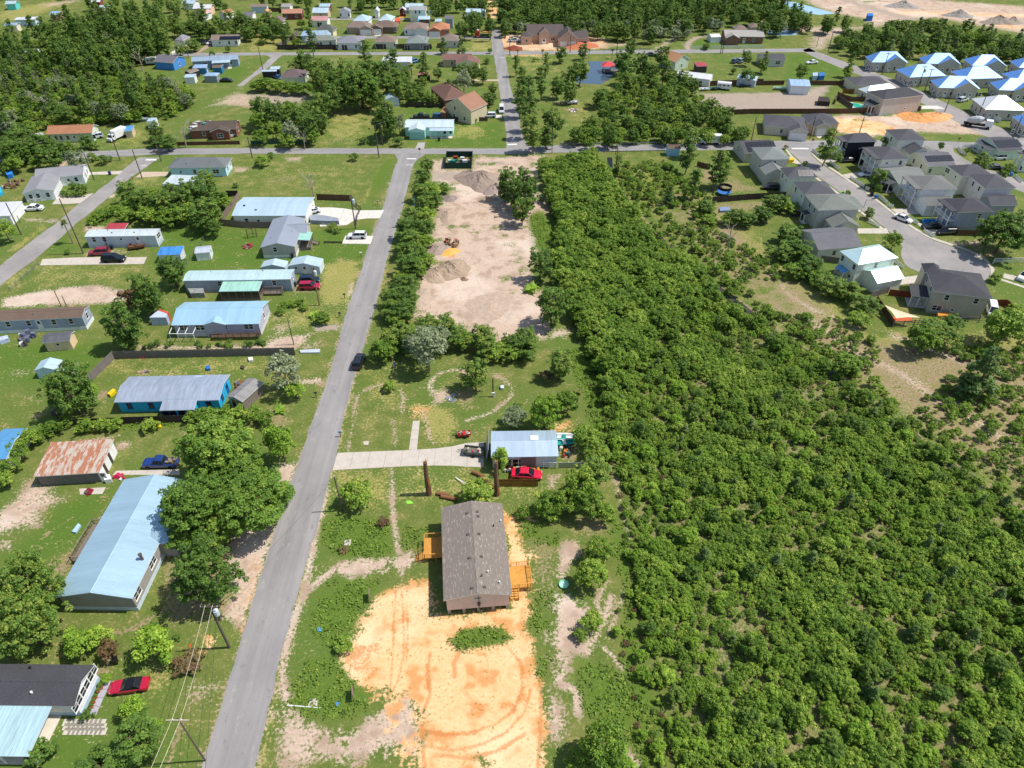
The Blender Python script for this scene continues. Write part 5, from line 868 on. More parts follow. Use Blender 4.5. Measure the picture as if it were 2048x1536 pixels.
def crown_mesh(name,rx,rz,zc,nclump,nleaf,leaf,m,seed,cr=.34,low=-.55,flat=.75,shape='round',up=.55,wild=.1):
 r=np.random.default_rng(seed);C=[];N=[];Tn=[]
 k=0;lob=r.uniform(.72,1.12,7)
 while k<nclump:
  d=r.normal(size=3);d/=np.linalg.norm(d)
  if d[2]<low:continue
  rad=r.uniform(.3,.93)**.6+(r.uniform(0,1)<.3)*r.uniform(0,wild*1.6)
  az=math.atan2(d[1],d[0]);lb=np.interp((az+math.pi)/(2*math.pi)*7,np.arange(8),np.r_[lob,lob[0]])
  p=d*rad*np.array([rx*lb,rx*lb,rz])
  if shape=='cone':
   h=r.uniform(0,1)**1.25;ang=r.uniform(0,6.283);q=(1-h)**.85*r.uniform(.35,1)+.04
   p=np.array([math.cos(ang)*q*rx,math.sin(ang)*q*rx,(h*2-1)*rz])
  if shape=='column':
   ang=r.uniform(0,6.283);h=r.uniform(-1,1);q=r.uniform(.1,1)*(1.15-abs(h))**.5;p=np.array([math.cos(ang)*q*rx,math.sin(ang)*q*rx,h*rz])
  cs=cr*rx*r.uniform(.55,1.25);n=max(6,int(nleaf*(cs/(cr*rx))**2))
  L=r.normal(size=(n,3));L/=np.linalg.norm(L,axis=1,keepdims=True);L[:,2]=np.where(L[:,2]<-.3,-L[:,2],L[:,2])
  rr=r.uniform(.55,1.05,n)[:,None]
  C.append(p+L*rr*cs*np.array([1,1,flat]));nn=L*.8+np.array([0,0,up])+r.normal(size=(n,3))*.42;N.append(nn)
  ct=r.uniform(.1,.9);Tn.append(np.clip(ct+r.normal(size=n)*.3,0,1.35));k+=1
 C=np.concatenate(C)+np.array([0,0,zc]);return quads_mesh(name,C,np.concatenate(N),leaf,np.concatenate(Tn),m,seed=seed)
def trunk_mesh(name,h,r0,m,seed,limbs=5,spread=.5,lean=.06,taper=.35):
 r=random.Random(seed);mb=MB();p=Vector((0,0,-.1));n=4;pts=[p]
 for k in range(n):p=p+Vector((r.uniform(-lean,lean)*h/n*2,r.uniform(-lean,lean)*h/n*2,h/n));pts.append(p)
 for k in range(n):mb.bar(pts[k],pts[k+1],r0*(1-(1-taper)*k/n),7,r0*(1-(1-taper)*(k+1)/n))
 for k in range(limbs):
  f=r.uniform(.35,.95);i=min(int(f*n),n-1);b=pts[i].lerp(pts[i+1],f*n-i);a=r.uniform(0,6.283);L_=h*spread*r.uniform(.5,1)
  e=b+Vector((math.cos(a)*L_,math.sin(a)*L_,L_*r.uniform(.3,.9)));mid=b.lerp(e,.5)+Vector((0,0,L_*.1))
  mb.bar(b,mid,r0*.38,5,r0*.25);mb.bar(mid,e,r0*.25,5,r0*.1)
 return mb.mesh(name,m)
def palm_mesh(h,seed,m,nfr=22,L_=1.5):
 r=random.Random(seed);mb=MB()
 for k in range(nfr):
  a=r.uniform(0,6.283);el=r.uniform(-.7,1.1);d=Vector((math.cos(a),math.sin(a),0));s=Vector((-d.y,d.x,0));p=Vector((0,0,h));prev=None
  for i in range(5):
   f=i/4;q=p+d*(L_*f*math.cos(el*(1-f*.6)))+Vector((0,0,L_*(math.sin(el)*f-.55*f*f)));w_=.30*L_*math.sin(min(1,f*1.25+.1)*3.0)+.02
   cur=(q-s*w_-Vector((0,0,w_*.4)),q,q+s*w_-Vector((0,0,w_*.4)))
   if prev:mb.add([prev[0],prev[1],cur[1],cur[0],prev[2],cur[2]],[(0,1,2,3),(1,4,5,2)])
   prev=cur
 me=mb.mesh('crown',m);at=me.attributes.new('tint','FLOAT','FACE');at.data.foreach_set('value',np.random.default_rng(seed).uniform(0,1,len(me.polygons)).astype(np.float32));return me
def dead_mesh(h,r0,seed,m,nb=9):
 r=random.Random(seed);mb=MB()
 def grow(p,d,L_,rr,lv):
  e=p+d*L_;mb.bar(p,e,rr,6 if lv==0 else 4,rr*.6)
  if lv<3:
   for k in range(3 if lv else nb):
    f=r.uniform(.35,1)if lv else r.uniform(.4,1);a=r.uniform(0,6.283);dd=(d*.8+Vector((math.cos(a),math.sin(a),r.uniform(-.1,.6)))*r.uniform(.4,.9)).normalized()
    grow(p.lerp(e,f),dd,L_*r.uniform(.28,.5),rr*.4,lv+1)
 grow(Vector((0,0,-.1)),Vector((r.uniform(-.08,.08),r.uniform(-.08,.08),1)).normalized(),h,r0,0);return mb.mesh('trunk',m)
PR={}
def proto(k,crown,trunk,r_,h_):PR.setdefault(k,[]).append((crown,trunk,r_,h_))
for s in range(5):proto('shrub',crown_mesh('crown',1.3,1.0,1.0,50,38,.2,LF_SHRUB,10+s,.27,low=-.35,wild=.2),trunk_mesh('trunk',1.3,.05,BARK,10+s,4,.6),1.25,2.1)
for s in range(4):proto('lush',crown_mesh('crown',2.1,1.9,2.5,86,46,.26,LF_SHRUB,30+s,.22,low=-.5,wild=.15),trunk_mesh('trunk',3.0,.10,BARK,30+s,6,.5),2.1,4.5)
for s in range(4):proto('tree',crown_mesh('crown',2.6,3.0,3.9,115,50,.3,LF_DARK,50+s,.21,low=-.95,wild=.22),trunk_mesh('trunk',5.2,.17,BARK,50+s,7,.4),2.6,7.2)
for s in range(3):proto('slim',crown_mesh('crown',1.7,4.2,6.0,90,34,.32,LF_DARK,70+s,.3,shape='column'),trunk_mesh('trunk',10.2,.16,BARKP,70+s,8,.12),1.7,10.4)
for s in range(3):proto('oak',crown_mesh('crown',4.2,3.3,5.2,240,60,.31,LF_OAK,90+s,.145,low=-.5,wild=.12),trunk_mesh('trunk',6.0,.3,BARK,90+s,10,.5),4.2,8.6)
for s in range(2):proto('pine',crown_mesh('crown',2.2,3.2,3.9,90,26,.42,LF_PINE,110+s,.26,shape='cone',flat=.5),trunk_mesh('trunk',7.0,.14,BARK,110+s,4,.15),2.2,7.2)
for s in range(2):proto('lime',crown_mesh('crown',1.9,1.8,2.3,60,44,.28,LF_LIME,120+s,.3,low=-.5),trunk_mesh('trunk',2.6,.1,BARK,120+s,6,.5),1.9,4.1)
for s in range(2):proto('grey',crown_mesh('crown',2.4,2.3,3.6,46,34,.40,LF_GREY,130+s,.3,low=-.7),trunk_mesh('trunk',4.4,.13,BARKP,130+s,8,.5),2.4,6.0)
for s in range(2):proto('bush',crown_mesh('crown',1.0,.8,.75,26,24,.26,LF_DARK,140+s,.36,low=-.3),trunk_mesh('trunk',.9,.05,BARK,140+s,3,.4),1.0,1.55)
for s in range(2):proto('palm',palm_mesh(6.2,150+s,LF_PALM),trunk_mesh('trunk',6.3,.2,BARKP,150+s,0,taper=.75,lean=.03),1.7,7.2)
for s in range(2):proto('banana',palm_mesh(1.0,160+s,LF_LIME,14,1.9),trunk_mesh('trunk',1.1,.16,BARK,160+s,0),1.9,2.4)
for s in range(2):proto('brown',crown_mesh('crown',1.2,.8,.9,24,20,.3,LF_BRN,165+s,.34,low=-.3),trunk_mesh('trunk',1.1,.06,BARK,165+s,8,.7),1.2,1.9)
for s in range(3):proto('dead',None,dead_mesh(5.5,.13,170+s,BARKD),1.6,8.5)
for s in range(2):proto('big',crown_mesh('crown',4.2,3.6,4.6,250,58,.31,LF_DARK,190+s,.14,low=-.85,wild=.2),trunk_mesh('trunk',6.0,.26,BARK,190+s,12,.5),4.2,8.4)
for s in range(2):proto('biglime',crown_mesh('crown',3.2,2.9,3.4,140,50,.29,LF_LIME,195+s,.17,low=-.8,wild=.2),trunk_mesh('trunk',4.4,.2,BARK,195+s,10,.5),3.2,6.4)
SRC={}
NAME=dict(shrub='shrub',lush='tall_shrub',tree='broadleaf_tree',slim='slender_tree',oak='spreading_tree',pine='conifer_tree',lime='bright_leafed_tree',grey='grey_leafed_tree',bush='bush',palm='palm_tree',banana='banana_plant',brown='dry_bush',dead='dead_tree')
NAME.update(big='broadleaf_tree',biglime='bright_leafed_tree')
CAT=dict(shrub='shrub',lush='shrub',bush='bush',brown='bush',banana='plant')
def plant(kind,x,y,s,label,group=None,sz=None,name=None):
 i=random.randrange(len(PR[kind]));cr,tr,r_,h_=PR[kind][i]
 o=thing(name or NAME[kind],label,CAT.get(kind,'tree'),(x,y,0),random.uniform(0,6.283),group);o.scale=(s,s,sz or s*random.uniform(.88,1.12))
 if cr is not None:
  c=link('crown',cr,o)
  if(kind,i)not in SRC:SRC[(kind,i)]=c
 link('trunk',tr,o);return o
def T(kind,fr,cx,cy,wpx,label,hs_=1.0,group=None,frac=.6):
 """tree whose crown is centred on a mark, crown width given in the mark's pixels"""
 r_,h_=PR[kind][0][2],PR[kind][0][3];s=1.0
 for _ in range(4):
  p=W(fr,cx,cy,min(h_*s*hs_,13.)*frac);s=(wpx/FR[fr][2]/pxm((p.x,p.y)))/(2*r_)*1.0
 if kind=='tree' and s>1.45 or kind=='lush' and s>1.9:k2='big'
 elif kind=='lime' and s>1.45:k2='biglime'
 else:k2=kind
 if k2!=kind:return plant(k2,p.x,p.y,s*r_/PR[k2][0][2],label,group,min(h_*s*hs_,10.5)/PR[k2][0][3],NAME[kind])
 cap=dict(slim=11.5,dead=9.5,pine=11,palm=8.5).get(kind,13.)/h_
 return plant(kind,p.x,p.y,min(s,cap*1.6),label,group,min(s*hs_,cap))
def scatter(fr,poly,spacing,zmid=0.,jitter=.5):
 P=np.array([W2(fr,*p,zmid)if False else np.array(W(fr,p[0],p[1],zmid)[:2])for p in poly]);lo,hi=P.min(0),P.max(0);out=[]
 ny=int((hi[1]-lo[1])/spacing)+1;nx=int((hi[0]-lo[0])/spacing)+1
 g=np.array([(lo[0]+(i+.5*(j%2))*spacing,lo[1]+j*spacing)for j in range(ny)for i in range(nx)])
 if not len(g):return[]
 g=g+rng.uniform(-jitter,jitter,g.shape)*spacing;return list(g[_sd_poly(g,P)<0])
def inst_stuff(name,label,kinds,pts,sizes,hs_=None):
 """an uncountable mass: the same plants instanced on points as one object"""
 keys=[(k,i)for k in kinds for i in range(len(PR[k]))if(k,i)in SRC]
 me=bpy.data.meshes.new(name);n=len(pts);me.vertices.add(n)
 me.vertices.foreach_set('co',np.column_stack([np.array(pts),np.zeros(n)]).ravel().astype(np.float32))
 me.attributes.new('sc','FLOAT','POINT').data.foreach_set('value',np.array(sizes,np.float32));me.attributes.new('rz','FLOAT','POINT').data.foreach_set('value',rng.uniform(0,6.28,n).astype(np.float32))
 me.attributes.new('pid','INT','POINT').data.foreach_set('value',rng.integers(0,len(keys),n).astype(np.int32));me.update()
 o=tag(link(name,me),label,None,None,'stuff');ng=bpy.data.node_groups.new(name,'GeometryNodeTree')
 ng.interface.new_socket('Geometry',in_out='INPUT',socket_type='NodeSocketGeometry');ng.interface.new_socket('Geometry',in_out='OUTPUT',socket_type='NodeSocketGeometry')
 N=ng.nodes;gi=N.new('NodeGroupInput');go=N.new('NodeGroupOutput');ip=N.new('GeometryNodeInstanceOnPoints');jn=N.new('GeometryNodeJoinGeometry')
 for k in keys:
  oi=N.new('GeometryNodeObjectInfo');oi.transform_space='ORIGINAL';oi.inputs['Object'].default_value=SRC[k];oi.inputs['As Instance'].default_value=True;ng.links.new(oi.outputs['Geometry'],jn.inputs[0])
 def att(nm,dt):
  a=N.new('GeometryNodeInputNamedAttribute');a.data_type=dt;a.inputs['Name'].default_value=nm;return a.outputs['Attribute']
 cx=N.new('ShaderNodeCombineXYZ');ng.links.new(att('rz','FLOAT'),cx.inputs[2]);er=N.new('FunctionNodeEulerToRotation');ng.links.new(cx.outputs[0],er.inputs[0])
 ng.links.new(gi.outputs[0],ip.inputs['Points']);ng.links.new(jn.outputs[0],ip.inputs['Instance']);ip.inputs['Pick Instance'].default_value=True
 ng.links.new(att('pid','INT'),ip.inputs['Instance Index']);ng.links.new(er.outputs[0],ip.inputs['Rotation']);ng.links.new(att('sc','FLOAT'),ip.inputs['Scale']);ng.links.new(ip.outputs[0],go.inputs[0])
 md=o.modifiers.new('scatter','NODES');md.node_group=ng;return o
  # --- trees and shrubs one can point to
T('oak','h',1400,170,460,'large dark-green tree overhanging the main road beside the blue pickup',1.0);T('oak','h',1230,560,420,'big spreading tree leaning over the long metal-roofed home',1.0);T('oak','h',1640,520,460,'roadside tree whose branches reach over the asphalt',.85)
for x,y,w_ in((1470,360,330),(1310,370,300),(1180,740,250),(1430,690,270),(1560,250,280),(1800,470,190)):T('oak','h',x,y,w_,'tree merged into the big roadside canopy beside the long home',.9,'big roadside canopy')
T('lime','h',1790,140,190,'smaller crown at the upper right of the roadside tree cluster',1.4);T('tree','h',1310,960,400,'feathery olive-green tree below the spreading tree by the long home',.9)
T('tree','h',170,1020,360,'wide olive tree at the left edge beside the long metal roof',1.0);T('tree','h',150,1280,390,'thin-crowned tree with pale branches in the lower left',.85);T('oak','h',60,1180,330,'dark tree filling the left picture edge below the rusty shed',.9)
T('lime','h',500,1420,190,'bright-green young tree north of the black-roofed house',1.);T('lime','h',625,1380,150,'small bright-green tree beside the dirt path',1.);T('brown','h',690,1470,160,'brownish bush between the bright young trees',1.1);T('lime','h',970,1430,250,'rounded light-green tree above the red convertible',.95);T('bush','h',980,1320,70,'tiny bush beside the footpath bend');T('bush','h',1135,1390,50,'small bright shrub near the transformer pole')
T('tree','i',1000,1080,360,'large olive bush in front of the black-roofed house',.7);T('lime','i',960,850,170,'leaf-tipped shrub beside the red convertible',1.1);T('lime','i',1130,990,110,'bright lime shrub at the edge of the large olive bush',.9);T('bush','i',300,1200,220,'dark bush below the blue-roofed porch',1.);T('tree','i',740,1280,330,'dense bush cut by the bottom picture edge',.6);T('bush','i',640,910,90,'low bush at the corner of the black-roofed house');T('lime','i',775,650,70,'tiny bright bush at the white gable wall');T('brown','i',1370,530,240,'heap of cut branches lying on the lawn by the wires',.5)
T('tree','g',430,690,300,'leafy tree beside the slanted end of the board fence',.9);T('lime','g',540,720,160,'small bright tree overhanging the board fence',1.);T('grey','g',1820,580,210,'round grey-green tree at the roadside next to the grey lean-to',1.1);T('lime','g',1880,700,120,'yellow-green shrub below the round grey-green tree',1.);T('tree','g',770,270,230,'dark tree between the brown-roofed mobile home and blue gable house',1.1);T('bush','g',820,370,160,'dark shrubs beside the blue gable house garden');T('brown','g',840,110,170,'purplish bush at the end of the pale dirt strip',1.3)
for x,y,w_,k in((100,1080,150,'lush'),(60,1180,120,'lush'),(180,1000,140,'lush'),(40,1060,90,'shrub'),(250,980,110,'shrub'),(330,940,110,'lush'),(390,910,110,'shrub'),(20,1270,120,'lush')):T(k,'g',x,y,w_,'overgrown shrub in the hedge row beside the blue-roofed edge house',.9,'hedge row by the left edge')
for x,y,w_ in((540,930,120),(640,920,110),(730,915,110),(960,925,110),(1230,870,120),(1330,870,150),(1430,860,150),(1520,850,130),(1620,850,130)):T('shrub','g',x,y,w_,'shrub growing along the board fence below the turquoise house',.9,'shrubs along the board fence')
T('shrub','g',1700,880,110,'shrub at the brown ditch by the road');T('banana','g',1790,820,110,'broad-leafed plant beside the roadside ditch',.8);T('tree','g',930,70,190,'dark conifer-like tree beside the mint-roofed mobile home',1.2);T('grey','g',470,570,90,'grey twiggy bush beside the small blue-grey shed',.7)
for x,y,w_,k in((1110,400,190,'tree'),(1230,480,220,'tree'),(1310,430,200,'lush'),(1420,500,240,'tree'),(1500,420,200,'tree'),(1590,470,240,'tree'),(1700,400,240,'tree'),(1800,300,200,'tree'),(1830,430,230,'tree'),(1830,570,250,'tree'),(1640,590,210,'lush'),(1300,600,200,'lush'),(1100,600,180,'lush'),(1480,620,200,'lush'),(1760,640,220,'tree'),(1150,520,190,'lush'),(1930,480,180,'lush'),(1010,560,130,'shrub'),(900,600,130,'shrub'),(830,640,120,'shrub')):T(k,'e',x,y,w_,'tree of the small grove between the side road and the fenced cream house',.8,'grove left of the cream house')
T('tree','e',430,90,220,'dark round tree at the left side road corner',.7);T('lush','e',330,140,150,'dark shrub beside the round tree at the corner',.8);T('tree','e',100,40,260,'dark tree along the cross road at the left edge',.7);T('lush','e',120,150,150,'loose green shrub on the left lawn',1.);T('lush','e',60,200,90,'small shrub left of the loose green one');T('grey','e',660,130,170,'thin grey-green tree over the white house drive',1.1);T('bush','e',800,105,90,'dark bush on the verge near the side road');T('bush','e',890,125,100,'round dark bush on the corner lawn');T('bush','e',950,120,60,'little round bush beside the darker one');T('lush','e',30,740,180,'bushy tree below the white outbuilding',1.1);T('bush','e',715,385,110,'round clipped bush beside the hedge of the white house')
for k in range(4):T('bush','e',565+k*48,425,80,'clipped hedge plant along the white house drive',.7,'clipped hedge at the white house')
T('bush','e',640,300,80,'bush under the gable of the white house');T('bush','e',630,355,70,'smaller bush beside the white house wall');T('palm','e',540,640,95,'tall palm with a ragged top beside the left side road',1.25,None,.97);T('bush','e',592,935,55,'small round bush near the palm foot');T('tree','e',1500,1080,250,'dark tree hanging over the tarp-roofed shed',.9);T('lush','e',1280,1260,150,'dark shrub at the end of the dirt strip',1.);T('tree','e',1320,1340,200,'dark purple-shadowed tree north of the blue gable house',.8)
T('dead','f',1120,200,130,'bare pale dead tree standing on the lawn in front of the cream house',1.3);T('shrub','f',760,110,110,'dense low bush on the wide lawn by the cross road',.9);T('bush','f',830,75,60,'smaller bush behind the dense low bush');T('bush','f',1450,85,70,'round bush on the lawn verge');T('bush','f',570,295,50,'spiky little plant in the middle of the lawn');T('tree','f',400,610,110,'tall shrub at the back corner of the fenced lawn',1.);T('bush','f',1330,640,50,'sapling on the lawn near the white car');T('shrub','f',1290,610,70,'shrub at the foot of the transformer pole')
T('banana','f',1150,1260,110,'broad-leafed plant in the garden by the road',.8);T('lush','f',1220,1290,120,'garden shrub beside the broad-leafed plant',.7)
for x,y in((930,1190),(990,1180),(1050,1170),(900,1240),(1080,1210)):T('shrub','f',x,y,75,'garden shrub along the back of the sandy yard',.8,'garden shrubs by the sandy yard')
for x,y,w_,k in((425,140,110,'tree'),(400,230,110,'tree'),(450,330,150,'lush'),(370,340,140,'tree'),(470,400,160,'tree'),(400,440,150,'tree'),(310,520,150,'tree'),(430,520,150,'lush'),(280,610,180,'tree'),(400,620,160,'tree'),(300,700,170,'tree'),(400,720,150,'lush'),(250,780,140,'tree'),(340,810,180,'tree'),(420,850,150,'lush'),(300,880,190,'tree'),(370,930,130,'lush'),(230,980,120,'lush'),(290,1030,170,'tree'),(210,1050,150,'tree'),(180,1130,170,'tree'),(280,1130,180,'tree'),(150,1220,160,'tree'),(250,1230,190,'tree'),(550,320,100,'lush'),(200,1300,150,'lush')):T(k,'l',x,y,w_,'roadside tree between the main road and the cleared sandy lot',.75,'trees between road and sandy lot')
for x,y,w_,k in((160,1450,200,'tree'),(260,1420,220,'tree'),(340,1480,220,'grey'),(430,1340,190,'tree'),(500,1440,220,'grey'),(560,1350,190,'tree'),(640,1430,180,'tree'),(720,1460,170,'lush'),(840,1420,190,'tree'),(870,1500,180,'tree'),(1000,1510,150,'lush'),(1080,1470,170,'tree'),(1170,1440,190,'tree'),(1180,1520,170,'tree'),(930,1560,150,'lush'),(1040,1560,150,'lush'),(120,1530,150,'lush')):T(k,'l',x,y,w_,'tree in the belt that closes the lower end of the sandy lot',.75,'tree belt below the sandy lot')
for x,y,w_ in((1040,260,170),(1160,260,160),(1080,330,170),(1170,370,180),(1140,470,160),(1010,330,120),(1210,300,110)):T('tree','l',x,y,w_,'tree of the clump standing at the right side of the sandy lot',1.1,'clump beside the sandy lot')
T('banana','l',1210,1050,150,'banana-like plant at the right edge of the sandy lot',1.);T('tree','l',1280,880,190,'dark tree where the sandy lot meets the thicket',1.);T('tree','l',1370,1180,250,'dark-leafed tree right of the sandy lot end',1.);T('grey','j',730,50,240,'grey-green tree behind the person in blue',1.2);T('lush','j',420,60,180,'dark shrub behind the road at the lawn edge',1.);T('tree','j',1060,220,190,'lone tree on the lawn inside the curved dirt track',1.0);T('lush','j',470,310,90,'small dark shrub on the lawn near the road',.9);T('lime','j',1540,470,230,'bright-green tree behind the small metal-roofed house',1.2);T('grey','j',1330,520,180,'leafless-looking grey shrub behind the metal-roofed house',.6);T('brown','j',1545,240,120,'bare twiggy bush at the lawn corner',.9);T('tree','j',1640,150,180,'tree at the right corner of the lawn',1.);T('bush','j',1355,450,60,'purple-leafed bush behind the metal-roofed house');T('lush','j',1690,420,160,'shrub right of the bright-green tree',1.);T('palm','j',1760,370,110,'small palm among shrubs behind the house',.5);T('lush','j',1800,640,180,'shrub beside the boats at the metal-roofed house',1.)
T('lime','j',1235,800,120,'thin yellow-green tree in front of the metal-roofed house',1.5);T('shrub','j',250,1040,230,'round olive bush beside the leaning pole',1.0);T('lush','j',1080,1040,220,'dark shrub behind the new modular house',.8);T('lush','j',1780,980,230,'big leafy shrub right of the red car',1.3);T('tree','j',1880,900,220,'tall shrub at the thicket edge by the red car',1.);T('lush','j',1560,1110,180,'dark shrub behind the right corner of the new house',1.);T('lush','j',1690,1080,190,'second dark shrub behind the new house',1.1);T('lush','j',1850,1110,200,'leafy shrub at the dirt track above the new house',1.2);T('shrub','j',1390,1170,110,'small shrub at the clay pad corner');T('lush','j',1950,1180,150,'shrub at the end of the dirt track');T('lush','j',1900,760,170,'yellow-green shrub at the thicket corner',.9)
T('lush','k',1720,460,180,'dark round shrub beside the white sandy track',1.);T('lush','k',1760,330,150,'shrub above the dark round one',1.);T('shrub','k',1720,720,120,'small shrub between the two dirt tracks');T('lush','k',1790,1420,260,'dark yellow-green bush near the bottom edge',1.2);T('shrub','k',1650,1500,150,'smaller bush left of the dark yellow-green one');T('lime','k',1880,1510,170,'bright bush cut by the bottom edge',.7);T('shrub','k',1460,90,150,'dark shrub behind the right deck');T('shrub','k',1660,800,80,'little bush at the crossing of the dirt tracks');T('brown','k',570,175,80,'reddish dead bush in the bright weeds',.6);T('brown','k',350,330,60,'small red-brown bush by the flat grey slab',.5);T('shrub','k',350,850,110,'low green bush at the edge of the clay',.7)
T('pine','o',1860,230,190,'lone conifer casting a shadow on the right-hand scrub',1.05);T('tree','o',1620,70,200,'dark tree against the lower fence of the cul-de-sac',.5);T('lush','o',1520,90,150,'shrub in front of the lower board fence',1.);T('lush','o',1150,220,150,'dark shrub clump beside the creek',.7);T('lush','o',1960,30,190,'shrub at the right edge near the fence',1.)
T('slim','m',990,110,120,'tall dark tree by the road bridge',.8);T('slim','m',1210,200,150,'tall ragged tree in the fenced back yard',.9);T('slim','m',1040,330,110,'leaning ivy-covered tree on the scrub',.7);T('pine','m',855,420,90,'narrow conifer standing alone on the scrub',1.);T('dead','m',1315,640,120,'bare storm-broken tree on the scrub',1.2);T('tree','m',1340,570,130,'green top beside the bare storm-broken tree',.7);T('slim','m',490,200,70,'vine-covered snag beside the creek',.8)
for x,y,w_,k in((300,120,130,'tree'),(150,250,140,'slim'),(480,450,180,'tree'),(400,520,170,'tree'),(300,560,150,'tree'),(560,480,150,'lush'),(560,650,200,'tree'),(620,740,220,'tree'),(520,760,200,'tree'),(700,850,220,'tree'),(610,880,200,'lush'),(850,980,220,'tree'),(950,1010,200,'tree'),(1050,1100,200,'tree'),(760,930,200,'lush'),(1010,1190,180,'lush'),(200,560,150,'lush'),(40,480,150,'tree'),(60,560,130,'lush'),(1480,1230,180,'tree'),(1600,1210,170,'tree'),(1950,1230,200,'tree'),(2000,1130,140,'lush')):T(k,'n',x,y,w_*.82,'tree in the belt behind the cul-de-sac houses',.55,'tree belt behind the cul-de-sac')
T('tree','n',1960,590,330,'very large dark tree beside the blue-grey house',.85);T('slim','n',815,80,110,'tall roadside tree beside the black house',.75);T('tree','n',1135,290,110,'round dark tree in front of the grey-green gabled house',.9);T('tree','n',870,170,70,'young tree in the front lawn of the black house',.9);T('tree','n',1075,520,70,'round young street tree left of the street',.8);T('lush','n',1230,690,110,'young leafy street tree at the cul-de-sac entry',1.1);T('tree','n',1190,70,80,'tree between the black house and its neighbour',.8);T('bush','n',1880,930,80,'clipped bush pair on the cul-de-sac rim');T('bush','n',1355,1000,70,'round bush in front of the large grey-tan house');T('tree','n',1790,190,120,'tree in front of the mint house',.8);T('bush','n',1960,240,80,'dark bush by the pale edge house');T('bush','n',935,400,40,'small street tree near the green bin',1.6);T('bush','n',665,215,35,'small street tree at the solar house',1.6);T('bush','n',1520,100,45,'small red-leafed tree on the far lawn',1.7);T('bush','n',1930,280,60,'street tree before the edge porch house',1.2);T('brown','n',545,105,35,'pink-flowering bush at the street mouth',.9);T('bush','n',1130,370,50,'street tree beside the black pickup',2.0);T('bush','n',1690,130,40,'yard bush inside the curved white fence',1.4)
for x,y,w_,k in((180,620,110,'slim'),(230,700,120,'slim'),(160,760,130,'slim'),(250,860,120,'slim'),(330,620,110,'slim'),(420,950,180,'tree'),(260,1020,150,'slim'),(200,930,110,'slim'),(370,500,70,'slim'),(130,510,60,'slim'),(370,1080,150,'tree')):T(k,'c',x,y,w_,'tree in the row shading the straight road north of the junction',.9,'trees along the straight road')
for x,y,w_,k in((490,420,100,'tree'),(665,400,90,'tree'),(640,560,150,'tree'),(560,600,130,'tree'),(1050,370,100,'tree'),(980,480,140,'tree'),(1130,500,150,'tree'),(1300,430,120,'tree'),(1320,520,120,'slim'),(1010,560,140,'tree'),(1000,640,130,'tree'),(560,720,130,'tree'),(460,680,130,'tree'),(1700,850,130,'tree'),(1800,920,140,'tree'),(1460,620,110,'tree'),(1550,680,100,'tree')):T(k,'c',x,y,w_,'tree around the small pond east of the straight road',1.,'trees round the pond')
T('bush','c',278,475,38,'round clipped bush on the lawn west of the pond');T('bush','c',490,490,40,'dark round bush under the lawn tree');T('tree','c',1650,365,70,'dark bush on the brick ranch lawn',.5);T('tree','c',1870,560,50,'small tree on the fenced lawn',.8);T('tree','c',1980,600,120,'tree over the white-roofed workshop',.8);T('palm','c',142,395,40,'left palm of the roadside palms by the clay pad',.9,None,.9);T('palm','c',342,395,44,'middle palm of the roadside palms by the clay pad',.9,None,.9);T('palm','c',715,390,40,'palm beside the lawn tree at the clay pad',.9,None,.9);T('palm','c',902,390,44,'right palm of the roadside palms by the clay pad',.9,None,.9);T('slim','c',1540,1120,130,'tall dark tree in front of the delivery van',.6)
T('slim','b',920,400,190,'tallest dark tree in front of the far fence',1.1);T('slim','b',490,320,90,'thin ragged tree behind the playset',.8);T('slim','b',1140,480,150,'ragged dark tree beside the white barn roof',.9);T('slim','b',1390,500,110,'slim dark tree right of the white barn roof',.9);T('pine','b',1550,350,80,'conical dark tree left of its twin at the far fence');T('pine','b',1690,350,90,'conical dark tree at the end of the far fence');T('oak','b',880,680,330,'broad dark tree in the middle of the wooded block',.9);T('tree','b',1895,480,60,'round tree on the lawn by the straight road',.6);T('tree','b',1920,400,40,'small tree at the crossroads',.8);T('palm','b',1290,550,90,'ragged palm near the white barn',.6);T('tree','b',1060,930,210,'tall tree beside the mint garage house',1.1);T('slim','b',1110,900,130,'darker tree behind the tall tree by the mint house',.8);T('grey','b',1190,980,110,'grey-green tree right of the tall tree by the mint house',1.2);T('bush','b',915,1120,70,'round bush on the field verge');T('bush','b',1190,1130,90,'dark bush in front of the mint garage house');T('bush','b',1615,920,60,'bush before the steep orange gabled house');T('bush','b',1795,955,50,'bush on the dark fence by the cars');T('grey','b',1710,650,130,'thin tall tree in front of the brick red-brown roof',1.3);T('pine','b',1590,690,120,'pointed tree in front of the reddish-brown roof',.8);T('tree','b',90,330,60,'bush on the dry field by the far road',.6)
for x,y,w_ in((1290,760,120),(1350,720,110),(1400,770,110),(1310,700,90),(1380,650,90),(1750,800,100),(1830,800,100),(1900,790,100),(1460,790,90),(1940,700,80),(1940,780,80)):T('tree','b',x,y,w_,'tree in the yard belt around the brick and orange houses',.8,'yard trees by the orange houses')
for x,y,w_ in((430,480,140),(520,540,150),(620,560,160),(560,640,170),(680,650,160),(760,560,150),(760,650,170),(680,740,170),(950,740,150),(1010,790,130),(830,760,160),(1000,560,150),(1080,560,140),(1150,620,150),(1080,660,140),(1230,600,130),(370,520,110),(900,560,140),(1180,700,140),(1250,680,120),(1500,580,80),(1700,560,110),(1790,560,110),(1860,590,100)):T('tree','b',x,y,w_,'tree in the wooded block north of the mown field',1.0,'wooded block north of the field')
for x,y,w_ in((120,660,150),(230,680,150),(330,690,150),(430,700,140),(60,680,130)):T('lush','b',x,y,w_,'shrub in the dark row behind the grey bare plot',.65,'shrub row behind the bare plot')
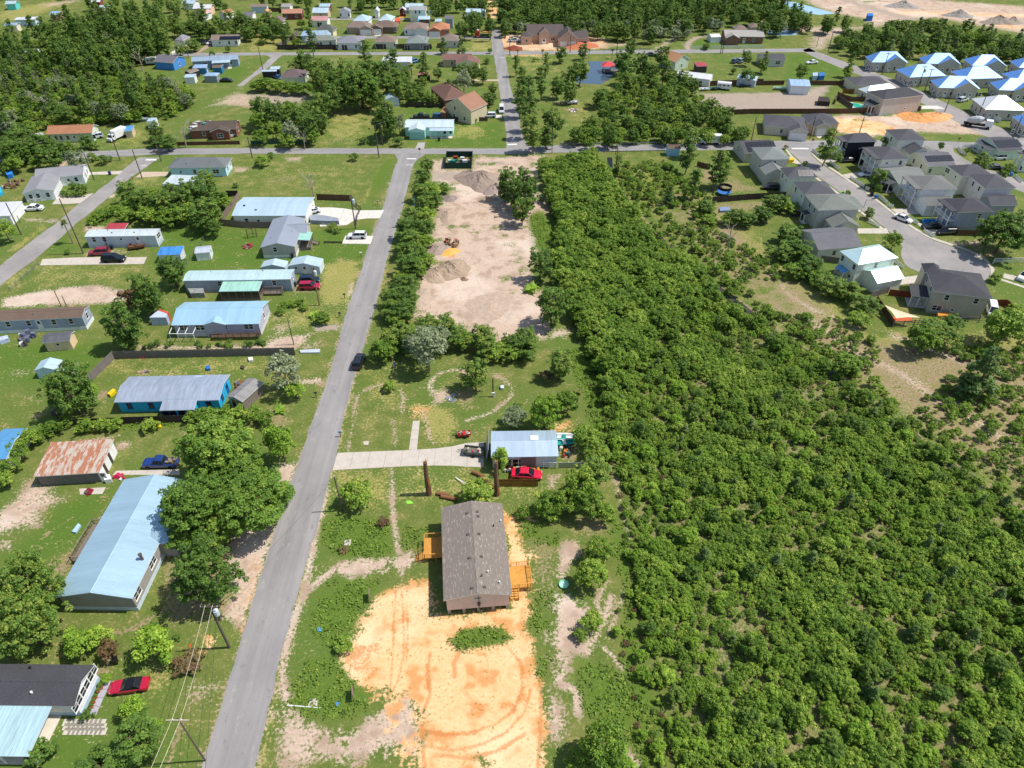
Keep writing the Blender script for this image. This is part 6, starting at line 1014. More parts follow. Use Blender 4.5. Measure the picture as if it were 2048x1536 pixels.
for x,y,w_,k in((90,860,180,'tree'),(210,900,170,'tree'),(320,880,160,'lush'),(400,930,170,'tree'),(480,880,160,'tree'),(570,830,170,'tree'),(650,800,150,'tree'),(470,1000,170,'tree'),(60,960,150,'lush'),(200,1040,140,'lush'),(330,1050,160,'grey'),(90,1080,130,'lush'),(480,1090,120,'lush'),(560,950,140,'tree'),(420,1090,70,'dead'),(300,1120,120,'lush')):T(k,'b',x,y,w_,'tree in the overgrown plot left of the mown field',1.,'overgrown plot left of the field')
T('dead','a',1430,980,190,'bare broken dead tree beside the brick house with debris',1.2);T('dead','a',1090,400,110,'grey bare tree beside the far bend of the road',1.);T('palm','a',1110,410,80,'bushy palm under the grey bare tree',.6);T('slim','a',1190,250,190,'tall leaning tree with yellow-green leaves in the far clearing',1.1);T('slim','a',1300,300,160,'tall tree next to the leaning yellow-green one',1.);T('tree','a',680,1120,110,'round tree in front of the orange-brown roofed house',.8);T('bush','a',760,1160,80,'bush right of the round tree');T('tree','a',1240,1040,130,'tree before the bare dead tree',.9);T('palm','a',1495,400,60,'small palm beside the far road',.7);T('bush','a',1695,430,55,'clipped bush on the far verge');T('tree','a',1820,385,50,'small tree on the ranch house lawn',.8);T('tree','a',1430,390,90,'dark shrub mass beside the curved white driveway',.7);T('tree','a',1540,350,120,'dark shrub by the solar ranch house',.6);T('tree','a',1660,230,120,'bright tree against the brown fence',.9)
for x,y,w_ in((1930,170,150),(2020,190,120),(1990,260,100)):T('tree','a',x,y,w_,'tree behind the solar ranch house lawn',.8,'trees behind the ranch lawn')
for x,y,w_ in((150,1100,280),(330,1150,230),(250,1190,200),(520,1180,160),(1330,1130,160),(1240,1120,120),(420,1180,150),(80,1180,200)):T('tree','a',x,y,w_,'dark roadside tree along the cross road on the left',.6,'dark trees along the cross road')
  # --- masses: the thicket, the left wood, the far woods
def frustum(p,m=.06):
 d=p[1]*_c+CAM_H*_s;u=CAM_F*p[0]/d/1024;v=CAM_F*(-p[1]*_s+CAM_H*_c)/d/768;return abs(u)<1+m and-1-m<v<1+m
low=[(1190,700),(1260,640),(1420,600),(1567,668),(1634,719),(1713,778),(1812,853),(1910,932),(2090,1045),(2090,1560),(1370,1560),(1330,1400),(1290,1250),(1268,1080),(1240,960),(1215,830)]
hi_=[(1085,330),(1185,306),(1218,350),(1264,424),(1292,455),(1340,497),(1405,553),(1440,590),(1300,660),(1215,800),(1165,660),(1115,560),(1115,450)]
lp=[p for p in scatter('q',low,1.3,.8)if frustum(p)];hp=[p for p in scatter('q',hi_,2.1,2.2)if frustum(p)]
gap=lambda p,sc,s:math.sin(p[0]*sc+1.3*math.sin(p[1]*sc*.7+s))+math.sin(p[1]*sc*1.2+s*2+1.1*math.sin(p[0]*sc*.8))
lp=[p for p in lp if gap(p,.33,1)>-1.62 and random.random()<.97]
cand=sorted([(p[1],'shrub',p)for p in lp],key=lambda t_:t_[0])
near=[c for c in cand if random.random()<.62][:235];ns=set(id(c[2])for c in near)
def ssz(p):return max(.34,.62+.15*gap(p,.21,3)+random.gauss(0,.19))
for c in near:plant('shrub',c[2][0],c[2][1],ssz(c[2]),'shrub of the dense green thicket filling the lower right','shrubs of the thicket')
rest=[p for p in lp if id(p)not in ns]
hnear=sorted(hp,key=lambda p:p[1])[:60];hs_ids=set(id(p)for p in hnear)
for p in hnear:plant('lush',p[0],p[1],random.uniform(.65,1.1),'tall shrub of the denser thicket beside the sandy lot','tall shrubs of the thicket')
hrest=[p for p in hp if id(p)not in hs_ids]
for k in('shrub','lush','tree','lime','grey','bush'):
 for i in range(len(PR[k])):
  if(k,i)not in SRC:print('no source for',k,i)
inst_stuff('thicket_undergrowth','continuous undergrowth of the green thicket',['shrub'],rest,[ssz(p)for p in rest])
inst_stuff('tall_thicket','closed canopy of tall shrubs beside the sandy lot',['lush'],hrest,[random.uniform(.6,1.12)for p in hrest])
tp=[p for p in scatter('q',low,7.5,1.2,.8)if frustum(p)];inst_stuff('thicket_saplings','taller saplings standing out of the thicket',['lush','lime','lush'],tp,[random.uniform(.4,.8)for p in tp])
mp=[p for p in scatter('q',low,3.6,1.,.9)if frustum(p)];inst_stuff('thicket_mixed_shrubs','shrubs of other species mixed into the thicket',['lime','biglime','brown','pine','bush','tree'],mp,[random.uniform(.26,.5)for p in mp])
bl=[p for p in scatter('q',low,2.4,.9,.9)if frustum(p)and gap(p,.12,8)>-.3];inst_stuff('thicket_bright_shoots','bright young shoots standing in the thicket',['lime','biglime'],bl,[random.uniform(.2,.42)for p in bl])
fl=[p for p in scatter('q',THICKET,1.5,.2)if frustum(p)];inst_stuff('thicket_weeds','low weeds under the thicket',['bush','shrub'],fl,[random.uniform(.28,.55)for p in fl])
mg=[p for p in scatter('q',[(1165,700),(1195,720),(1225,860),(1245,980),(1272,1090),(1295,1280),(1350,1450),(1380,1560),(1275,1560),(1250,1400),(1225,1250),(1262,1150),(1245,1040),(1225,940),(1195,900),(1180,800)],1.25,.3,.9)if frustum(p)];inst_stuff('thicket_margin','low rough growth along the left margin of the thicket',['shrub','bush','brown','lime'],mg,[random.choice((.2,.3,.42))*random.uniform(.8,1.2)for p in mg])
scrub=[(1225,330),(1330,320),(1420,390),(1440,460),(1560,540),(1650,620),(1760,690),(2080,680),(2080,1010),(1910,915),(1830,850),(1640,700),(1480,580),(1360,480),(1280,410)]
sp=[p for p in scatter('q',scrub,1.3,.4,.9)if frustum(p)and gap(p,.16,5)>-.9];inst_stuff('scrub','scattered scrub bushes between creek and cul-de-sac',['shrub','bush'],sp,[random.choice((.2,.28,.36,.5,.75))*random.uniform(.8,1.2)for p in sp])
cb=[(1215,330),(1250,340),(1330,420),(1420,520),(1600,650),(1700,730),(1800,800),(1920,890),(2080,1010),(2080,1050),(1900,925),(1800,845),(1700,770),(1567,665),(1400,545),(1290,450)]
cp=[p for p in scatter('q',cb,2.2,1.,.8)if frustum(p)];inst_stuff('creek_bushes','dense bushes lining the creek',['shrub','lush'],cp,[random.uniform(.3,.62)for p in cp])
WOOD=[(-40,80),(110,60),(180,20),(330,20),(420,40),(470,60),(470,100),(330,100),(260,110),(180,150),(215,165),(240,130),(330,110),(400,170),(440,180),(420,215),(330,235),(300,250),(200,245),(100,265),(-40,275)]
wp=[p for p in scatter('q',[(-40,90),(60,100),(140,60),(240,70),(300,90),(240,115),(185,150),(205,165),(250,150),(340,160),(380,195),(345,225),(300,238),(200,238),(100,258),(-40,265)],5.0,5.5,.6)if frustum(p,.1)]
def clear(p,fr,box,z=0):
 return True
occ=[(o.location.x,o.location.y,max(4.5,6))for o in col.objects if o.parent is None and o.get('category')in('house','shed','trailer','carport','barn','pavilion','workshop')]
def free(p,m=3):return all((p[0]-x)**2+(p[1]-y)**2>(r_+m)**2 for x,y,r_ in occ)
wp=sorted([p for p in wp if free(p)],key=lambda p:p[1])
for k,p in enumerate(wp[:120]):plant(random.choice(('tree','slim','slim','grey','lush')),p[0],p[1],random.uniform(.65,1.2),'tree of the mixed wood in the upper left','mixed wood in the upper left')
inst_stuff('left_wood_canopy','deeper canopy of the upper left wood',['tree','slim','slim','grey'],wp[120:],[random.uniform(.65,1.15)for p in wp[120:]])
up=[p for p in scatter('q',[(-40,90),(60,100),(140,60),(240,70),(300,90),(240,115),(185,150),(205,165),(250,150),(340,160),(400,195),(345,228),(300,242),(200,245),(100,265),(-40,270)],2.9,1.5,.7)if frustum(p,.1)and free(p,1)]
inst_stuff('left_wood_understorey','understorey shrubs of the upper left wood',['lush','shrub'],up,[random.uniform(.6,1.1)for p in up])
for x,y in((100,440),(250,560),(150,560),(300,640),(20,660),(240,740),(700,260),(770,720),(1400,660),(730,460),(530,490),(430,560),(1420,700),(170,440),(60,620),(60,790)):T('dead','a',x,y,60,'bare storm-killed trunk sticking out of the upper left wood',1.5,'bare trunks in the upper left wood')
FW=[(1050,-30),(1500,-30),(1560,20),(1640,45),(1690,40),(1700,48),(1600,52),(1510,62),(1420,58),(1375,60),(1290,72),(1230,62),(1170,62),(1150,75),(1140,58),(1030,52),(1008,60),(1002,20),(1000,-30)]
fp=sorted([p for p in scatter('q',FW,5.2,4.5,.6)if free(p)],key=lambda p:p[1])
for p in fp[:70]:plant(random.choice(('tree','slim','tree','grey')),p[0],p[1],random.uniform(.7,1.2),'tree at the edge of the far wood behind the new brick house','edge of the far wood')
inst_stuff('far_wood','far wood behind the new brick house',['tree','slim','tree'],fp[70:],[random.uniform(.8,1.25)for p in fp[70:]])
DW=[(1660,88),(1700,62),(1770,50),(1850,42),(1890,50),(1960,58),(2090,75),(2090,118),(1950,112),(1790,106),(1690,100)]
dp=sorted([p for p in scatter('q',DW,5.0,3.5,.6)],key=lambda p:p[1])
for p in dp[:50]:plant(random.choice(('tree','pine','lush')),p[0],p[1],random.uniform(.7,1.1),'tree of the dark wood behind the apartment blocks','dark wood behind the apartments')
inst_stuff('dark_wood','dark wood behind the apartment blocks',['tree','pine','lush'],dp[50:],[random.uniform(.7,1.15)for p in dp[50:]])
PB=[(1290,130),(1330,160),(1400,190),(1440,215),(1470,250),(1500,275),(1440,285),(1350,282),(1250,285),(1130,290),(1160,260),(1190,235),(1215,210),(1165,205),(1260,175)]
pp=sorted([p for p in scatter('q',PB,3.6,2.0,.6)if free(p,1)],key=lambda p:p[1])
for p in pp[:60]:plant(random.choice(('lush','tree','lush')),p[0],p[1],random.uniform(.6,1.05),'shrub of the overgrown block south of the pond','overgrown block south of the pond')
inst_stuff('pond_thicket','undergrowth of the block south of the pond',['lush','tree','shrub'],pp[60:],[random.uniform(.6,1.05)for p in pp[60:]])
lw=[p for p in scatter('q',[(-60,85),(60,70),(150,45),(250,35),(335,45),(335,98),(262,112),(185,150),(60,115),(-60,110)],5.2,5.,.6)if free(p,1.5)];inst_stuff('left_wood_back','tall back part of the upper left wood',['slim','tree','slim'],lw,[random.uniform(.85,1.35)for p in lw])
far_polys=[([(190,20),(330,30),(335,100),(262,112),(200,135),(150,90)],5.5),([(330,55),(500,52),(500,68),(400,78),(330,82)],6),([(180,0),(480,0),(500,55),(420,52),(330,55),(230,40),(170,30)],8.5),([(500,45),(620,40),(620,80),(580,90),(500,60)],6),([(500,-5),(1000,-5),(1000,18),(760,20),(640,12),(500,14)],6.5),([(640,20),(900,20),(900,35),(640,38)],14),([(900,20),(985,20),(985,72),(905,70)],6.5),([(1500,-10),(1570,-10),(1600,30),(1690,40),(1690,50),(1520,55)],7),([(1480,100),(1640,112),(1700,150),(1620,155),(1500,150)],11),([(1690,130),(1760,160),(1700,155)],4)]
tk=[]
for poly,sp_ in far_polys:tk+=[p for p in scatter('q',poly,sp_,3.5,.7)if free(p,2.5)]
random.shuffle(tk)
for p in tk[:150]:plant(random.choice(('tree','tree','slim','lush')),p[0],p[1],random.uniform(.6,1.15),'yard tree among the distant houses along the top','yard trees among distant houses')
if tk[150:]:inst_stuff('distant_yard_trees','more trees between distant houses',['tree','slim'],tk[150:],[random.uniform(.6,1.1)for p in tk[150:]])
bp=[(x,y)for y in np.arange(425,760,11)for x in np.arange(-520,521,11)];bp=[(x+random.uniform(-5,5),y+random.uniform(-5,5))for x,y in bp]
bp=[p for p in bp if p[1]>440 or p[0]<130]
inst_stuff('horizon_wood','woods beyond the picture',['tree','slim'],bp,[random.uniform(1.,1.6)for p in bp])
wc=[];wt=[]
for fr_,pts,v_ in WEEDS:
 for p in scatter(fr_,pts,.62,.1,.6):
  if gap(p,1.1,2)>-1.1:wc.append(p)
wc=np.array(wc);n=len(wc)*5;base_=np.repeat(wc,5,0);r_=rng.normal(0,.22,(n,2));hgt=np.repeat(rng.uniform(.08,.4,len(wc)),5)*rng.uniform(.4,1,n)
me=quads_mesh('weeds',np.column_stack([base_+r_,hgt]),np.column_stack([rng.normal(0,.5,(n,2)),np.ones(n)]),.34,np.repeat(rng.uniform(0,1,len(wc)),5)+rng.normal(0,.15,n),LF_WEED,seed=5)
tag(link('weeds',me),'bright low weeds covering the rough ground',None,None,'stuff')
print('counts',len(lp),len(hp),len(wp),len(fp),len(dp),len(pp),len(tk),n)
  # ------------------------------------------------------------------ driveways, water, mounds
CONC=concrete('#bfb6aa');CONCW=concrete('#d0cbc2');CONCT=concrete('#bdab95')
def slabs(fr,top,bot,label,n=1,m=CONC,z=.03,gap=.03,cat='driveway'):
 a=resample([W2(fr,*p)for p in top],n+1);b=resample([W2(fr,*p)for p in bot],n+1);c=(a.mean(0)+b.mean(0))/2
 o=thing('driveway' if cat=='driveway' else cat.replace(' ','_'),label,cat,(c[0],c[1],0));o['kind']='structure'
 for k in range(n):
  q4=[a[k],a[k+1],b[k+1],b[k]];cc=sum(q4)/4;q4=[cc+(p-cc)*(1-gap/max(.5,np.hypot(*(p-cc))))for p in q4]
  if(q4[1][0]-q4[0][0])*(q4[2][1]-q4[0][1])-(q4[1][1]-q4[0][1])*(q4[2][0]-q4[0][0])<0:q4=q4[::-1]
  mb=MB();mb.prism([p-c for p in q4],-.05,z+random.uniform(0,.008));mb.build('slab',m,o)
slabs('j',[(118,770),(600,752),(870,735),(985,703),(1118,697)],[(86,890),(600,862),(860,856),(950,866),(1118,868)],'wide pale concrete driveway to the small metal-roofed house',9)
slabs('j',[(634,552),(606,750)],[(682,552),(662,750)],'narrow concrete walk joining the wide driveway',3,cat='walk')
slabs('f',[(1165,470),(1330,466),(1450,490),(1680,488)],[(1200,612),(1405,600),(1475,552),(1648,550)],'white concrete forecourt of the fenced cream house',5,CONCW)
slabs('f',[(1388,680),(1600,682)],[(1362,740),(1578,742)],'short white concrete pad under the white car',2,CONCW)
slabs('e',[(372,1002),(700,985),(1290,985)],[(350,1057),(700,1052),(1262,1045)],'long concrete strip under the black car',7)
slabs('e',[(530,432),(700,450),(822,424)],[(455,520),(560,520),(700,512)],'concrete apron of the white house with the hedge',2)
slabs('e',[(1250,236),(1480,235)],[(1180,292),(1470,270)],'tan drive running to the pale blue hip-roofed house',3,CONCT)
slabs('e',[(740,242),(1080,226)],[(745,262),(1050,258)],'narrow concrete drive opposite the tan drive',3)
slabs('h',[(745,325),(1150,317)],[(720,352),(1150,352)],'concrete strip behind the long metal-roofed home',4)
slabs('h',[(505,440),(680,430)],[(512,478),(655,474)],'concrete pad in front of the rusty shed door',2)
slabs('i',[(762,672),(655,905)],[(816,662),(700,922)],'grey terrace along the white gable wall',4,concrete('#a9a6b0'),cat='terrace')
slabs('b',[(1345,1140),(1322,1190)],[(1402,1140),(1392,1190)],'grey drive of the mint garage house',1,concrete('#a8a5a2'));slabs('b',[(1780,636),(1990,636)],[(1780,648),(1992,648)],'tan drive between two lawns by the straight road',3,CONCT);slabs('b',[(1955,920),(2012,920)],[(1955,945),(2016,945)],'white drive by the parked cars',1,CONCW)
slabs('B',[(1280,700),(1060,862)],[(1400,700),(1120,862)],'brick-coloured drive of the solar ranch house',3,concrete('#a58d7c'));slabs('B',[(720,730),(760,790),(650,860)],[(810,735),(820,800),(720,862)],'curved white drive of the grey-roofed house',3,CONCW)
slabs('D',[(870,535),(990,535)],[(860,595),(985,595)],'peach drive of the orange-roofed house',1,CONCT);slabs('C',[(1735,505),(1860,505)],[(1735,570),(1880,570)],'peach drive of the white-garage brown house',1,CONCT);slabs('D',[(-20,510),(110,505)],[(-60,575),(30,575)],'white drive of the dark-gabled house',1,CONCW)
NB=[('n',[(1205,500),(1370,490)],[(1255,538),(1440,530)],'drive of the white double-porch house'),('n',[(990,622),(1180,622)],[(1000,655),(1195,655)],'tan drive below the street tree, left side'),('n',[(1240,935),(1410,915)],[(1225,985),(1390,962)],'tan drive of the metal-roofed cream house'),('n',[(900,283),(1010,262)],[(935,305),(1060,300)],'drive holding the white sedan by the cream porch house'),('n',[(742,185),(850,182)],[(770,205),(880,200)],'drive of the black house'),('n',[(560,170),(575,205)],[(590,168),(640,222)],'drive by the yellow toy car'),('n',[(1370,585),(1480,610)],[(1400,625),(1500,660)],'drive with the black sedan and sport utility car'),('d',[(270,1000),(340,985)],[(300,1052),(410,1050)],'drive of the left tan street house'),('d',[(465,985),(510,980)],[(510,1035),(545,1030)],'drive of the tan house by the clay lot'),('n',[(1920,905),(2060,940)],[(1915,935),(2060,970)],'drive at the right edge of the cul-de-sac'),('d',[(1275,790),(1400,790)],[(1275,815),(1460,815)],'white drive with the red off-road vehicle'),('n',[(1905,940),(2060,990)],[(1900,950),(2060,1003)],'curved walk across the edge lawn')]
for fr_,a_,b_,lb in NB:slabs(fr_,a_,b_,lb,2,CONCW if 'white drive' in lb else CONC)
road('sidewalk_east',Q('n',(712,146),(760,192),(905,288),(1055,388),(1128,445),(1278,563),(1350,613),(1460,676),(1580,716),(1710,760),(1812,815),(1862,880),(1850,930)),Q('n',(704,150),(750,197),(898,297),(1048,397),(1120,453),(1270,572),(1340,622),(1452,687),(1572,727),(1702,772),(1802,828),(1842,888),(1830,930)),CONC,.05,2,.02)
road('sidewalk_west',Q('n',(548,118),(578,158),(636,212),(696,262),(756,312),(826,358),(896,412),(956,462),(1026,518),(1096,572),(1176,636)),Q('n',(538,122),(566,164),(624,219),(686,269),(746,319),(818,366),(886,419),(946,470),(1016,526),(1086,580),(1166,643)),CONC,.05,2,.02)
pv=thing('paver_patio','patio of pale square pavers with grass joints near the black-roofed house','patio',W('i',610,1000));a_,b_,c_=W2('i',470,955),W2('i',760,955),W2('i',478,1050);pm=MB().box(-.42,.42,-.42,.42,0,.05).mesh('paver',concrete('#c3bcae'))
for i in range(9):
 for j in range(3):
  p=a_+(b_-a_)*(i+.5)/9+(c_-a_)*(j+.5)/3;link('paver',pm,pv,(p[0]-pv.location.x,p[1]-pv.location.y,0),random.uniform(-.05,.05))
wt=NT('water');wc_=wt.coords();wt.bump(wt.noise(wc_,1.5,3),.12,.05);WATER=wt.fin(lin('#43586a'),.08,.6);WATERT=NT('water_pale').fin(lin('#9fc3d6'),.12,.5);WATERD=NT('water_dark').fin(lin('#2c3138'),.06,.6);POOL=NT('pool_water').fin(lin('#2fb39a'),.06,.6)
for nm,fr_,pts,m in(('pond_water','c',[(700,492),(800,490),(920,496),(935,560),(870,640),(800,675),(700,672),(615,665),(610,620),(690,590),(720,540)],WATER),('far_pond_water','d',[(250,5),(330,15),(530,70),(640,100),(520,112),(400,95),(260,60)],WATERT),('small_pond_water','d',[(125,228),(260,222),(365,235),(345,262),(210,268),(130,250)],WATERT),('creek_water','m',[(408,160),(445,160),(450,270),(415,272)],WATERD)):tag(quadsheet(nm,Q(fr_,*pts),.02,m),kind='structure')
for nm,pts in(('ditch_water',[(322,385),(352,380),(345,455),(325,460)]),('ditch_water',[(208,950),(258,955),(250,985),(212,985)])):tag(quadsheet(nm,Q('l',*pts),.02,WATER),kind='structure')
cw=[('o',840,88,.9),('o',870,112,1.),('o',965,165,.8),('o',1010,200,.7),('o',1500,550,.9),('o',1680,700,.8),('o',1740,755,1.1),('o',1985,970,1.3),('m',690,645,.9),('m',1040,940,.9),('m',1120,990,.8)]
road('creek_channel',[('q',x-9,y+2)for x,y in((1222,350),(1268,425),(1300,460),(1343,500),(1408,556),(1567,672),(1634,722),(1713,782),(1812,858),(1910,938),(2090,1052))],[('q',x+5,y-2)for x,y in((1222,350),(1268,425),(1300,460),(1343,500),(1408,556),(1567,672),(1634,722),(1713,782),(1812,858),(1910,938),(2090,1052))],mat('#3d3a33',.5,.4,.5,.4),.015,2,.35)
def mound(fr,x,y,rx,ry,h,label,hexc='#9b8c80',seed=0,rz=0.,name='earth_mound'):
 r=np.random.default_rng(seed);p=W(fr,x,y);mb=MB();n,m_=28,9;ph=r.uniform(0,6.28,4)
 vs=[(0,0,h)]
 for j in range(1,m_+1):
  for k in range(n):
   a=6.283*k/n;f=j/m_;w_=1+.16*math.sin(2*a+ph[0])+.1*math.sin(3*a+ph[1])+.06*math.sin(7*a+ph[2]);zz=h*(1-f)**1.0*(1-.25*f)+r.normal(0,.05*h*(1-f)*1.5)
   vs.append((math.cos(a)*rx*f*w_,math.sin(a)*ry*f*w_,zz if j<m_ else-.05))
 mb.add(vs,[(0,1+k,1+(k+1)%n)for k in range(n)]+[(1+(j-1)*n+k,1+j*n+k,1+j*n+(k+1)%n,1+(j-1)*n+(k+1)%n)for j in range(1,m_)for k in range(n)])
 t=('mound',hexc)
 if t not in _mc:
  q_=NT('earth_'+hexc.strip('#'));co_=q_.coords();f1=q_.noise(co_,1.2,5,.7);_mc[t]=None;q_.bump(f1,.8,.2);_mc[t]=q_.fin(q_.mix(q_.mr(f1,.3,.7),lin(hexc),tuple(min(1,c*1.45)for c in lin(hexc)[:3])+(1,)),.95,.1)
 o=mb.build(name,_mc[t],None,(p.x,p.y,0),rz);recalc(o.data);return tag(o,label,'mound')
mound('l',840,270,7.5,7,3.2,'large grey-brown earth mound at the far end of the sandy lot','#8c7c70',1);mound('l',750,230,3.5,4,1.8,'smaller spur of grey earth left of the large mound','#8a7a6d',2);mound('l',930,330,3.5,4,1.6,'rubble-strewn low mound beside the clump of trees','#8a7b74',3)
mound('l',600,940,5.2,4.6,2.4,'conical grey-brown mound on the left side of the sandy lot','#94826f',4);mound('l',500,970,3.5,3.6,1.5,'lower earth mound next to the conical one','#9c8a78',5);mound('l',705,1005,1.0,1.0,.5,'tiny heap of earth beside the conical mound','#7d6a58',6);mound('l',580,530,3.0,4.5,1.1,'long low heap of earth by the lot edge','#9a8878',7);mound('l',590,400,2.2,2.6,.8,'flat heap of dark gravel under the small tree','#7f726c',8);mound('l',880,410,3.4,1.6,.7,'low ridge of earth in the shade','#96846f',9);mound('l',600,800,2.4,2.0,.4,'flat heap of orange sand on the sandy lot','#cf9a54',10);mound('l',500,780,2.6,3.5,.9,'low grey heap behind the orange sand','#8c7d72',12);mound('l',900,1200,6,5,.45,'broad flattened earth pad at the near end of the sandy lot','#a39080',13)
mound('c',640,365,9,6,2.2,'red clay heap on the new house pad','#a5654a',14);mound('c',110,390,5,3,1.4,'small dark red heap beside the clay pad','#7c4434',15);mound('d',1250,880,7,5,1.6,'orange earth heap on the bare building lot','#c08a58',16);mound('d',1400,870,6,4,1.4,'second orange heap on the bare building lot','#c59464',17);mound('d',1140,50,8,5,3,'grey gravel stockpile in the far sand pit','#8f8982',18);mound('d',1560,120,7,4,3,'grey stockpile behind the dark shrubs of the sand pit','#8c8680',19);mound('d',1850,170,8,5,3.5,'brown stockpile on the right of the sand pit','#8a7f74',20);mound('d',1960,165,6,4,2.5,'smaller brown stockpile at the right of the sand pit','#8e8478',21)
  # ------------------------------------------------------------------ vehicles
WH={}
def wheel_meshes(r_=.33,w_=.22):
 k=(r_,w_)
 if k not in WH:
  a=MB();a.lathe([(r_*.62,-w_/2),(r_*.95,-w_/2),(r_,-w_/2+.04),(r_,w_/2-.04),(r_*.95,w_/2),(r_*.62,w_/2)],16);b=MB();b.lathe([(r_*.61,-w_/2+.02),(r_*.61,w_/2-.03),(r_*.2,w_/2-.0)],12);WH[k]=(a.mesh('tyre',RUBBER),b.mesh('rim',STEEL))
 return WH[k]
def add_wheel(root,x,y,r_=.33,w_=.22):
 t,b=wheel_meshes(r_,w_);o=link('wheel',t,root,(x,y,r_));o.rotation_euler=(-math.pi/2 if y>0 else math.pi/2,0,0);link('rim',b,o)
def loft(mb,st,z0,m=0,top=.86,ch=.12):
 n=8;vs=[]
 for x,zt,hw in st:
  c=min(ch,(zt-z0)*.45);vs+=[(x,-hw*.9,z0),(x,-hw,z0+c),(x,-hw,zt-c),(x,-hw*top,zt),(x,hw*top,zt),(x,hw,zt-c),(x,hw,z0+c),(x,hw*.9,z0)]
 fs=[(i*n+k,i*n+(k+1)%n,(i+1)*n+(k+1)%n,(i+1)*n+k)for i in range(len(st)-1)for k in range(n)]+[tuple(range(n)),tuple(range((len(st)-1)*n,len(st)*n))[::-1]]
 mb.add(vs,fs,m)
KIND=dict(sedan=dict(L=4.8,W=1.82,st=[(-2.4,.72,.75),(-2.3,.92,.86),(-1.5,.98,.9),(-.2,.96,.91),(1.0,.93,.9),(1.9,.82,.87),(2.3,.7,.8),(2.4,.55,.7)],gh=[(-1.75,.95),(-1.0,1.42),(.25,1.45),(1.15,.92)],wx=(-1.45,1.45)),suv=dict(L=4.7,W=1.88,st=[(-2.35,.95,.82),(-2.25,1.05,.9),(-.5,1.06,.93),(1.0,1.05,.93),(2.0,.98,.9),(2.3,.85,.84),(2.36,.6,.75)],gh=[(-2.25,1.04),(-1.95,1.66),(.35,1.7),(1.15,1.03)],wx=(-1.4,1.45)),pickup=dict(L=5.7,W=1.95,st=[(-2.85,.95,.9),(-2.8,1.02,.95),(-.6,1.02,.96),(.9,1.05,.96),(2.3,1.02,.94),(2.75,.9,.88),(2.85,.6,.8)],gh=[(-.85,1.03),(-.6,1.72),(.5,1.76),(1.2,1.04)],wx=(-1.8,1.85),bed=True),van=dict(L=5.0,W=1.95,st=[(-2.5,1.15,.9),(-2.45,1.2,.95),(0,1.2,.97),(1.5,1.12,.95),(2.3,1.0,.9),(2.5,.7,.8)],gh=[(-2.4,1.18),(-2.3,1.95),(.9,1.98),(1.9,1.1)],wx=(-1.6,1.6)),convertible=dict(L=4.75,W=1.8,st=[(-2.37,.72,.72),(-2.25,.9,.84),(-1.2,.95,.88),(.3,.93,.89),(1.3,.9,.88),(2.0,.8,.84),(2.37,.6,.7)],gh=[(-1.55,.93),(-1.0,1.34),(.05,1.36),(.8,.91)],wx=(-1.4,1.45),soft=True))
CM={}
def car_meshes(kind):
 if kind in CM:return CM[kind]
 K=KIND[kind];b=MB();loft(b,K['st'],.28)
 for x in K['wx']:
  for s in(-1,1):b.lathe([(.4,s*K['W']/2*.98-.02),(.4,s*K['W']/2*.98+.02)],14,m=1)if False else None
 g=K['gh'];h1=K['W']/2*.9;h2=K['W']/2*.72;gm=MB();vs=[]
 for s,hb,ht in((-1,h1,h2),(1,h1,h2)):vs+=[(g[0][0],s*hb,g[0][1]),(g[1][0],s*ht,g[1][1]),(g[2][0],s*ht,g[2][1]),(g[3][0],s*hb,g[3][1])]
 gm.add(vs,[(0,3,2,1),(4,5,6,7),(0,1,5,4),(2,3,7,6)])
 rf=MB();e=.02;rf.add([(g[1][0]-.05,-h2-e,g[1][1]),(g[2][0]+.05,-h2-e,g[2][1]),(g[2][0]+.05,h2+e,g[2][1]),(g[1][0]-.05,h2+e,g[1][1]),(g[1][0]+.1,-h2*.85,g[1][1]+.07),(g[2][0]-.1,-h2*.85,g[2][1]+.07),(g[2][0]-.1,h2*.85,g[2][1]+.07),(g[1][0]+.1,h2*.85,g[1][1]+.07)],[(4,5,6,7),(0,1,5,4),(1,2,6,5),(2,3,7,6),(3,0,4,7)])
 for s in(-1,1):
  P=[(g[0][0],s*h1,g[0][1]),(g[1][0],s*h2,g[1][1]),(g[2][0],s*h2,g[2][1]),(g[3][0],s*h1,g[3][1])]
  rf.bar(P[0],P[1],.05,4);rf.bar(P[3],P[2],.045,4);mx=(g[1][0]+g[2][0])/2-.1;rf.bar((mx-.1,s*h1*1.005,g[0][1]-.02),(mx,s*h2*1.01,g[1][1]+.02),.045,4)
 if K.get('soft'):rf.add([(g[0][0]-.02,-h1,g[0][1]),(g[1][0]-.03,-h2-.01,g[1][1]+.02),(g[1][0]-.03,h2+.01,g[1][1]+.02),(g[0][0]-.02,h1,g[0][1]),(g[1][0]+.35,-h2-.02,g[1][1]),(g[0][0]+.75,-h1-.01,g[0][1]),(g[1][0]+.35,h2+.02,g[1][1]),(g[0][0]+.75,h1+.01,g[0][1])],[(0,1,2,3),(0,5,4,1),(3,2,6,7)])
 lt=MB();xf=K['st'][-2][0];zf=K['st'][-2][1]*.86;lt.box(-.06,.09,-.2,.2,-.07,.08)
 tl=MB();tl.box(-.05,.06,-.16,.16,-.09,.09)
 bed=None
 if K.get('bed'):
  bed=MB();bed.box(-2.7,-.95,-.78,.78,1.021,1.03)
 CM[kind]=(b.mesh('body',paint('#888888')),gm.mesh('cabin_glass',GL),rf.mesh('cabin_roof',paint('#888888')),lt.mesh('headlight',mat('#dfe3e6',.2,.05)),tl.mesh('taillight',mat('#8a1616',.3,.05)),bed.mesh('cargo_bed',mat('#2b2b2d'))if bed else None)
 for m_ in CM[kind][:1]:recalc(m_)
 return CM[kind]
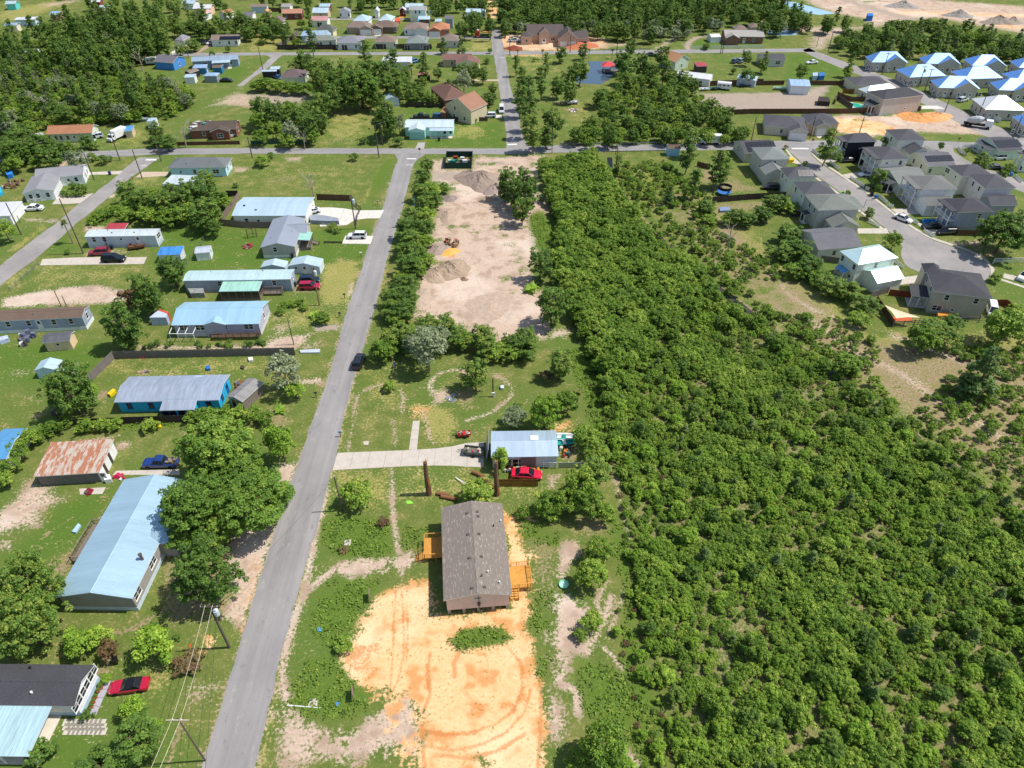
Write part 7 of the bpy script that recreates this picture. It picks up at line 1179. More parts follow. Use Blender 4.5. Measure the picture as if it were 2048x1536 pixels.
def repaint(o,m):
 o.material_slots[0].link='OBJECT';o.material_slots[0].material=m
def car(kind,hexc,fr,rear,front,label,cat='car',roof=None,s=1.0):
 a,b=W(fr,*rear),W(fr,*front);c=(a+b)/2;d=b-a;K=KIND[kind];rz=math.atan2(d.y,d.x)
 nm=dict(sedan='parked_car',suv='sport_utility_car',pickup='pickup_truck',van='passenger_van',convertible='convertible_car')[kind]
 o=thing(nm,label,cat,(c.x,c.y,.02),rz);o.scale=(s,)*3;M_=car_meshes(kind);p=paint(hexc)
 repaint(link('body',M_[0],o),p);link('windows',M_[1],o);repaint(link('cabin_roof',M_[2],o),paint(roof)if roof else p)
 xf,zf,wf=K['st'][-2];xr,zr,wr=K['st'][1]
 for s_ in(-1,1):link('headlight',M_[3],o,(xf-.03,s_*wf*.72,zf*.84));link('taillight',M_[4],o,(K['st'][0][0]+.02,s_*wr*.76,zr*.8))
 if M_[5]:link('cargo_bed',M_[5],o)
 for x in K['wx']:
  for s_ in(-1,1):add_wheel(o,x,s_*(K['W']/2-.1),.34 if kind in('sedan','convertible')else .38)
 return o
car('convertible','#b51b3c','i',(1090,700),(818,735),'red convertible with a black soft top parked on the lawn','car','#151517')
o=car('pickup','#1f3a7a','h',(1152,288),(918,292),'blue pickup truck loaded with junk beside the big tree','truck');mb=MB();[mb.box(x-.2,x+.2,y-.2,y+.2,1.03,1.03+random.uniform(.1,.5))for x,y in[(random.uniform(-2.5,-1.2),random.uniform(-.55,.55))for _ in range(9)]];mb.build('cargo',mat('#8d7f6d',.9,.5,6),o)
car('suv','#23282e','j',(252,205),(283,120),'dark car driving along the main road');car('suv','#dfe2e4','f',(1545,695),(1412,697),'white hatchback on the concrete pad by the road')
car('suv','#15181d','e',(908,1022),(1105,1018),'black sport utility car on the long concrete strip',s=1.12);car('suv','#8a2233','e',(945,955),(812,965),'dark red four-wheel-drive beside the white mobile home');car('sedan','#e8eaec','e',(380,570),(210,575),'long white sedan on the lawn of the white gable house',s=1.1)
car('suv','#a81640','f',(1055,1078),(1192,1075),'crimson car beside the mint-roofed mobile home');car('suv','#1d2a40','f',(1055,1032),(1190,1028),'dark blue car right behind the crimson car');car('sedan','#e3e5e7','f',(1165,505),(1110,515),'white car under the eave of the fenced cream house')
car('sedan','#d0173a','T',(470,818),(895,842),'bright red car behind the brown board fence',s=1.05);car('suv','#cfd3d6','a',(1905,1085),(1775,1110),'silver car parked before the brick house with debris');car('suv','#c9d0d8','a',(800,1102),(738,1112),'silver car at the end of the orange-brown roofed house');car('sedan','#15171b','a',(1768,655),(1858,655),'black sedan on the lane verge beside the pale pavilion')
car('pickup','#1d2024','b',(1415,945),(1325,948),'black pickup on the lawn left of the steep orange gable','truck');car('suv','#24508a','b',(1480,948),(1550,948),'blue car beside the brick shed');car('pickup','#2b3f7c','b',(1865,935),(1775,938),'dark blue pickup right of the steep orange gable','truck');car('suv','#dadfe3','b',(1955,938),(1872,940),'white sport utility car next to the dark blue pickup');car('sedan','#17191d','b',(1690,945),(1755,945),'black car against the wall of the steep orange gabled house');car('van','#dfe3e6','c',(12,870),(12,915),'white van on the verge of the straight road')
car('sedan','#e4e7ea','S',(675,460),(540,470),'white sedan in the drive of the cream porch house');car('sedan','#e6e9eb','S',(878,850),(995,895),'white sedan parked at the kerb of the street');car('pickup','#16181c','S',(682,600),(838,592),'black pickup with a white canopy in the drive by the grey-green gable','truck');car('sedan','#1a1b22','S',(500,335),(368,340),'dark car in the drive of the black house');car('suv','#dfe4ea','S',(1860,315),(1748,318),'white car in front of the mint house');car('sedan','#2b2d36','S',(1795,405),(1725,398),'dark car in the lane below the mint house');car('sedan','#16181b','n',(1512,618),(1402,622),'black sedan beside the blue kayak');car('suv','#14161a','n',(1600,655),(1505,660),'black sport utility car beside the brown yard fence');car('suv','#3a3d42','n',(485,375),(402,372),'dark off-road car behind the solar-panelled house');car('van','#dfe2e4','n',(1830,1120),(1842,1188),'white van beside the large grey-tan house');car('suv','#e2e5e8','n',(2060,925),(2030,950),'white car cut by the right picture edge')
car('suv','#7d8894','d',(255,1003),(315,1010),'grey car in the drive of the left tan street house');car('suv','#c4ccd4','d',(1560,765),(1610,752),'white car at the apartment street corner');car('suv','#2a4f96','d',(1490,720),(1530,712),'blue car in front of the gabled apartment block');car('suv','#5f6a70','d',(1400,720),(1440,715),'grey car left of the blue one at the apartments');car('suv','#aab2ba','d',(950,510),(995,498),'silver car in front of the far apartment block');car('suv','#2a2c30','d',(1640,722),(1690,715),'black car right of the blue one at the apartments');car('sedan','#e0e3e6','d',(480,475),(440,478),'white car on the wooded lawn')
car('suv','#5c6c80','c',(1862,510),(1890,488),'slate car on the lawn beside its lighter neighbour');car('suv','#8496ac','c',(1915,505),(1945,492),'lighter grey-blue car on the lawn');car('pickup','#c7ccd2','c',(62,335),(165,335),'silver pickup on the clay pad','truck');car('suv','#e6e8ea','c',(372,338),(415,328),'white car in front of the new brick house');car('sedan','#cdd1d6','B',(1375,695),(1300,715),'white car in the brick-coloured drive');car('suv','#1a1c20','B',(1290,690),(1215,715),'black car beside the white car at the solar ranch house');car('suv','#2a6a9c','D',(570,1010),(610,1000),'blue car by the white long barn');car('sedan','#3f6ea8','b',(210,625),(255,640),'blue car before the dark brown hip roof');car('sedan','#2b2e33','c',(1185,450),(1235,450),'black car on the far verge by the pond trees')
def box_truck(fr,rear,front,label,L=6.6,hexc='#e9eaea',cabh='#e6e8ea',name='box_truck',step=False,logo=False):
 a,b=W(fr,*rear),W(fr,*front);c=(a+b)/2;d=b-a;o=thing(name,label,'truck',(c.x,c.y,.02),math.atan2(d.y,d.x));p=paint(hexc)
 mb=MB();mb.box(-L/2,L/2-1.7,-1.1,1.1,.75,2.95);mb.build('cargo_box',p,o)
 mb=MB();x0=L/2-1.69
 if step:mb.extr([(-1.05,.5),(1.05,.5),(1.05,2.7),(-1.05,2.7)],x0,x0+1.0);mb.add([(x0+1.0,-1.0,.5),(x0+1.75,-.9,.5),(x0+1.75,-.9,1.15),(x0+1.0,-1.0,1.45),(x0+1.0,1.0,.5),(x0+1.75,.9,.5),(x0+1.75,.9,1.15),(x0+1.0,1.0,1.45)],[(0,1,2,3),(7,6,5,4),(3,2,6,7),(1,5,6,2)])
 else:mb.extr([(-.95,.5),(.95,.5),(.95,1.35),(.8,2.2),(-.8,2.2),(-.95,1.35)],x0,x0+1.1);mb.box(x0+1.1,x0+1.95,-.9,.9,.5,1.25)
 mb.build('cab',paint(cabh),o)
 mb=MB();fx=x0+(1.01 if step else 1.11);hz=(1.5,2.4)if step else(1.35,2.05);mb.box(fx,fx+.03,-.8,.8,*hz);[mb.box(x0+.25,x0+.9,s*1.06-.01 if step else s*.93-.02,s*1.06+.01 if step else s*.93+.02,1.4,2.0)for s in(-1,1)];mb.build('windshield',GL,o)
 for x in(-L/2+1.4,L/2-.6):
  for s in(-1,1):add_wheel(o,x,s*.95,.42,.26)
 return o
o=box_truck('c',(1752,1152),(1612,1150),'white parcel delivery van with lettering on its side by the bridge',6.4,name='delivery_van',step=True)
for s in(1,-1):
 t1=link('lettering',text_mesh('Fed',1.5,'lettering',mat('#4d2a86',.5,.02)),o,(-.75-(.0),s*1.108,2.0));t2=link('lettering',text_mesh('Ex',1.5,'lettering',mat('#1f9a4a',.5,.02)),o,(-.75,s*1.108,2.0))
 for t_,dx in((t1,-.95),(t2,.95)):t_.rotation_euler=(math.pi/2,0,math.pi if s>0 else 0);t_.location.x=-.8+(dx if s<0 else-dx)
box_truck('a',(990,1090),(905,1130),'white box truck parked on the grass behind the roadside poles',6.8)
o=thing('flatbed_truck','red truck tractor with an open flatbed on the back street','truck',W('D',1660,600),0.0);mb=MB();mb.box(-3.2,-1.2,-1.1,1.1,.7,1.6);mb.box(-2.3,-.9,-1.05,1.05,1.6,2.8);mb.build('cab',paint('#c01a34'),o);mb=MB();mb.box(-.9,4.6,-1.2,1.2,1.0,1.2);mb.build('flatbed',mat('#3a3a3c'),o);mb=MB();mb.box(.4,4.4,-1.0,1.0,2.2,2.5);[mb.bar((x,y,1.2),(x,y,2.2),.05)for x in(.5,4.3)for y in(-.9,.9)];mb.build('load_rack',mat('#c8884a'),o);[add_wheel(o,x,s,.45,.3)for x in(-2.7,2.6,3.8)for s in(-.95,.95)];mb=MB();mb.lathe([(.3,2.8),(.45,3.0),(.4,3.3),(.1,3.4)],8,(-1.7,0));mb.build('roof_fairing',WHITE,o)
p=W('d',1690,950);o=thing('concrete_mixer_truck','white concrete mixer truck beside the bare building lot','truck',(p.x,p.y,.02),-.45);mb=MB();mb.box(2.2,4.2,-1.1,1.1,.6,2.7);mb.build('cab',paint('#e4e6e8'),o);mb=MB();mb.box(-4,2.2,-1.0,1.0,.8,1.1);mb.build('chassis',DARK,o);mb=MB();mb.lathe([(.5,-2.6),(1.0,-1.6),(1.25,-.2),(1.15,1.0),(.6,2.2)],12);q=mb.build('mixing_drum',mat('#b9bec2',.4,.1),o,(-.8,0,2.3));q.rotation_euler=(0,math.pi/2-.2,0);[add_wheel(o,x,s,.48,.3)for x in(3.2,-2.0,-3.2)for s in(-1,1)];mb=MB();mb.box(4.2,4.22,-.9,.9,1.6,2.4);mb.build('windshield',GL,o)
def trailer(fr,x,y,rz,label,L=3.0,w_=1.6,m=None,load=None,name='utility_trailer',h=.45):
 p=W(fr,x,y);o=thing(name,label,'trailer',(p.x,p.y,.01),rz);mb=MB();mb.box(-L/2,L/2,-w_/2,w_/2,.5,.56);t_=.04
 for a in((-L/2,L/2,-w_/2,-w_/2+t_),(-L/2,L/2,w_/2-t_,w_/2),(-L/2,-L/2+t_,-w_/2+t_,w_/2-t_),(L/2-t_,L/2,-w_/2+t_,w_/2-t_)):mb.box(*a,.561,.56+h)
 mb.build('trailer_bed',m or mat('#8a8a86'),o);mb=MB();mb.bar((-L/2,-.4,.5),(-L/2-1.1,0,.45),.04);mb.bar((-L/2,.4,.5),(-L/2-1.1,0,.45),.04);mb.build('drawbar',DARK,o)
 for s in(-1,1):add_wheel(o,.1,s*(w_/2+.14),.3,.18)
 if load:
  r=random.Random(label)
  for k in range(8):mb=MB();a,b,c=r.uniform(.12,.32),r.uniform(.12,.32),r.uniform(.15,.45);mb.box(-a,a,-b,b,0,c);mb.build('load',mat(r.choice(load)),o,(r.uniform(-L/2+.3,L/2-.3),r.uniform(-w_/2+.25,w_/2-.25),.57),r.uniform(0,3))
 return o
trailer('j',985,655,.15,'small red machine trailer with an engine on the lawn',2.2,1.1,mat('#c2362c'),['#d9d2c0','#c2362c','#8a8a8a'],h=.25);trailer('j',1050,775,-.15,'utility trailer heaped with bags at the end of the wide driveway',3.4,1.7,mat('#6f7065'),['#7a2a35','#5a6570','#26282c','#b5b0a2','#c23a2a']);trailer('e',1210,905,.35,'rusty trailer with posts in front of the white mobile home',3.6,1.9,mat('#7a5038'),['#8a5a3c','#6d4a36'],h=.5);trailer('c',580,830,.1,'white trailer hulk on the open grass south of the pond',4,2,WHITE,['#dfe3e6','#c9ccd6'])
def rv(fr,x,y,rz,label,L=6,hexc='#e1e3e4',h=2.6):
 p=W(fr,x,y);o=thing('camper_trailer',label,'camper',(p.x,p.y,.02),rz);mb=MB();prof=[(-1.1,.5),(1.1,.5),(1.15,h-.3),(.95,h),(-.95,h),(-1.15,h-.3)];mb.extr(prof,-L/2,L/2);mb.build('body',paint(hexc),o);mb=MB();[mb.box(t-.45,t+.45,-1.16,-1.12,1.5,2.0)for t in(-L*.3,0,L*.3)];mb.build('window',GL,o);[add_wheel(o,t,s*1.0,.34,.2)for t in(-.4,.4)for s in(-1,1)];return o
rv('c',1700,228,.0,'camper parked behind the gravel drive near the far wood',7);rv('c',1788,715,-.3,'white camper at the back of the gravel parking lot',5);rv('c',1505,250,.0,'small white camper on the mown strip',4);rv('B',410,1005+20,0.1,'white camper among the trees at the far bend',5);rv('d',110,203,0,'tan camper near the small pond',5,'#b9a48e')
def boat(fr,x,y,rz,label,L=5,hexc='#dfe3e3',trim='#1f8f86'):
 p=W(fr,x,y);o=thing('small_boat',label,'boat',(p.x,p.y,.3),rz);mb=MB();st=[(-L/2,.75),(-L*.1,.85),(L*.25,.7),(L*.42,.35),(L/2,.03)];vs=[]
 for xx,hw in st:vs+=[(xx,-hw,.6),(xx,-hw*.55,0),(xx,hw*.55,0),(xx,hw,.6),(xx,hw*.8,.55),(xx,hw*.5,.15),(xx,-hw*.5,.15),(xx,-hw*.8,.55)]
 mb.add(vs,[(i*8+k,i*8+(k+1)%8,(i+1)*8+(k+1)%8,(i+1)*8+k)for i in range(4)for k in range(8)]+[tuple(range(8))]);q=mb.build('hull',mat(hexc,.4,.1),o);recalc(q.data);mb=MB();mb.box(-.3,.3,-.55,.55,.4,.47);mb.box(-1.6,-1.2,-.6,.6,.4,.47);mb.build('bench',mat(trim),o);return o
boat('T',1230,290,.0,'white and teal boat beside the metal-roofed house',4.6);boat('T',1230,365,.05,'second teal boat below the white one',4.4,'#2a9c90','#cfd3cf');boat('c',1640,725,.1,'small boat at the edge of the gravel lot',4);boat('c',1720,720,.05,'dark boat next to the camper on the gravel lot',4,'#3a3d42');boat('c',1970,695,.0,'grey boat by the board fence of the gravel lot',5,'#4c524f');boat('d',220,672,-.2,'boat on the grass beside the lot workshop',4.5,'#b9c7c0');boat('a',1130,968,.0,'long pale boat hull at the wood edge',6,'#b9c4d0');boat('n',1455,592,.1,'bright blue kayak-like boat beside the black sedan',4,'#1f8fd0','#1b6fa8');boat('A',1800,1000-1,.0,'small pale boat in the wood',3,'#c9ccd0')if False else None
 # ------------------------------------------------------------------ poles and wires, fences
def project_y(p):
 d=p.y*_c+(CAM_H-p.z)*_s;return 768+CAM_F*((CAM_H-p.z)*_c-p.y*_s)/d
def pole(fr,base,topy,label,arms=1,tr=False,m=None,r_=.15,lamp=False,name='utility_pole',rz=0.,hmin=2.,hmax=15.,sub=True):
 p=W(fr,*base);ty=FR[fr][1]+topy/FR[fr][2];h=8.
 lo,hi=1.,25.
 for _ in range(30):
  h=(lo+hi)/2
  if project_y(Vector((p.x,p.y,h)))>ty:lo=h
  else:hi=h
 h=min(max(h,hmin),hmax);o=thing(name,label,'pole',(p.x,p.y,0),rz);m=m or mat('#5f5852',.9,.3,5,.1)
 mb=MB();mb.bar((0,0,-.1),(0,0,h),r_*1.15,8,r_*.8);mb.build('pole_shaft',m,o)
 for k in range(arms):
  z=h-.35-k*.9;mb=MB();mb.box(-1.1,1.1,-.06-r_,.06-r_,z-.07,z+.07);mb.build('crossarm',m,o)
  for x in(-1.0,-.45,.45,1.0):mb=MB();mb.lathe([(.04,z+.07),(.07,z+.1),(.05,z+.22),(.03,z+.26)],6,(x,-r_));mb.build('insulator',mat('#b9bcc0',.3),o)
 if tr:mb=MB();mb.lathe([(.3,h-2.3),(.34,h-2.2),(.34,h-1.3),(.26,h-1.2),(.08,h-1.1)],12,(.48,0));mb.box(.1,.3,-.05,.05,h-1.9,h-1.6);mb.build('transformer',mat('#c3ccd4',.4,.1),o)
 if lamp:mb=MB();mb.bar((0,0,h-.4),(1.3,-.3,h+.1),.04);mb.box(1.2,1.7,-.45,-.2,h+.02,h+.16);mb.build('lamp_arm',STEEL,o)
 return o,h
WIRE=mat('#3b3b3d',.6);WIREL=mat('#c9c4a8',.5,.1)
def wire(a,b,label,sag=.5,r_=.022,m=None,group='overhead wires'):
 a,b=Vector(a),Vector(b);mb=MB();n=12;pts=[]
 for k in range(n+1):f=k/n;q=a.lerp(b,f);q.z-=sag*4*f*(1-f);pts.append(q-a)
 mb.path(pts,r_,4);o=mb.build('overhead_wire',m or WIRE,None,a);return tag(o,label,'wire',group)
o1,h1=pole('i',(1678,420),105,'transformer pole with white can beside the main road in the foreground',1,True)
pt=W('q',355,1436,10.6);o2=thing('utility_pole','pole with a pale crossarm near the bottom left edge','pole',(pt.x,pt.y,0));mb=MB();mb.bar((0,0,-.1),(0,0,10.7),.11,8,.08);mb.build('pole_shaft',mat('#6d6259',.9,.3,5,.1),o2);mb=MB();mb.box(-1.2,1.2,-.24,-.12,10.4,10.54);mb.build('crossarm',mat('#b9ab97',.9,.2,4),o2)
for x in(-.45,.45):mb=MB();mb.lathe([(.05,10.54),(.08,10.6),(.04,10.8)],6,(x,-.18));mb.build('insulator',WHITE,o2)
p1=o1.location;p2=o2.location
wire((p1.x-.45,p1.y,h1-.1),(p2.x-.45,p2.y-.2,10.75),'left bright wire from the transformer pole to the crossarm pole',.4,.026,WIREL);wire((p1.x+.45,p1.y,h1-.1),(p2.x+.45,p2.y-.2,10.75),'right bright wire from the transformer pole to the crossarm pole',.4,.026,WIREL)
pe=Vector((p2.x-2.6,p2.y-28,10.6));wire((p2.x-.45,p2.y-.2,10.75),pe+Vector((-.45,0,0)),'left bright wire leaving the picture at the bottom',.4,.026,WIREL);wire((p2.x+.45,p2.y-.2,10.75),pe+Vector((.45,0,0)),'right bright wire leaving the picture at the bottom',.4,.026,WIREL)
pl,hl=pole('j',(152,1165),935,'thin dark pole leaning beside the round olive bush',0,False,None,.11)
for k,(dx,lb)in enumerate(((0,'dark service wire crossing above the near road'),(.5,'second dark service wire above the near road'))):wire((p1.x+dx,p1.y,h1-1.4-k*.3),(p1.x+9+dx*3,p1.y-42,7.5),lb,.8,.018)
wire((p1.x,p1.y,h1-.8),(pl.location.x,pl.location.y,hl-.2),'dark wire from the transformer pole to the leaning pole',.6,.016)
q1,g1=pole('f',(1466,628),372,'transformer pole beside the white forecourt',0,True);q2,g2=pole('f',(1196,1200),905,'transformer pole beside the crimson car',0,True,mat('#8d7a55',.9,.3,5));q3,g3=pole('f',(1003,1495),1300,'bare pole at the end of the grey board fence',0,False,None,.1)
wire((q1.location.x,q1.location.y,g1-.3),(q2.location.x,q2.location.y,g2-.3),'wire between the two transformer poles west of the road',.8,.016)
PL=[('e',(732,952),470,'tall pole beside the palm on the left side road',0,False),('e',(188,787),505,'pole standing on the left verge below the white outbuilding',0,False),('e',(826,303),75,'pole beside the narrow concrete drive',0,False),('e',(1056,136),0,'pole on the corner lawn by the cross road',0,False),('e',(1417,148),0,'pole near the stop sign at the left junction',0,False),('e',(1247,286),40,'pole at the foot of the tan drive',0,False),('e',(946,902),802,'short thin post before the white mobile home',0,False),('e',(178,682),625,'short post beside the white outbuilding',0,False),('f',(692,97),-60,'pole on the wide lawn beside the cross road',0,False),('f',(1641,96),-90,'pole at the junction corner lawn',0,False),('b',(1028,1238),990,'pole with a white street lamp by the cross road',0,True),('b',(1062,1165),975,'plain pole behind the street lamp pole',0,False),('a',(1274,1238),1070,'pole on the verge in front of the brick house hedge',0,False),('a',(945,1238),1045,'pole in front of the white box truck',0,False),('a',(2012,1228),1095,'pole near the silver car at the brick house',0,False),('d',(815,1000),872,'leaning-looking pole on the bare clay lot',0,False),('d',(1455,835),722,'pole at the corner of the apartment street',0,False),('d',(1702,872),692,'tall pole before the white-roofed block',0,False),('d',(1957,1042),872,'tall pole beside the diagonal road',0,False),('d',(1303,682),512,'right pole of the pair before the gabled block',1,False),('d',(1255,655),492,'left pole of the pair before the gabled block',1,True),('d',(985,560),392,'pole before the far left apartment block',1,False),('d',(896,508),432,'shorter pole left of the far apartment block',0,False),('d',(446,1036),870,'pole between the two tan street houses',0,False),('d',(592,918),850,'pole beside the tan house by the clay lot',0,False),('d',(8,1058),872,'pole at the left tan street house',0,False),('d',(582,390),232,'pole at the sandy crossing by the dark wood',0,False),('d',(496,352),246,'shorter pole at the sandy crossing',0,False),('d',(622,400),330,'small pole beside the crossing verge',0,False),('c',(1762,432),312,'left pole of the pair by the white fence',1,False),('c',(1778,430),305,'right pole of the pair by the white fence',1,False),('c',(560,420),285,'orange-lit pole before the new brick house',0,False),('c',(932,440),300,'pole on the verge right of the clay pad',0,False),('c',(78,440),285,'pole at the left corner of the clay pad',0,False),('b',(103,555),330,'tall pole at the lane junction',0,False),('b',(1925,320),230,'pole at the corner of the back street',0,False),('b',(1410,380),300,'pole beside the green-grey hip house',0,False),('c',(415,1230),1000,'thin pole by the cross road thicket',0,False),('c',(925,1235),1160,'short pole by the bridge rail',0,False),('g',(392,165),70,'left bare post behind the brown-roofed mobile home',0,False),('g',(427,168),98,'right bare post behind the brown-roofed mobile home',0,False),('l',(1845,150),20,'snag-like pole beside the bridge',0,False),('S',(120,110),20,'pole by the street sign',0,False)]
for fr_,b_,ty,lb,ar,tr_ in PL:pole(fr_,b_,ty,lb,ar,tr_ and 'lamp' not in lb,lamp='street lamp' in lb,r_=.09 if 'short' in lb or 'thin' in lb or 'post' in lb else .14)
for x,y,ty,lb in((1035,490,440,'dark street lamp post left of the street'),(735,260,218,'street lamp post by the solar-panelled house')):pole('n',(x,y),ty,lb,0,False,DARK,.06,True,'street_lamp')
for(x,y,ty,lb)in((745,1052,850,'broken palm trunk standing alone on the lawn'),(1210,1056,850,'broken trunk in front of the brown board fence')):
 p=W('j',x,y);hgt=7.2;o=thing('broken_trunk',lb,'tree',(p.x,p.y,0));mb=MB();pts=[Vector((0,0,-.1)),Vector((-.05,.0,2)),Vector((-.15,.05,4.5)),Vector((-.1,.1,hgt))]
 for k,(a,b)in enumerate(zip(pts[:-1],pts[1:])):mb.bar(a,b,.48-k*.06,9,.48-(k+1)*.06)
 mb.build('trunk',mat('#7a5f4a',.95,.4,3,.1),o);mb=MB();[mb.bar(pts[-1],pts[-1]+Vector((random.uniform(-.5,.5),random.uniform(-.5,.5),random.uniform(.2,.6))),.12,5,.02)for _ in range(6)];mb.build('splintered_top',mat('#b98a5a',.9),o)
 for k in range(4):mb=MB();a=random.uniform(0,6.28);mb.add([(math.cos(a)*.45,math.sin(a)*.45,.5+k),(math.cos(a+.7)*.45,math.sin(a+.7)*.45,.5+k),(math.cos(a+.6)*.44,math.sin(a+.6)*.44,2.0+k),(math.cos(a+.1)*.44,math.sin(a+.1)*.44,2.2+k)],[(0,1,2,3)]);mb.build('bark_flake',mat('#b5703f',.9),o)
FM={}
def fence(fr,pts,h,m,label,kind='board',step=2.4,cat='fence',z0=0.):
 P=[W2(fr,*p)for p in pts];o=thing(dict(board='board_fence',picket='picket_fence',rail='guard_rail',vinyl='vinyl_fence',wire='wire_fence',split='rail_fence')[kind],label,cat,(P[0][0],P[0][1],0));first=True
 for a,b in zip(P[:-1],P[1:]):
  L_=np.hypot(*(b-a));n=max(1,int(round(L_/step)));ang=math.atan2(b[1]-a[1],b[0]-a[0]);w_=L_/n;key=(kind,round(w_,1),h,m.name)
  if key not in FM:
   mb=MB();nb=max(2,int(w_/.15))
   if kind=='board':[mb.box(w_*k/nb+.004,w_*(k+1)/nb-.004,-.012-(.012 if k%3==1 else 0),.012,.03,h-random.uniform(0,.05))for k in range(nb)];mb.box(0,w_,.013,.05,.35,.45);mb.box(0,w_,.013,.05,h-.45,h-.35)
   elif kind=='picket':[mb.box(w_*k/nb+.03,w_*(k+1)/nb-.03,-.012,.012,.05,h)for k in range(nb)];mb.box(0,w_,.013,.04,.25,.33);mb.box(0,w_,.013,.04,h-.3,h-.22)
   elif kind=='rail':mb.box(0,w_,-.04,.04,.45,.75)
   elif kind=='vinyl':mb.box(0,w_,-.03,.03,.05,h)
   elif kind=='split':[mb.box(0,w_,-.03,.03,z_,z_+.12)for z_ in(h*.3,h*.6,h*.9)]
   else:[mb.bar((0,0,z_),(w_,0,z_),.015,4)for z_ in(h*.1,h*.4,h*.7,h)]
   FM[key]=(mb.mesh('fence_panel',m),MB().box(-.06,.06,-.06,.06,0,h+.05).mesh('post',m))
  for k in range(n):
   p=a+(b-a)*k/n-P[0];link('fence_panel',FM[key][0],o,(p[0],p[1],0),ang);link('post',FM[key][1],o,(p[0],p[1],0),ang)
 p=P[-1]-P[0];link('post',FM[key][1],o,(p[0],p[1],0));return o
FG=mat('#7f7873',.95,.3,3,.1);FB=mat('#6a5142',.95,.3,3,.1);FD=mat('#4f4743',.95,.3,3,.1);FBR=mat('#8f6338',.9,.3,3,.1);FW_=mat('#e2e4e6',.5,.06)
fence('g',[(1890,480),(1260,494),(735,505),(545,690),(400,862),(350,893)],1.9,FG,'long weathered grey board fence around the turquoise house yard');fence('g',[(360,905),(440,938),(800,922),(1210,910)],1.7,FD,'dark rail-backed board fence along the front of the turquoise house')
fence('f',[(1425,420),(1180,412)],1.8,FB,'dark brown board fence right of the cream house');fence('f',[(595,400),(450,600),(640,622),(870,624)],1.8,mat('#8a7a70',.95,.3,3,.1),'board fence along the left and front of the cream house');fence('f',[(505,388),(590,386)],1.8,FD,'short dark fence piece behind the cream house');fence('f',[(1440,405),(1470,460),(1505,490),(1480,540),(1470,600)],1.0,FD,'low curving dark fence beside the transformer pole','split');fence('f',[(1232,738),(1366,740)],.6,FD,'low dark edging rail from the porch to the white pad','split')
fence('T',[(262,970),(840,972)],1.7,FBR,'new brown board fence hiding the red car');fence('T',[(1150,698),(1500,695)],1.2,mat('#aab4ba',.4,.2,3,metal=.5),'low corrugated metal fence beside the metal-roofed house','vinyl');fence('T',[(925,708),(1110,708)],1.4,WHITE,'white framed lattice screen by the metal-roofed house','split',1.0)
fence('d',[(-200,860),(0,852),(700,850),(1270,832)],1.8,FB,'long brown board fence behind the bare building lot');fence('d',[(630,780),(650,740),(760,815)],1.7,mat('#7d6a66',.95,.3,3,.1),'curved board fence enclosing the swimming pool');fence('d',[(650,720),(690,740),(760,760),(920,755)],1.7,FB,'board fence between the two pool yards');fence('d',[(690,700),(805,700)],1.7,FBR,'bright new board fence in front of the near-black roofed house');fence('d',[(0,640),(250,635)],1.7,FB,'board fence between lawn and gravel lot');fence('d',[(440,635),(740,640)],1.7,FB,'board fence right of the lot workshop')
fence('n',[(75,462),(300,442),(535,430)],1.8,FD,'dark board fence across the back yards left of the street');fence('n',[(1212,1252),(1540,1232),(1900,1208)],1.7,FG,'rail fence along the foot of the large grey-tan house','split');fence('n',[(1110,1090),(1215,1245)],1.7,FB,'board fence on the left of the shade sail yard');fence('n',[(1190,1045),(1330,1062)],1.6,mat('#8f4f36',.95,.3,3,.1),'reddish board fence beside the metal-roofed cream house');fence('n',[(1075,1062),(1185,1030)],1.6,FG,'grey fence corner below the metal-roofed cream house');fence('n',[(1600,640),(1620,668),(1850,672)],1.6,FB,'brown yard fence beside the blue-grey house');fence('n',[(1850,845),(2070,838)],1.4,FW_,'white board fence at the cul-de-sac rim','split');fence('n',[(1830,1110),(1920,1110),(2010,1160)],1.6,mat('#8f4f36',.95,.3,3,.1),'reddish board fence behind the white van');fence('n',[(760,830),(870,845)],1.6,FG,'grey fence beside the grey gabled house');fence('n',[(580,545),(660,552)],1.6,FD,'dark fence behind the dark hip-roofed house');fence('n',[(-20,230),(60,250)],1.6,FB,'brown fence at the bridge end yard')
for k,(a,b,lb)in enumerate((((112,240),(165,290),'white picket segment at the street mouth'),((172,295),(202,308),'short white picket by the black house lawn'),((267,350),(360,420),'white picket along the black house lawn'),((456,490),(580,572),'white picket before the cream porch house lawn'),((596,590),(626,602),'short white picket by the grey-green gable lawn'),((716,662),(790,724),'white picket before the white porch house'),((806,745),(845,760),'short white picket at the white porch house walk'),((932,825),(1012,885),'white picket behind the kerb-parked sedan'),((1030,890),(1068,915),'short white picket by the blue boat'),((1130,205),(1230,250),'white picket beside the far corner lawn'),((1960,480),(2020,530),'white picket before the edge porch house'))):fence('S',[a,b],1.0,FW_,lb,'picket')
fence('S',[(1640,205),(1480,208),(1438,222),(1460,250),(1500,280)],1.0,FW_,'curved white picket fence on the far corner lawn','picket');fence('n',[(1062,585),(1130,618)],1.0,FW_,'white picket left of the street by the round tree','picket');fence('n',[(1228,838),(1282,878)],1.0,FW_,'white picket by the metal-roofed cream house','picket');fence('n',[(1412,645),(1475,680)],1.0,FW_,'white picket beside the black sport utility car','picket')
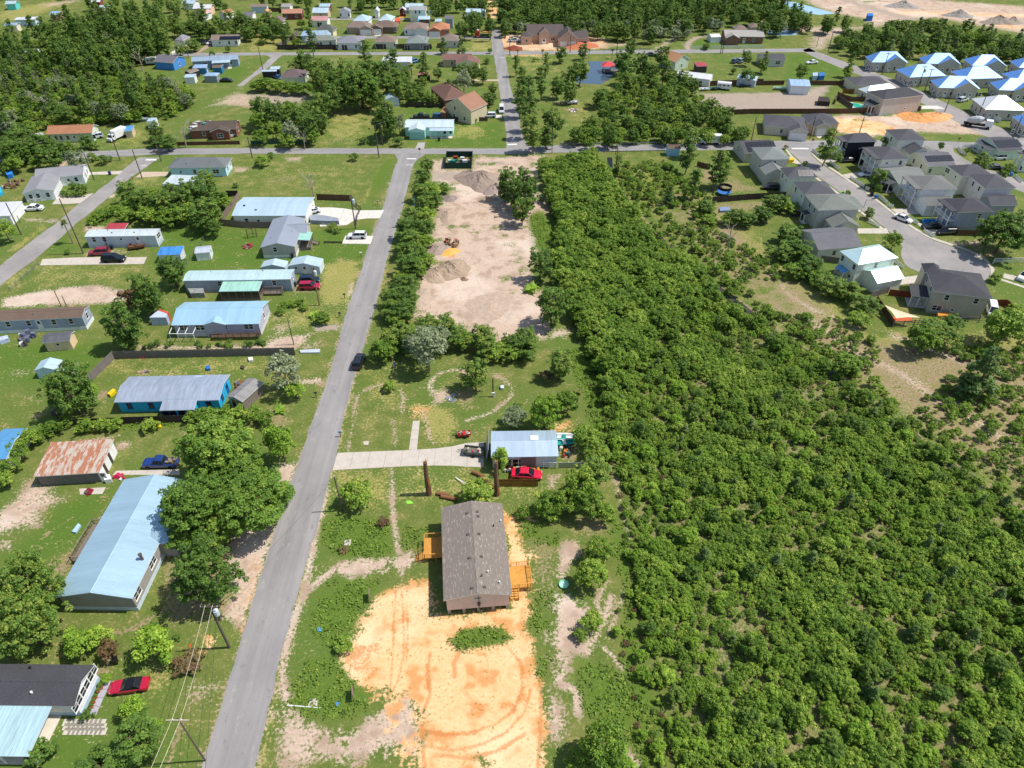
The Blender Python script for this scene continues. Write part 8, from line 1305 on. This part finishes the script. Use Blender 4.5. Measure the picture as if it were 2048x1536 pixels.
fence('B',[(795,530),(940,505),(1190,495)],1.9,mat('#5d4038',.95,.3,3,.1),'dark brown fence behind the grey-roofed house lawn');fence('C',[(445,795),(1000,792),(1700,795)],2.0,FD,'long dark fence along the far cross road, left part');fence('C',[(455,790),(620,665),(780,550)],2.0,FG,'grey slanted fence at the playset yard');fence('D',[(-20,785),(450,780),(860,785)],2.0,FD,'long dark fence along the far cross road, right part');fence('C',[(620,655),(900,650)],1.9,FD,'dark fence behind the playset');fence('C',[(1040,770),(1370,725)],1.8,FB,'brown fence between the two back yards');fence('C',[(345,190),(500,190)],1.9,FB,'brown fence beside the brick ranch house')
fence('c',[(1590,692),(1800,684),(2048,672),(2100,672)],1.9,FB,'dark board fence at the back of the gravel lot');fence('c',[(1535,395),(1800,390),(2100,386)],1.3,FW_,'long white fence in front of the brick ranch house','split');fence('b',[(1250,855),(1560,860)],1.8,FD,'dark fence behind the steep orange gabled house');fence('b',[(1280,975),(1600,970),(1900,970)],1.4,FD,'dark low fence behind the mint garage house');fence('d',[(1690,845),(1770,880),(1865,918)],1.5,FW_,'white vinyl fence beside the glaring white roof','vinyl');fence('a',[(1420,1165),(1920,1155)],1.2,FB,'brown fence in front of the brick house with debris');fence('b',[(10,1155),(480,1150)],1.2,mat('#3f5f4a',.9,.2,2),'green mesh fence before the overgrown plot','vinyl')
fence('m',[(70,75),(400,72),(780,66)],.85,STEEL,'guard rail on the far side of the road bridge','rail');fence('m',[(385,132),(600,128),(820,124)],.85,STEEL,'guard rail on the near side of the road bridge','rail');fence('c',[(830,410),(1000,405),(1200,400)],.85,STEEL,'guard rail by the pond on the far cross road','rail');fence('e',[(92,1282),(340,1050)],1.1,STEEL,'thin wire fence beside the left side road','wire');fence('f',[(175,930),(330,720)],1.1,FG,'thin wire fence beside the small white shed','wire');fence('g',[(1190,900),(1195,850)],1.5,FG,'fence return at the corner of the turquoise house')if False else None
   # ------------------------------------------------------------------ smaller things
def item(name,fr,x,y,label,cat,rz=0.,z=0.):
 p=W(fr,x,y);return thing(name,label,cat,(p.x,p.y,z),rz)
def bin_(fr,x,y,hexc,label):
 o=item('wheeled_bin',fr,x,y,label,'bin',random.uniform(-.4,.4));mb=MB();mb.add([(-.25,-.3,.08),(.25,-.3,.08),(.25,.3,.08),(-.25,.3,.08),(-.3,-.36,1.0),(.3,-.36,1.0),(.3,.36,1.0),(-.3,.36,1.0)],[(0,1,5,4),(1,2,6,5),(2,3,7,6),(3,0,4,7),(3,2,1,0)]);mb.build('bin_body',mat(hexc,.5),o)
 mb=MB();mb.box(-.33,.33,-.4,.4,1.0,1.08);mb.build('lid',mat(hexc,.45),o);[mb for mb in(add_wheel(o,s*.001+.2,s*.24,.12,.06)for s in(-1,1))]
for a in(('S',385,640,'#5fae2c','bright green bin beside the street'),('S',650,650,'#2a2c30','black bin beside the blue bin'),('S',690,672,'#2f74b8','blue bin at the kerb'),('S',1925,468,'#3c7fd0','blue round-topped bin by the far lane'),('e',968,262,'#2b3f66','dark blue bin at the narrow drive'),('e',365,485,'#2a4fae','blue bin under the white gable wall'),('e',985,915,'#1f2c4a','navy bin by the white mobile home'),('f',995,845,'#23262c','black bin at the grey gable house corner'),('f',1010,1060,'#1f2226','dark bin beside the crimson car'),('i',850,535,'#1b1c1f','black bin at the black-roofed house corner'),('f',1230,405,'#26282c','dark bin behind the cream forecourt'),('b',1512,1128,'#2a2c30','dark bin on the mint house lawn'),('n',1215,990,'#23252a','black bin by the metal-roofed cream house')):bin_(*a)
def mailbox(fr,x,y,label,hexc='#3a3c40'):
 o=item('mailbox',fr,x,y,label,'mailbox');mb=MB();mb.box(-.06,.06,-.06,.06,0,1.0);mb.build('post',WOODB,o);mb=MB();mb.extr([(-.12,1.0),(.12,1.0),(.12,1.18),(.06,1.28),(-.06,1.28),(-.12,1.18)],-.28,.28);mb.build('box',mat(hexc,.5),o)
for a in(('j',142,660,'teal mailbox by the road at the wide driveway','#3f8f8c'),('f',1385,1150,'dark mailbox by the yellow lawn'),('f',1350,1290,'mailbox on a post by the gravel drive'),('f',1508,838,'white mailbox on the lawn edge','#e3e4e4'),('e',1165,300,'white mailbox at the tan drive','#e6e6e4'),('f',1632,448,'mailbox opposite the forecourt','#a8908a'),('g',2025,750,'mailbox beside the ditch garden')):mailbox(*a)
def sign(fr,x,y,label,hexc='#a3262c',r_=.4):
 o=item('stop_sign',fr,x,y,label,'sign');mb=MB();mb.bar((0,0,0),(0,0,2.2),.035);mb.build('post',STEEL,o);mb=MB();mb.extr([(math.cos(a)*r_,2.3+math.sin(a)*r_)for a in[math.pi/8+k*math.pi/4 for k in range(8)]],-.012,.012);q=mb.build('sign_plate',mat(hexc,.5),o,rz=math.pi/2);t_=link('lettering',text_mesh('STOP',.28,'lettering',WHITE),q,(-.014,0,2.3));t_.rotation_euler=(math.pi/2,0,-math.pi/2)
for a in(('e',1380,122,'stop sign at the left side road junction'),('f',1948,85,'stop sign at the main road junction'),('S',103,200,'stop sign at the subdivision street mouth'),('S',1432,190,'stop sign by the curved white fence')):sign(*a)
def heap(name,fr,pts,z,m,label,cat):
 P=np.array([W2(fr,*p)for p in pts]);c=P.mean(0);o=thing(name,label,cat,(c[0],c[1],0));r=random.Random(label);lo,hi=P.min(0)-c,P.max(0)-c;c0=m.node_tree.nodes['Mix'].inputs[6].default_value
 for k in range(max(7,min(26,int((hi-lo).prod()*1.6)))):
  a,b,h=r.uniform(.15,.6),r.uniform(.1,.4),z*r.uniform(.25,1.1);q=MB().box(-a,a,-b,b,0,h).build('piece',m if r.random()<.5 else mat(r.choice(('#8a8178','#d5d2ca','#5d554e','#7a5a44','#4a6a86','#a34a3c'))),o,(r.uniform(lo[0],hi[0])*.8,r.uniform(lo[1],hi[1])*.8,0));q.rotation_euler=(r.uniform(-.15,.15),r.uniform(-.15,.15),r.uniform(0,3))
 return o
def sheet(name,fr,pts,z,m,label,cat):
 if cat in('junk','toys','rubble','planks','heap','debris','hut'):return heap(name,fr,pts,z,m,label,cat)
 o=quadsheet(name,Q(fr,*pts),0,m);q=MB();q.add([v.co+Vector((0,0,z))for v in o.data.vertices]+[v.co+Vector((0,0,.01))for v in o.data.vertices],[]);n=len(o.data.vertices);q.f=[tuple(range(n))]+[(k,(k+1)%n,n+(k+1)%n,n+k)for k in range(n)];q.m=[0]*(n+1);me_=q.mesh(name,m);recalc(me_);o.data=me_;return tag(o,label,cat)
for a in(('concrete_slab','k',[(358,280),(393,275),(390,308),(355,308)],.12,CONC,'pale square slab lying in the bright weeds','slab'),('plywood_sheet','k',[(165,1155),(212,1152),(205,1195),(155,1198)],.08,CONC,'pale boards lying at the foot of the weed patch','board'),('concrete_slab','j',[(295,695),(335,692),(330,718),(298,718)],.1,CONC,'pale slab lying in the lawn by the road','slab'),('blue_tarp','k',[(205,765),(232,762),(230,782),(208,783)],.15,mat('#4aa0dc'),'small blue tarp in the weeds by the road','tarp'),('blue_tarp','k',[(308,1175),(326,1172),(326,1196),(310,1198)],.12,mat('#4a86c8'),'blue scrap at the lower weed patch','tarp'),('towel','j',[(588,1100),(620,1098),(640,1118),(592,1120)],.08,mat('#8fd64a'),'lime green cloth lying on the lawn','cloth'),('board','i',[(1380,420),(1392,395),(1402,398),(1390,424)],.06,mat('#d2542f'),'orange-red board lying on the foreground lawn','board'),('concrete_slab','g',[(1920,455),(2048,448),(2048,470),(1925,472)],.3,mat('#b9c0cc',.5),'long grey-white pipe section at the fence end','pipe'),('blue_tarp','e',[(60,265),(95,250),(125,268),(118,290),(75,295)],1.2,mat('#2f86e0'),'blue tarp tent on the left lawn','tarp'),('grey_tarp','f',[(1120,560),(1180,545),(1260,560),(1340,575),(1345,598),(1240,598),(1130,592)],1.1,mat('#8f96a2',.7,.4,2,bump=.5),'grey tarpaulin draped over things on the forecourt','tarp'),('red_tub','g',[(900,487),(932,485),(932,502),(902,504)],.4,mat('#d6365c'),'pink tub on the fenced lawn','tub'),('yellow_slide','g',[(695,740),(730,710),(748,720),(712,752)],.6,mat('#e8c41c'),'yellow plastic slide at the turquoise house','slide'),('blue_tub','g',[(1320,562),(1345,560),(1348,580),(1324,583)],.5,mat('#2d6bb5'),'blue tub in the middle of the fenced lawn','tub'),('rubble','g',[(890,582),(950,580),(950,598),(890,598)],.2,mat('#a88d78',.9,.5,4),'scatter of brick rubble on the fenced lawn','rubble'),('yellow_tub','g',[(1015,938),(1035,936),(1035,950),(1016,952)],.4,mat('#e2c81e'),'yellow tub below the dark fence','tub'),('white_chair','g',[(1592,508),(1620,505),(1620,525),(1595,527)],.5,WHITE,'white box on the fenced lawn','box'),('dark_board','g',[(1545,552),(1565,560),(1560,575),(1542,572)],.4,FD,'dark tilted board on the fenced lawn','board'),('red_toy','h',[(715,352),(790,358),(785,385),(725,382)],.6,mat('#c2275a',.6,.4,3),'heap of red toys beside the rusty shed','toys'),('white_washer','h',[(672,378),(715,370),(722,402),(680,408)],.9,WHITE,'white appliance beside the heap of red toys','appliance'),('blue_lounger','h',[(465,722),(505,670),(522,680),(490,728)],.35,mat('#a9c4e0'),'pale blue lounger on the side deck','lounger'),('red_heap','h',[(545,455),(580,450),(580,470),(550,474)],.35,mat('#7c2230'),'dark red heap on the shed pad','heap'),('junk_heap','e',[(40,330),(120,300),(215,305),(190,350),(110,385),(50,400)],.9,mat('#7d5f50',.9,.8,3,bump=.6),'large junk heap left of the white gable house','junk'),('pool_cover','e',[(0,395),(20,395),(30,440),(0,450)],.9,mat('#2fb0e0'),'blue pool at the left picture edge','pool'),('junk_heap','l',[(550,745),(590,715),(640,720),(665,760),(600,775)],.9,mat('#a08064',.9,.8,3,bump=.6),'rubble heap with planks beside the orange sand','junk'),('junk_heap','g',[(1480,690),(1530,650),(1560,670),(1500,710)],.6,mat('#8a5a3a',.9,.4,3),'stack of planks beside the turquoise house','planks'),('deck_chair_set','f',[(600,770),(640,745),(690,755),(680,785),(620,790)],.5,mat('#a8434c',.8,.6,4),'red and white toys on the fenced lawn','toys'),('table','f',[(215,1100),(335,1090),(340,1145),(240,1148)],1.3,mat('#8f938f',.8,.4,2),'row of grey cabinets beside the screened porch','cabinet'),('shade_cloth','g',[(975,290),(1030,245),(1090,265),(1080,290)],2.0,mat('#b8c4de',.8),'pale shade cloth left of the blue gable house','canopy'),('red_cloth','g',[(1030,243),(1045,238),(1098,258),(1090,267)],2.05,mat('#d0583c',.8),'red strip of cloth above the pale shade cloth','canopy'),('panel_hut','g',[(150,350),(200,345),(195,410),(120,430)],1.4,mat('#6a6f86',.8,.5,3),'makeshift hut of panels by the tan shed','hut'),('garden_table','g',[(0,390),(60,375),(65,395),(5,415)],.9,mat('#b9c6dc',.8,.5,3),'white-topped table by the makeshift hut','table'),('solar_board','n',[(125,500),(185,498),(188,520),(122,524)],.6,mat('#7d8fb0'),'blue-grey panel standing in the back yard','panel'),('sand_pit','n',[(1195,1185),(1330,1190),(1345,1212),(1212,1215)],.25,mat('#c2603c',.9,.4,3),'red-brown deck under the shade sail','deck'),('playhouse','n',[(1490,1180),(1570,1175),(1575,1195),(1495,1200)],1.0,mat('#d08a3a'),'orange wooden play frame by the large grey-tan house','playset'),('yellow_car','n',[(555,195),(590,192),(592,205),(558,208)],.9,mat('#e8c020'),'yellow toy car in the drive','toy'),('lot_dumpster','d',[(505,755),(580,760),(590,795),(500,790)],1.6,mat('#3c342f',.8,.4,3),'dark dumpster of scrap on the gravel lot','dumpster'),('blue_box','d',[(865,140),(905,138),(910,158),(868,160)],2.4,mat('#2a6fc0'),'blue container by the sand pit','container'),('teal_stall','d',[(460,575),(498,572),(500,598),(462,600)],1.6,mat('#9fb6c4'),'pale hutch behind the board fence','hutch'),('blue_stall','d',[(505,575),(548,572),(550,598),(508,600)],1.6,mat('#2f6fb0'),'blue hutch behind the board fence','hutch'),('site_dumpster','c',[(175,322),(228,318),(232,345),(178,348)],2.0,mat('#7d7358',.8,.3,2),'brown skip on the clay pad','skip'),('blue_skip','c',[(230,322),(252,320),(254,335),(232,337)],1.8,mat('#2f5f80'),'blue box beside the brown skip','box'),('orange_tent','D',[(285,340),(350,335),(352,385),(290,390)],1.4,mat('#d85a3a'),'orange tent behind the back-street houses','tent'),('ground_sheet','D',[(350,235),(415,232),(405,285),(335,290)],.1,mat('#e09a4a'),'orange ground sheet in the far yard','sheet'),('white_boat_wreck','c',[(540,880),(610,872),(618,895),(560,900)],.4,WHITE,'white debris on the open grass','debris'),('white_drum','j',[(868,375),(925,370),(930,430),(880,432)],.15,mat('#8f939a',.9,.5,2),'grey rubble strewn under the lone tree','rubble'),('satellite_dish','j',[(1232,322),(1256,322),(1254,342),(1234,342)],.5,mat('#cdd6e4',.4),'pale round dish beside the meter post','dish')):sheet(*a)
for k in range(26):
 r=random.Random(k);fx,fy=(r.uniform(290,880),r.uniform(690,760))if k<17 else(r.uniform(1160,1330),r.uniform(160,560));o=item('yard_clutter','T',fx,fy,'piece of yard clutter around the metal-roofed house','clutter',r.uniform(0,3));o['group']='clutter at the metal-roofed house';mb=MB();a,b,c=r.uniform(.15,.5),r.uniform(.15,.4),r.uniform(.2,.8);m=mat(r.choice(('#8a3a34','#3a5f58','#c9c4b6','#5a6068','#d0862f','#2a2c30','#b8b2a0','#6f7f4a')))
 if k%3==0:mb.lathe([(a*.8,0),(a,.1),(a,c),(a*.7,c+.05)],10)
 elif k%3==1:mb.box(-a,a,-b,b,0,c*.6);mb.box(-a*.7,a*.5,-b*.6,b*.7,c*.601,c)
 else:[mb.bar((sx*a,sy*b,0),(sx*a*.8,sy*b*.8,c),.03)for sx in(-1,1)for sy in(-1,1)];mb.box(-a,a,-b,b,c,c+.05)
 mb.build('clutter_body',m,o)
for k,(x,y)in enumerate(((770,665),(745,720),(725,745),(705,790),(690,825),(675,860),(735,705))):
 o=item('flower_pot','i',x,y,'terracotta pot with a plant on the terrace of the white gable wall','pot');o['group']='pots on the terrace';MB().lathe([(.16,.03),(.24,.35),(.26,.4)],10).build('pot',mat('#a5552f'),o);link('plant',PR['bush'][0][0],o,(0,0,.3),0,.28)
for k in range(22):
 r=random.Random(900+k);x,y=r.uniform(930,1700),r.uniform(385,425);T('bush','g',x,y,r.uniform(26,50),'low garden plant in front of the blue gable house',r.uniform(.7,1.3),'garden plants of the blue gable house')
def frame_tubes(name,fr,x,y,rz,label,cat,segs,m,r_=.05):
 o=item(name,fr,x,y,label,cat,rz);mb=MB();[mb.bar(a,b,r_,5)for a,b in segs];mb.build('frame',m,o);return o
frame_tubes('white_arch_frame','g',1180,395,0,'white tubular frame of a dismantled carport','frame',[((-2.5+i*1.6,0,0),(-2.5+i*1.6,0,2.0))for i in range(4)]+[((-2.5+i*1.6,0,2.0),(-2.3+i*1.6,1.4,2.5))for i in range(4)]+[((-2.5,0,2.0),(2.3,0,2.0))],WHITE,.07)
frame_tubes('swing_set','f',690,690,.3,'wooden play tower with swings on the fenced lawn','playset',[((-1,-.6,0),(-1,0,2.3)),((-1,.6,0),(-1,0,2.3)),((1.2,-.6,0),(1.2,0,2.3)),((1.2,.6,0),(1.2,0,2.3)),((-1,0,2.3),(1.2,0,2.3)),((-.9,-.6,1.2),(1.1,-.6,1.2)),((.4,0,2.3),(.4,0,.6))],WOODB,.09)
frame_tubes('boat_trailer_frame','j',980,985,-.75,'white bare boat trailer lying on the lawn','trailer',[((-1.9,0,.3),(1.9,-.15,.3)),((-1.9,.0,.3),(1.9,.3,.3)),((1.5,-.5,.3),(1.5,.6,.3))],WHITE,.06)
o=frame_tubes('play_tower','C',740,745,0,'wooden play tower with a green slide in the fenced yard','playset',[((x,y,0),(x,y,3.2))for x in(-.8,.8)for y in(-.8,.8)],WOODB,.1);MB().add([(-1,-1,3),(1,-1,3),(1,1,3),(-1,1,3),(0,0,4.2)],[(0,1,4),(1,2,4),(2,3,4),(3,0,4)]).build('canopy',mat('#8a4a2c'),o);MB().add([(-.4,-.8,1.6),(.4,-.8,1.6),(.4,-3,.2),(-.4,-3,.2)],[(0,1,2,3)]).build('slide',mat('#2fae6a'),o)
for x,y,lb,rr,hh,hx in(('m',(1240,425),'blue trampoline with a dark net in the back yard',1.9,2.2,'#2a5f9c'),):pass
o=item('trampoline','m',1240,425,'blue trampoline with a dark net in the back yard','trampoline');MB().lathe([(1.85,.8),(1.9,.9),(1.5,.9)],18).build('mat',mat('#3a74b8'),o);mb=MB();[mb.bar((math.cos(a)*1.85,math.sin(a)*1.85,0),(math.cos(a)*1.85,math.sin(a)*1.85,2.6),.035)for a in[k*1.047 for k in range(6)]];mb.build('net_pole',DARK,o);mb=MB();[mb.add([(math.cos(a)*1.84,math.sin(a)*1.84,1.7),(math.cos(a+.52)*1.84,math.sin(a+.52)*1.84,1.7),(math.cos(a+.52)*1.84,math.sin(a+.52)*1.84,2.5),(math.cos(a)*1.84,math.sin(a)*1.84,2.5)],[(0,1,2,3)])for a in[k*.5236 for k in range(12)]];mb.build('net',mat('#23262b'),o)
o=item('paddling_pool','k',1567,525,'round mint-green paddling pool beside the sandy track','pool');MB().lathe([(.62,.02),(.7,.28),(.6,.3),(.55,.1)],20).build('pool_rim',mat('#8fd6b4'),o);MB().lathe([(.54,.1),(.54,.12)],20).build('pool_floor',mat('#b7e6cc'),o)
o=item('above_ground_pool','D',730,368,'bright blue above-ground pool in the far yard','pool');MB().lathe([(3.0,0),(3.0,1.2),(2.8,1.22),(2.8,.9)],20).build('pool_wall',mat('#2f9fd8'),o);MB().lathe([(2.79,.9),(2.79,.95)],20).build('water',NT('far_pool').fin(lin('#2fb4e6'),.1,.5),o)
o=tag(quadsheet('swimming_pool',Q('d',(700,762),(720,758),(850,782),(895,800),(870,812),(780,815)),.04,CONCW),'freeform green swimming pool with a white surround','pool');q=quadsheet('water',Q('d',(725,768),(790,772),(850,790),(845,802),(790,805)),.0,POOL);q.parent=o;q.location=q.location-o.location;q.location.z=.03
o=item('pond_gazebo','c',862,575,'red-roofed gazebo standing in the pond','gazebo');mb=MB();[mb.bar((x,y,0),(x,y,2.6),.12)for x in(-1.8,1.8)for y in(-1.8,1.8)];mb.build('post',WHITE,o);block(o,0,0,5,5,2.6,'h',1.4,.3,None,metal_roof('#c9363c',metal=.1));MB().box(-2.2,2.2,-2.2,2.2,.3,.5).build('platform',FG,o);MB().box(2.2,9,-.6,.6,.3,.45).build('walkway',FG,o)
o=item('mesh_enclosure','l',660,178,'dark green mesh enclosure full of equipment on the sandy lot','enclosure');a_=W2('l',760,178);x1=a_[0]-o.location.x;b_=W2('l',660,92);y1=b_[1]-o.location.y;GM=mat('#1f4038',.8,.3,2)
for(xa,ya,xb,yb)in((-x1,0,x1,0),(x1,0,x1,y1),(x1,y1,-x1,y1),(-x1,y1,-x1,0)):mb=MB();mb.add([(xa,ya,.05),(xb,yb,.05),(xb,yb,1.9),(xa,ya,1.9)],[(0,1,2,3)]);mb.build('mesh_panel',GM,o);MB().bar((xa,ya,0),(xa,ya,2.1),.06).build('post',DARK,o)
for k in range(14):r=random.Random(k+50);mb=MB();mb.box(-r.uniform(.3,1),r.uniform(.3,1),-.4,.4,0,r.uniform(.4,1.5));q=mb.build('stored_equipment',mat(r.choice(('#2f8f7c','#d8dcdc','#9a3a30','#6d737a','#2a5a50'))),o,(r.uniform(-x1+1.2,x1-1.2),r.uniform(1,y1-1),0))
o=thing('shade_sail','cream triangular shade sail beside the large grey-tan house','sail',W('n',1250,1160));P=[W('n',1165,1105,2.4),W('n',1240,1190,2.2),W('n',1395,1185,2.4)];c_=o.location;mid=sum(P,Vector())/3;vs=[];
for k in range(3):vs+=[P[k]-c_,(P[k]+P[(k+1)%3])*.5*.84+mid*.16-c_]
mb=MB();mb.add(vs+[mid-c_-Vector((0,0,.2))],[(k,(k+1)%6,6)for k in range(6)]);mb.build('cloth',mat('#dcc9a8',.8,.05),o);[MB().bar((p.x-c_.x,p.y-c_.y,0),p-c_,.06).build('post',FD,o)for p in P]
for k,(x,y,rz,L_)in enumerate(((1090,930,-.7,1.6),(1130,965,-.8,1.8),(1165,1000,-.4,1.4),(840,1060,-.2,2.0),(880,1085,-.25,2.6),(1060,915,-.5,1.0))):
 p=W('j',x,y);o=MB().bar((-L_/2,0,.3),(L_/2,0,.3),.32,9).build('log',mat('#8d6448',.95,.4,3,.1),None,(p.x,p.y,0),rz);tag(o,'cut log section lying on the lawn near the broken trunks','log','logs of the felled trunk')
o=item('meter_post','j',1182,385,'dark post with a white electric meter box on the lawn','post');MB().bar((0,0,0),(0,0,4.2),.11).build('post_shaft',FD,o);MB().box(-.25,.3,-.3,-.1,.3,1.1).build('meter_box',WHITE,o)
for x,y,lb in((500,600,'thin board sign on edge beside the weed patch'),(408,1140,'sign board standing at the lower weed patch')):o=item('sign_board','k',x,y,lb,'sign',.2);MB().box(-.03,.03,-.75,.75,.5,1.7).build('board',mat('#8c7a70',.8),o);[MB().bar((0,s*.65,0),(0,s*.65,1.75),.05).build('post',FB,o)for s in(-1,1)]
mb=MB();p=W('k',40,1190);q=W('k',225,1205);mb.bar((0,0,.06),q-p+Vector((0,0,.06)),.08,6,.05);tag(mb.build('white_pipe',WHITE,None,p),'white pipe lying along the weed patch edge','pipe')
def person(fr,x,y,label):
 p=W(fr,x,y);me=bpy.data.meshes.new('person');J=[(0,0,.95),(0,0,1.2),(0,0,1.42),(0,0,1.53),(0,.02,1.66),(.1,0,.9),(.11,.03,.5),(.12,0,.08),(.13,-.13,.04),(-.1,0,.9),(-.11,-.02,.5),(-.12,0,.08),(-.13,-.13,.04),(.2,0,1.4),(.27,-.02,1.12),(.25,-.12,.88),(-.2,0,1.4),(-.27,-.02,1.12),(-.25,-.12,.88)]
 E_=[(0,1),(1,2),(2,3),(3,4),(0,5),(5,6),(6,7),(7,8),(0,9),(9,10),(10,11),(11,12),(2,13),(13,14),(14,15),(2,16),(16,17),(17,18)];rad=[.15,.15,.13,.06,.11,.1,.075,.05,.045,.1,.075,.05,.045,.07,.05,.045,.07,.05,.045]
 me.from_pydata(J,E_,[]);o=link('person',me,None,(p.x,p.y,0),.4);sk=o.modifiers.new('skin','SKIN')
 for v,r_ in zip(me.skin_vertices[0].data,rad):v.radius=(r_,r_)
 me.skin_vertices[0].data[0].use_root=True;o.modifiers.new('sub','SUBSURF').levels=1;bpy.context.view_layer.update();dg=bpy.context.evaluated_depsgraph_get();m2=bpy.data.meshes.new_from_object(o.evaluated_get(dg));o.modifiers.clear();o.data=m2;m2.materials.clear()
 for hx in('#2458c8','#9aa3ad','#c98f70','#2b211c'):m2.materials.append(mat(hx,.8))
 for f in m2.polygons:
  z=f.center.z;f.material_index=1 if z<.93 and abs(f.center.x)<.21 else 3 if z>1.68 else 2 if z>1.48 or(abs(f.center.x)>.2 and z<1.15)else 0
 smooth(m2);tag(o,label,'person')
person('j',512,190,'person in a blue shirt and grey trousers standing at the shrub line')
OW='leftmost second third fourth fifth sixth seventh eighth ninth tenth eleventh twelfth thirteenth fourteenth fifteenth sixteenth seventeenth eighteenth nineteenth twentieth'.split()+['%d%s'%(k,{1:'st',2:'nd',3:'rd'}.get(k%10,'th'))for k in range(21,31)]
GR={}
for o in col.objects:
 if o.parent is None and o.get('group')and o.get('label'):GR.setdefault((o['group'],o['label']),[]).append(o)
for(gname,lb),L_ in GR.items():
 if 1<len(L_)<=30:
  L_.sort(key=lambda o:o.location.x/(o.location.y*_c+CAM_H*_s))
  for k,o in enumerate(L_):o['label']=('leftmost %s of the %s'%(o['category'],gname))if k==0 else '%s %s from the left of the %s'%(OW[k],o['category'],gname)
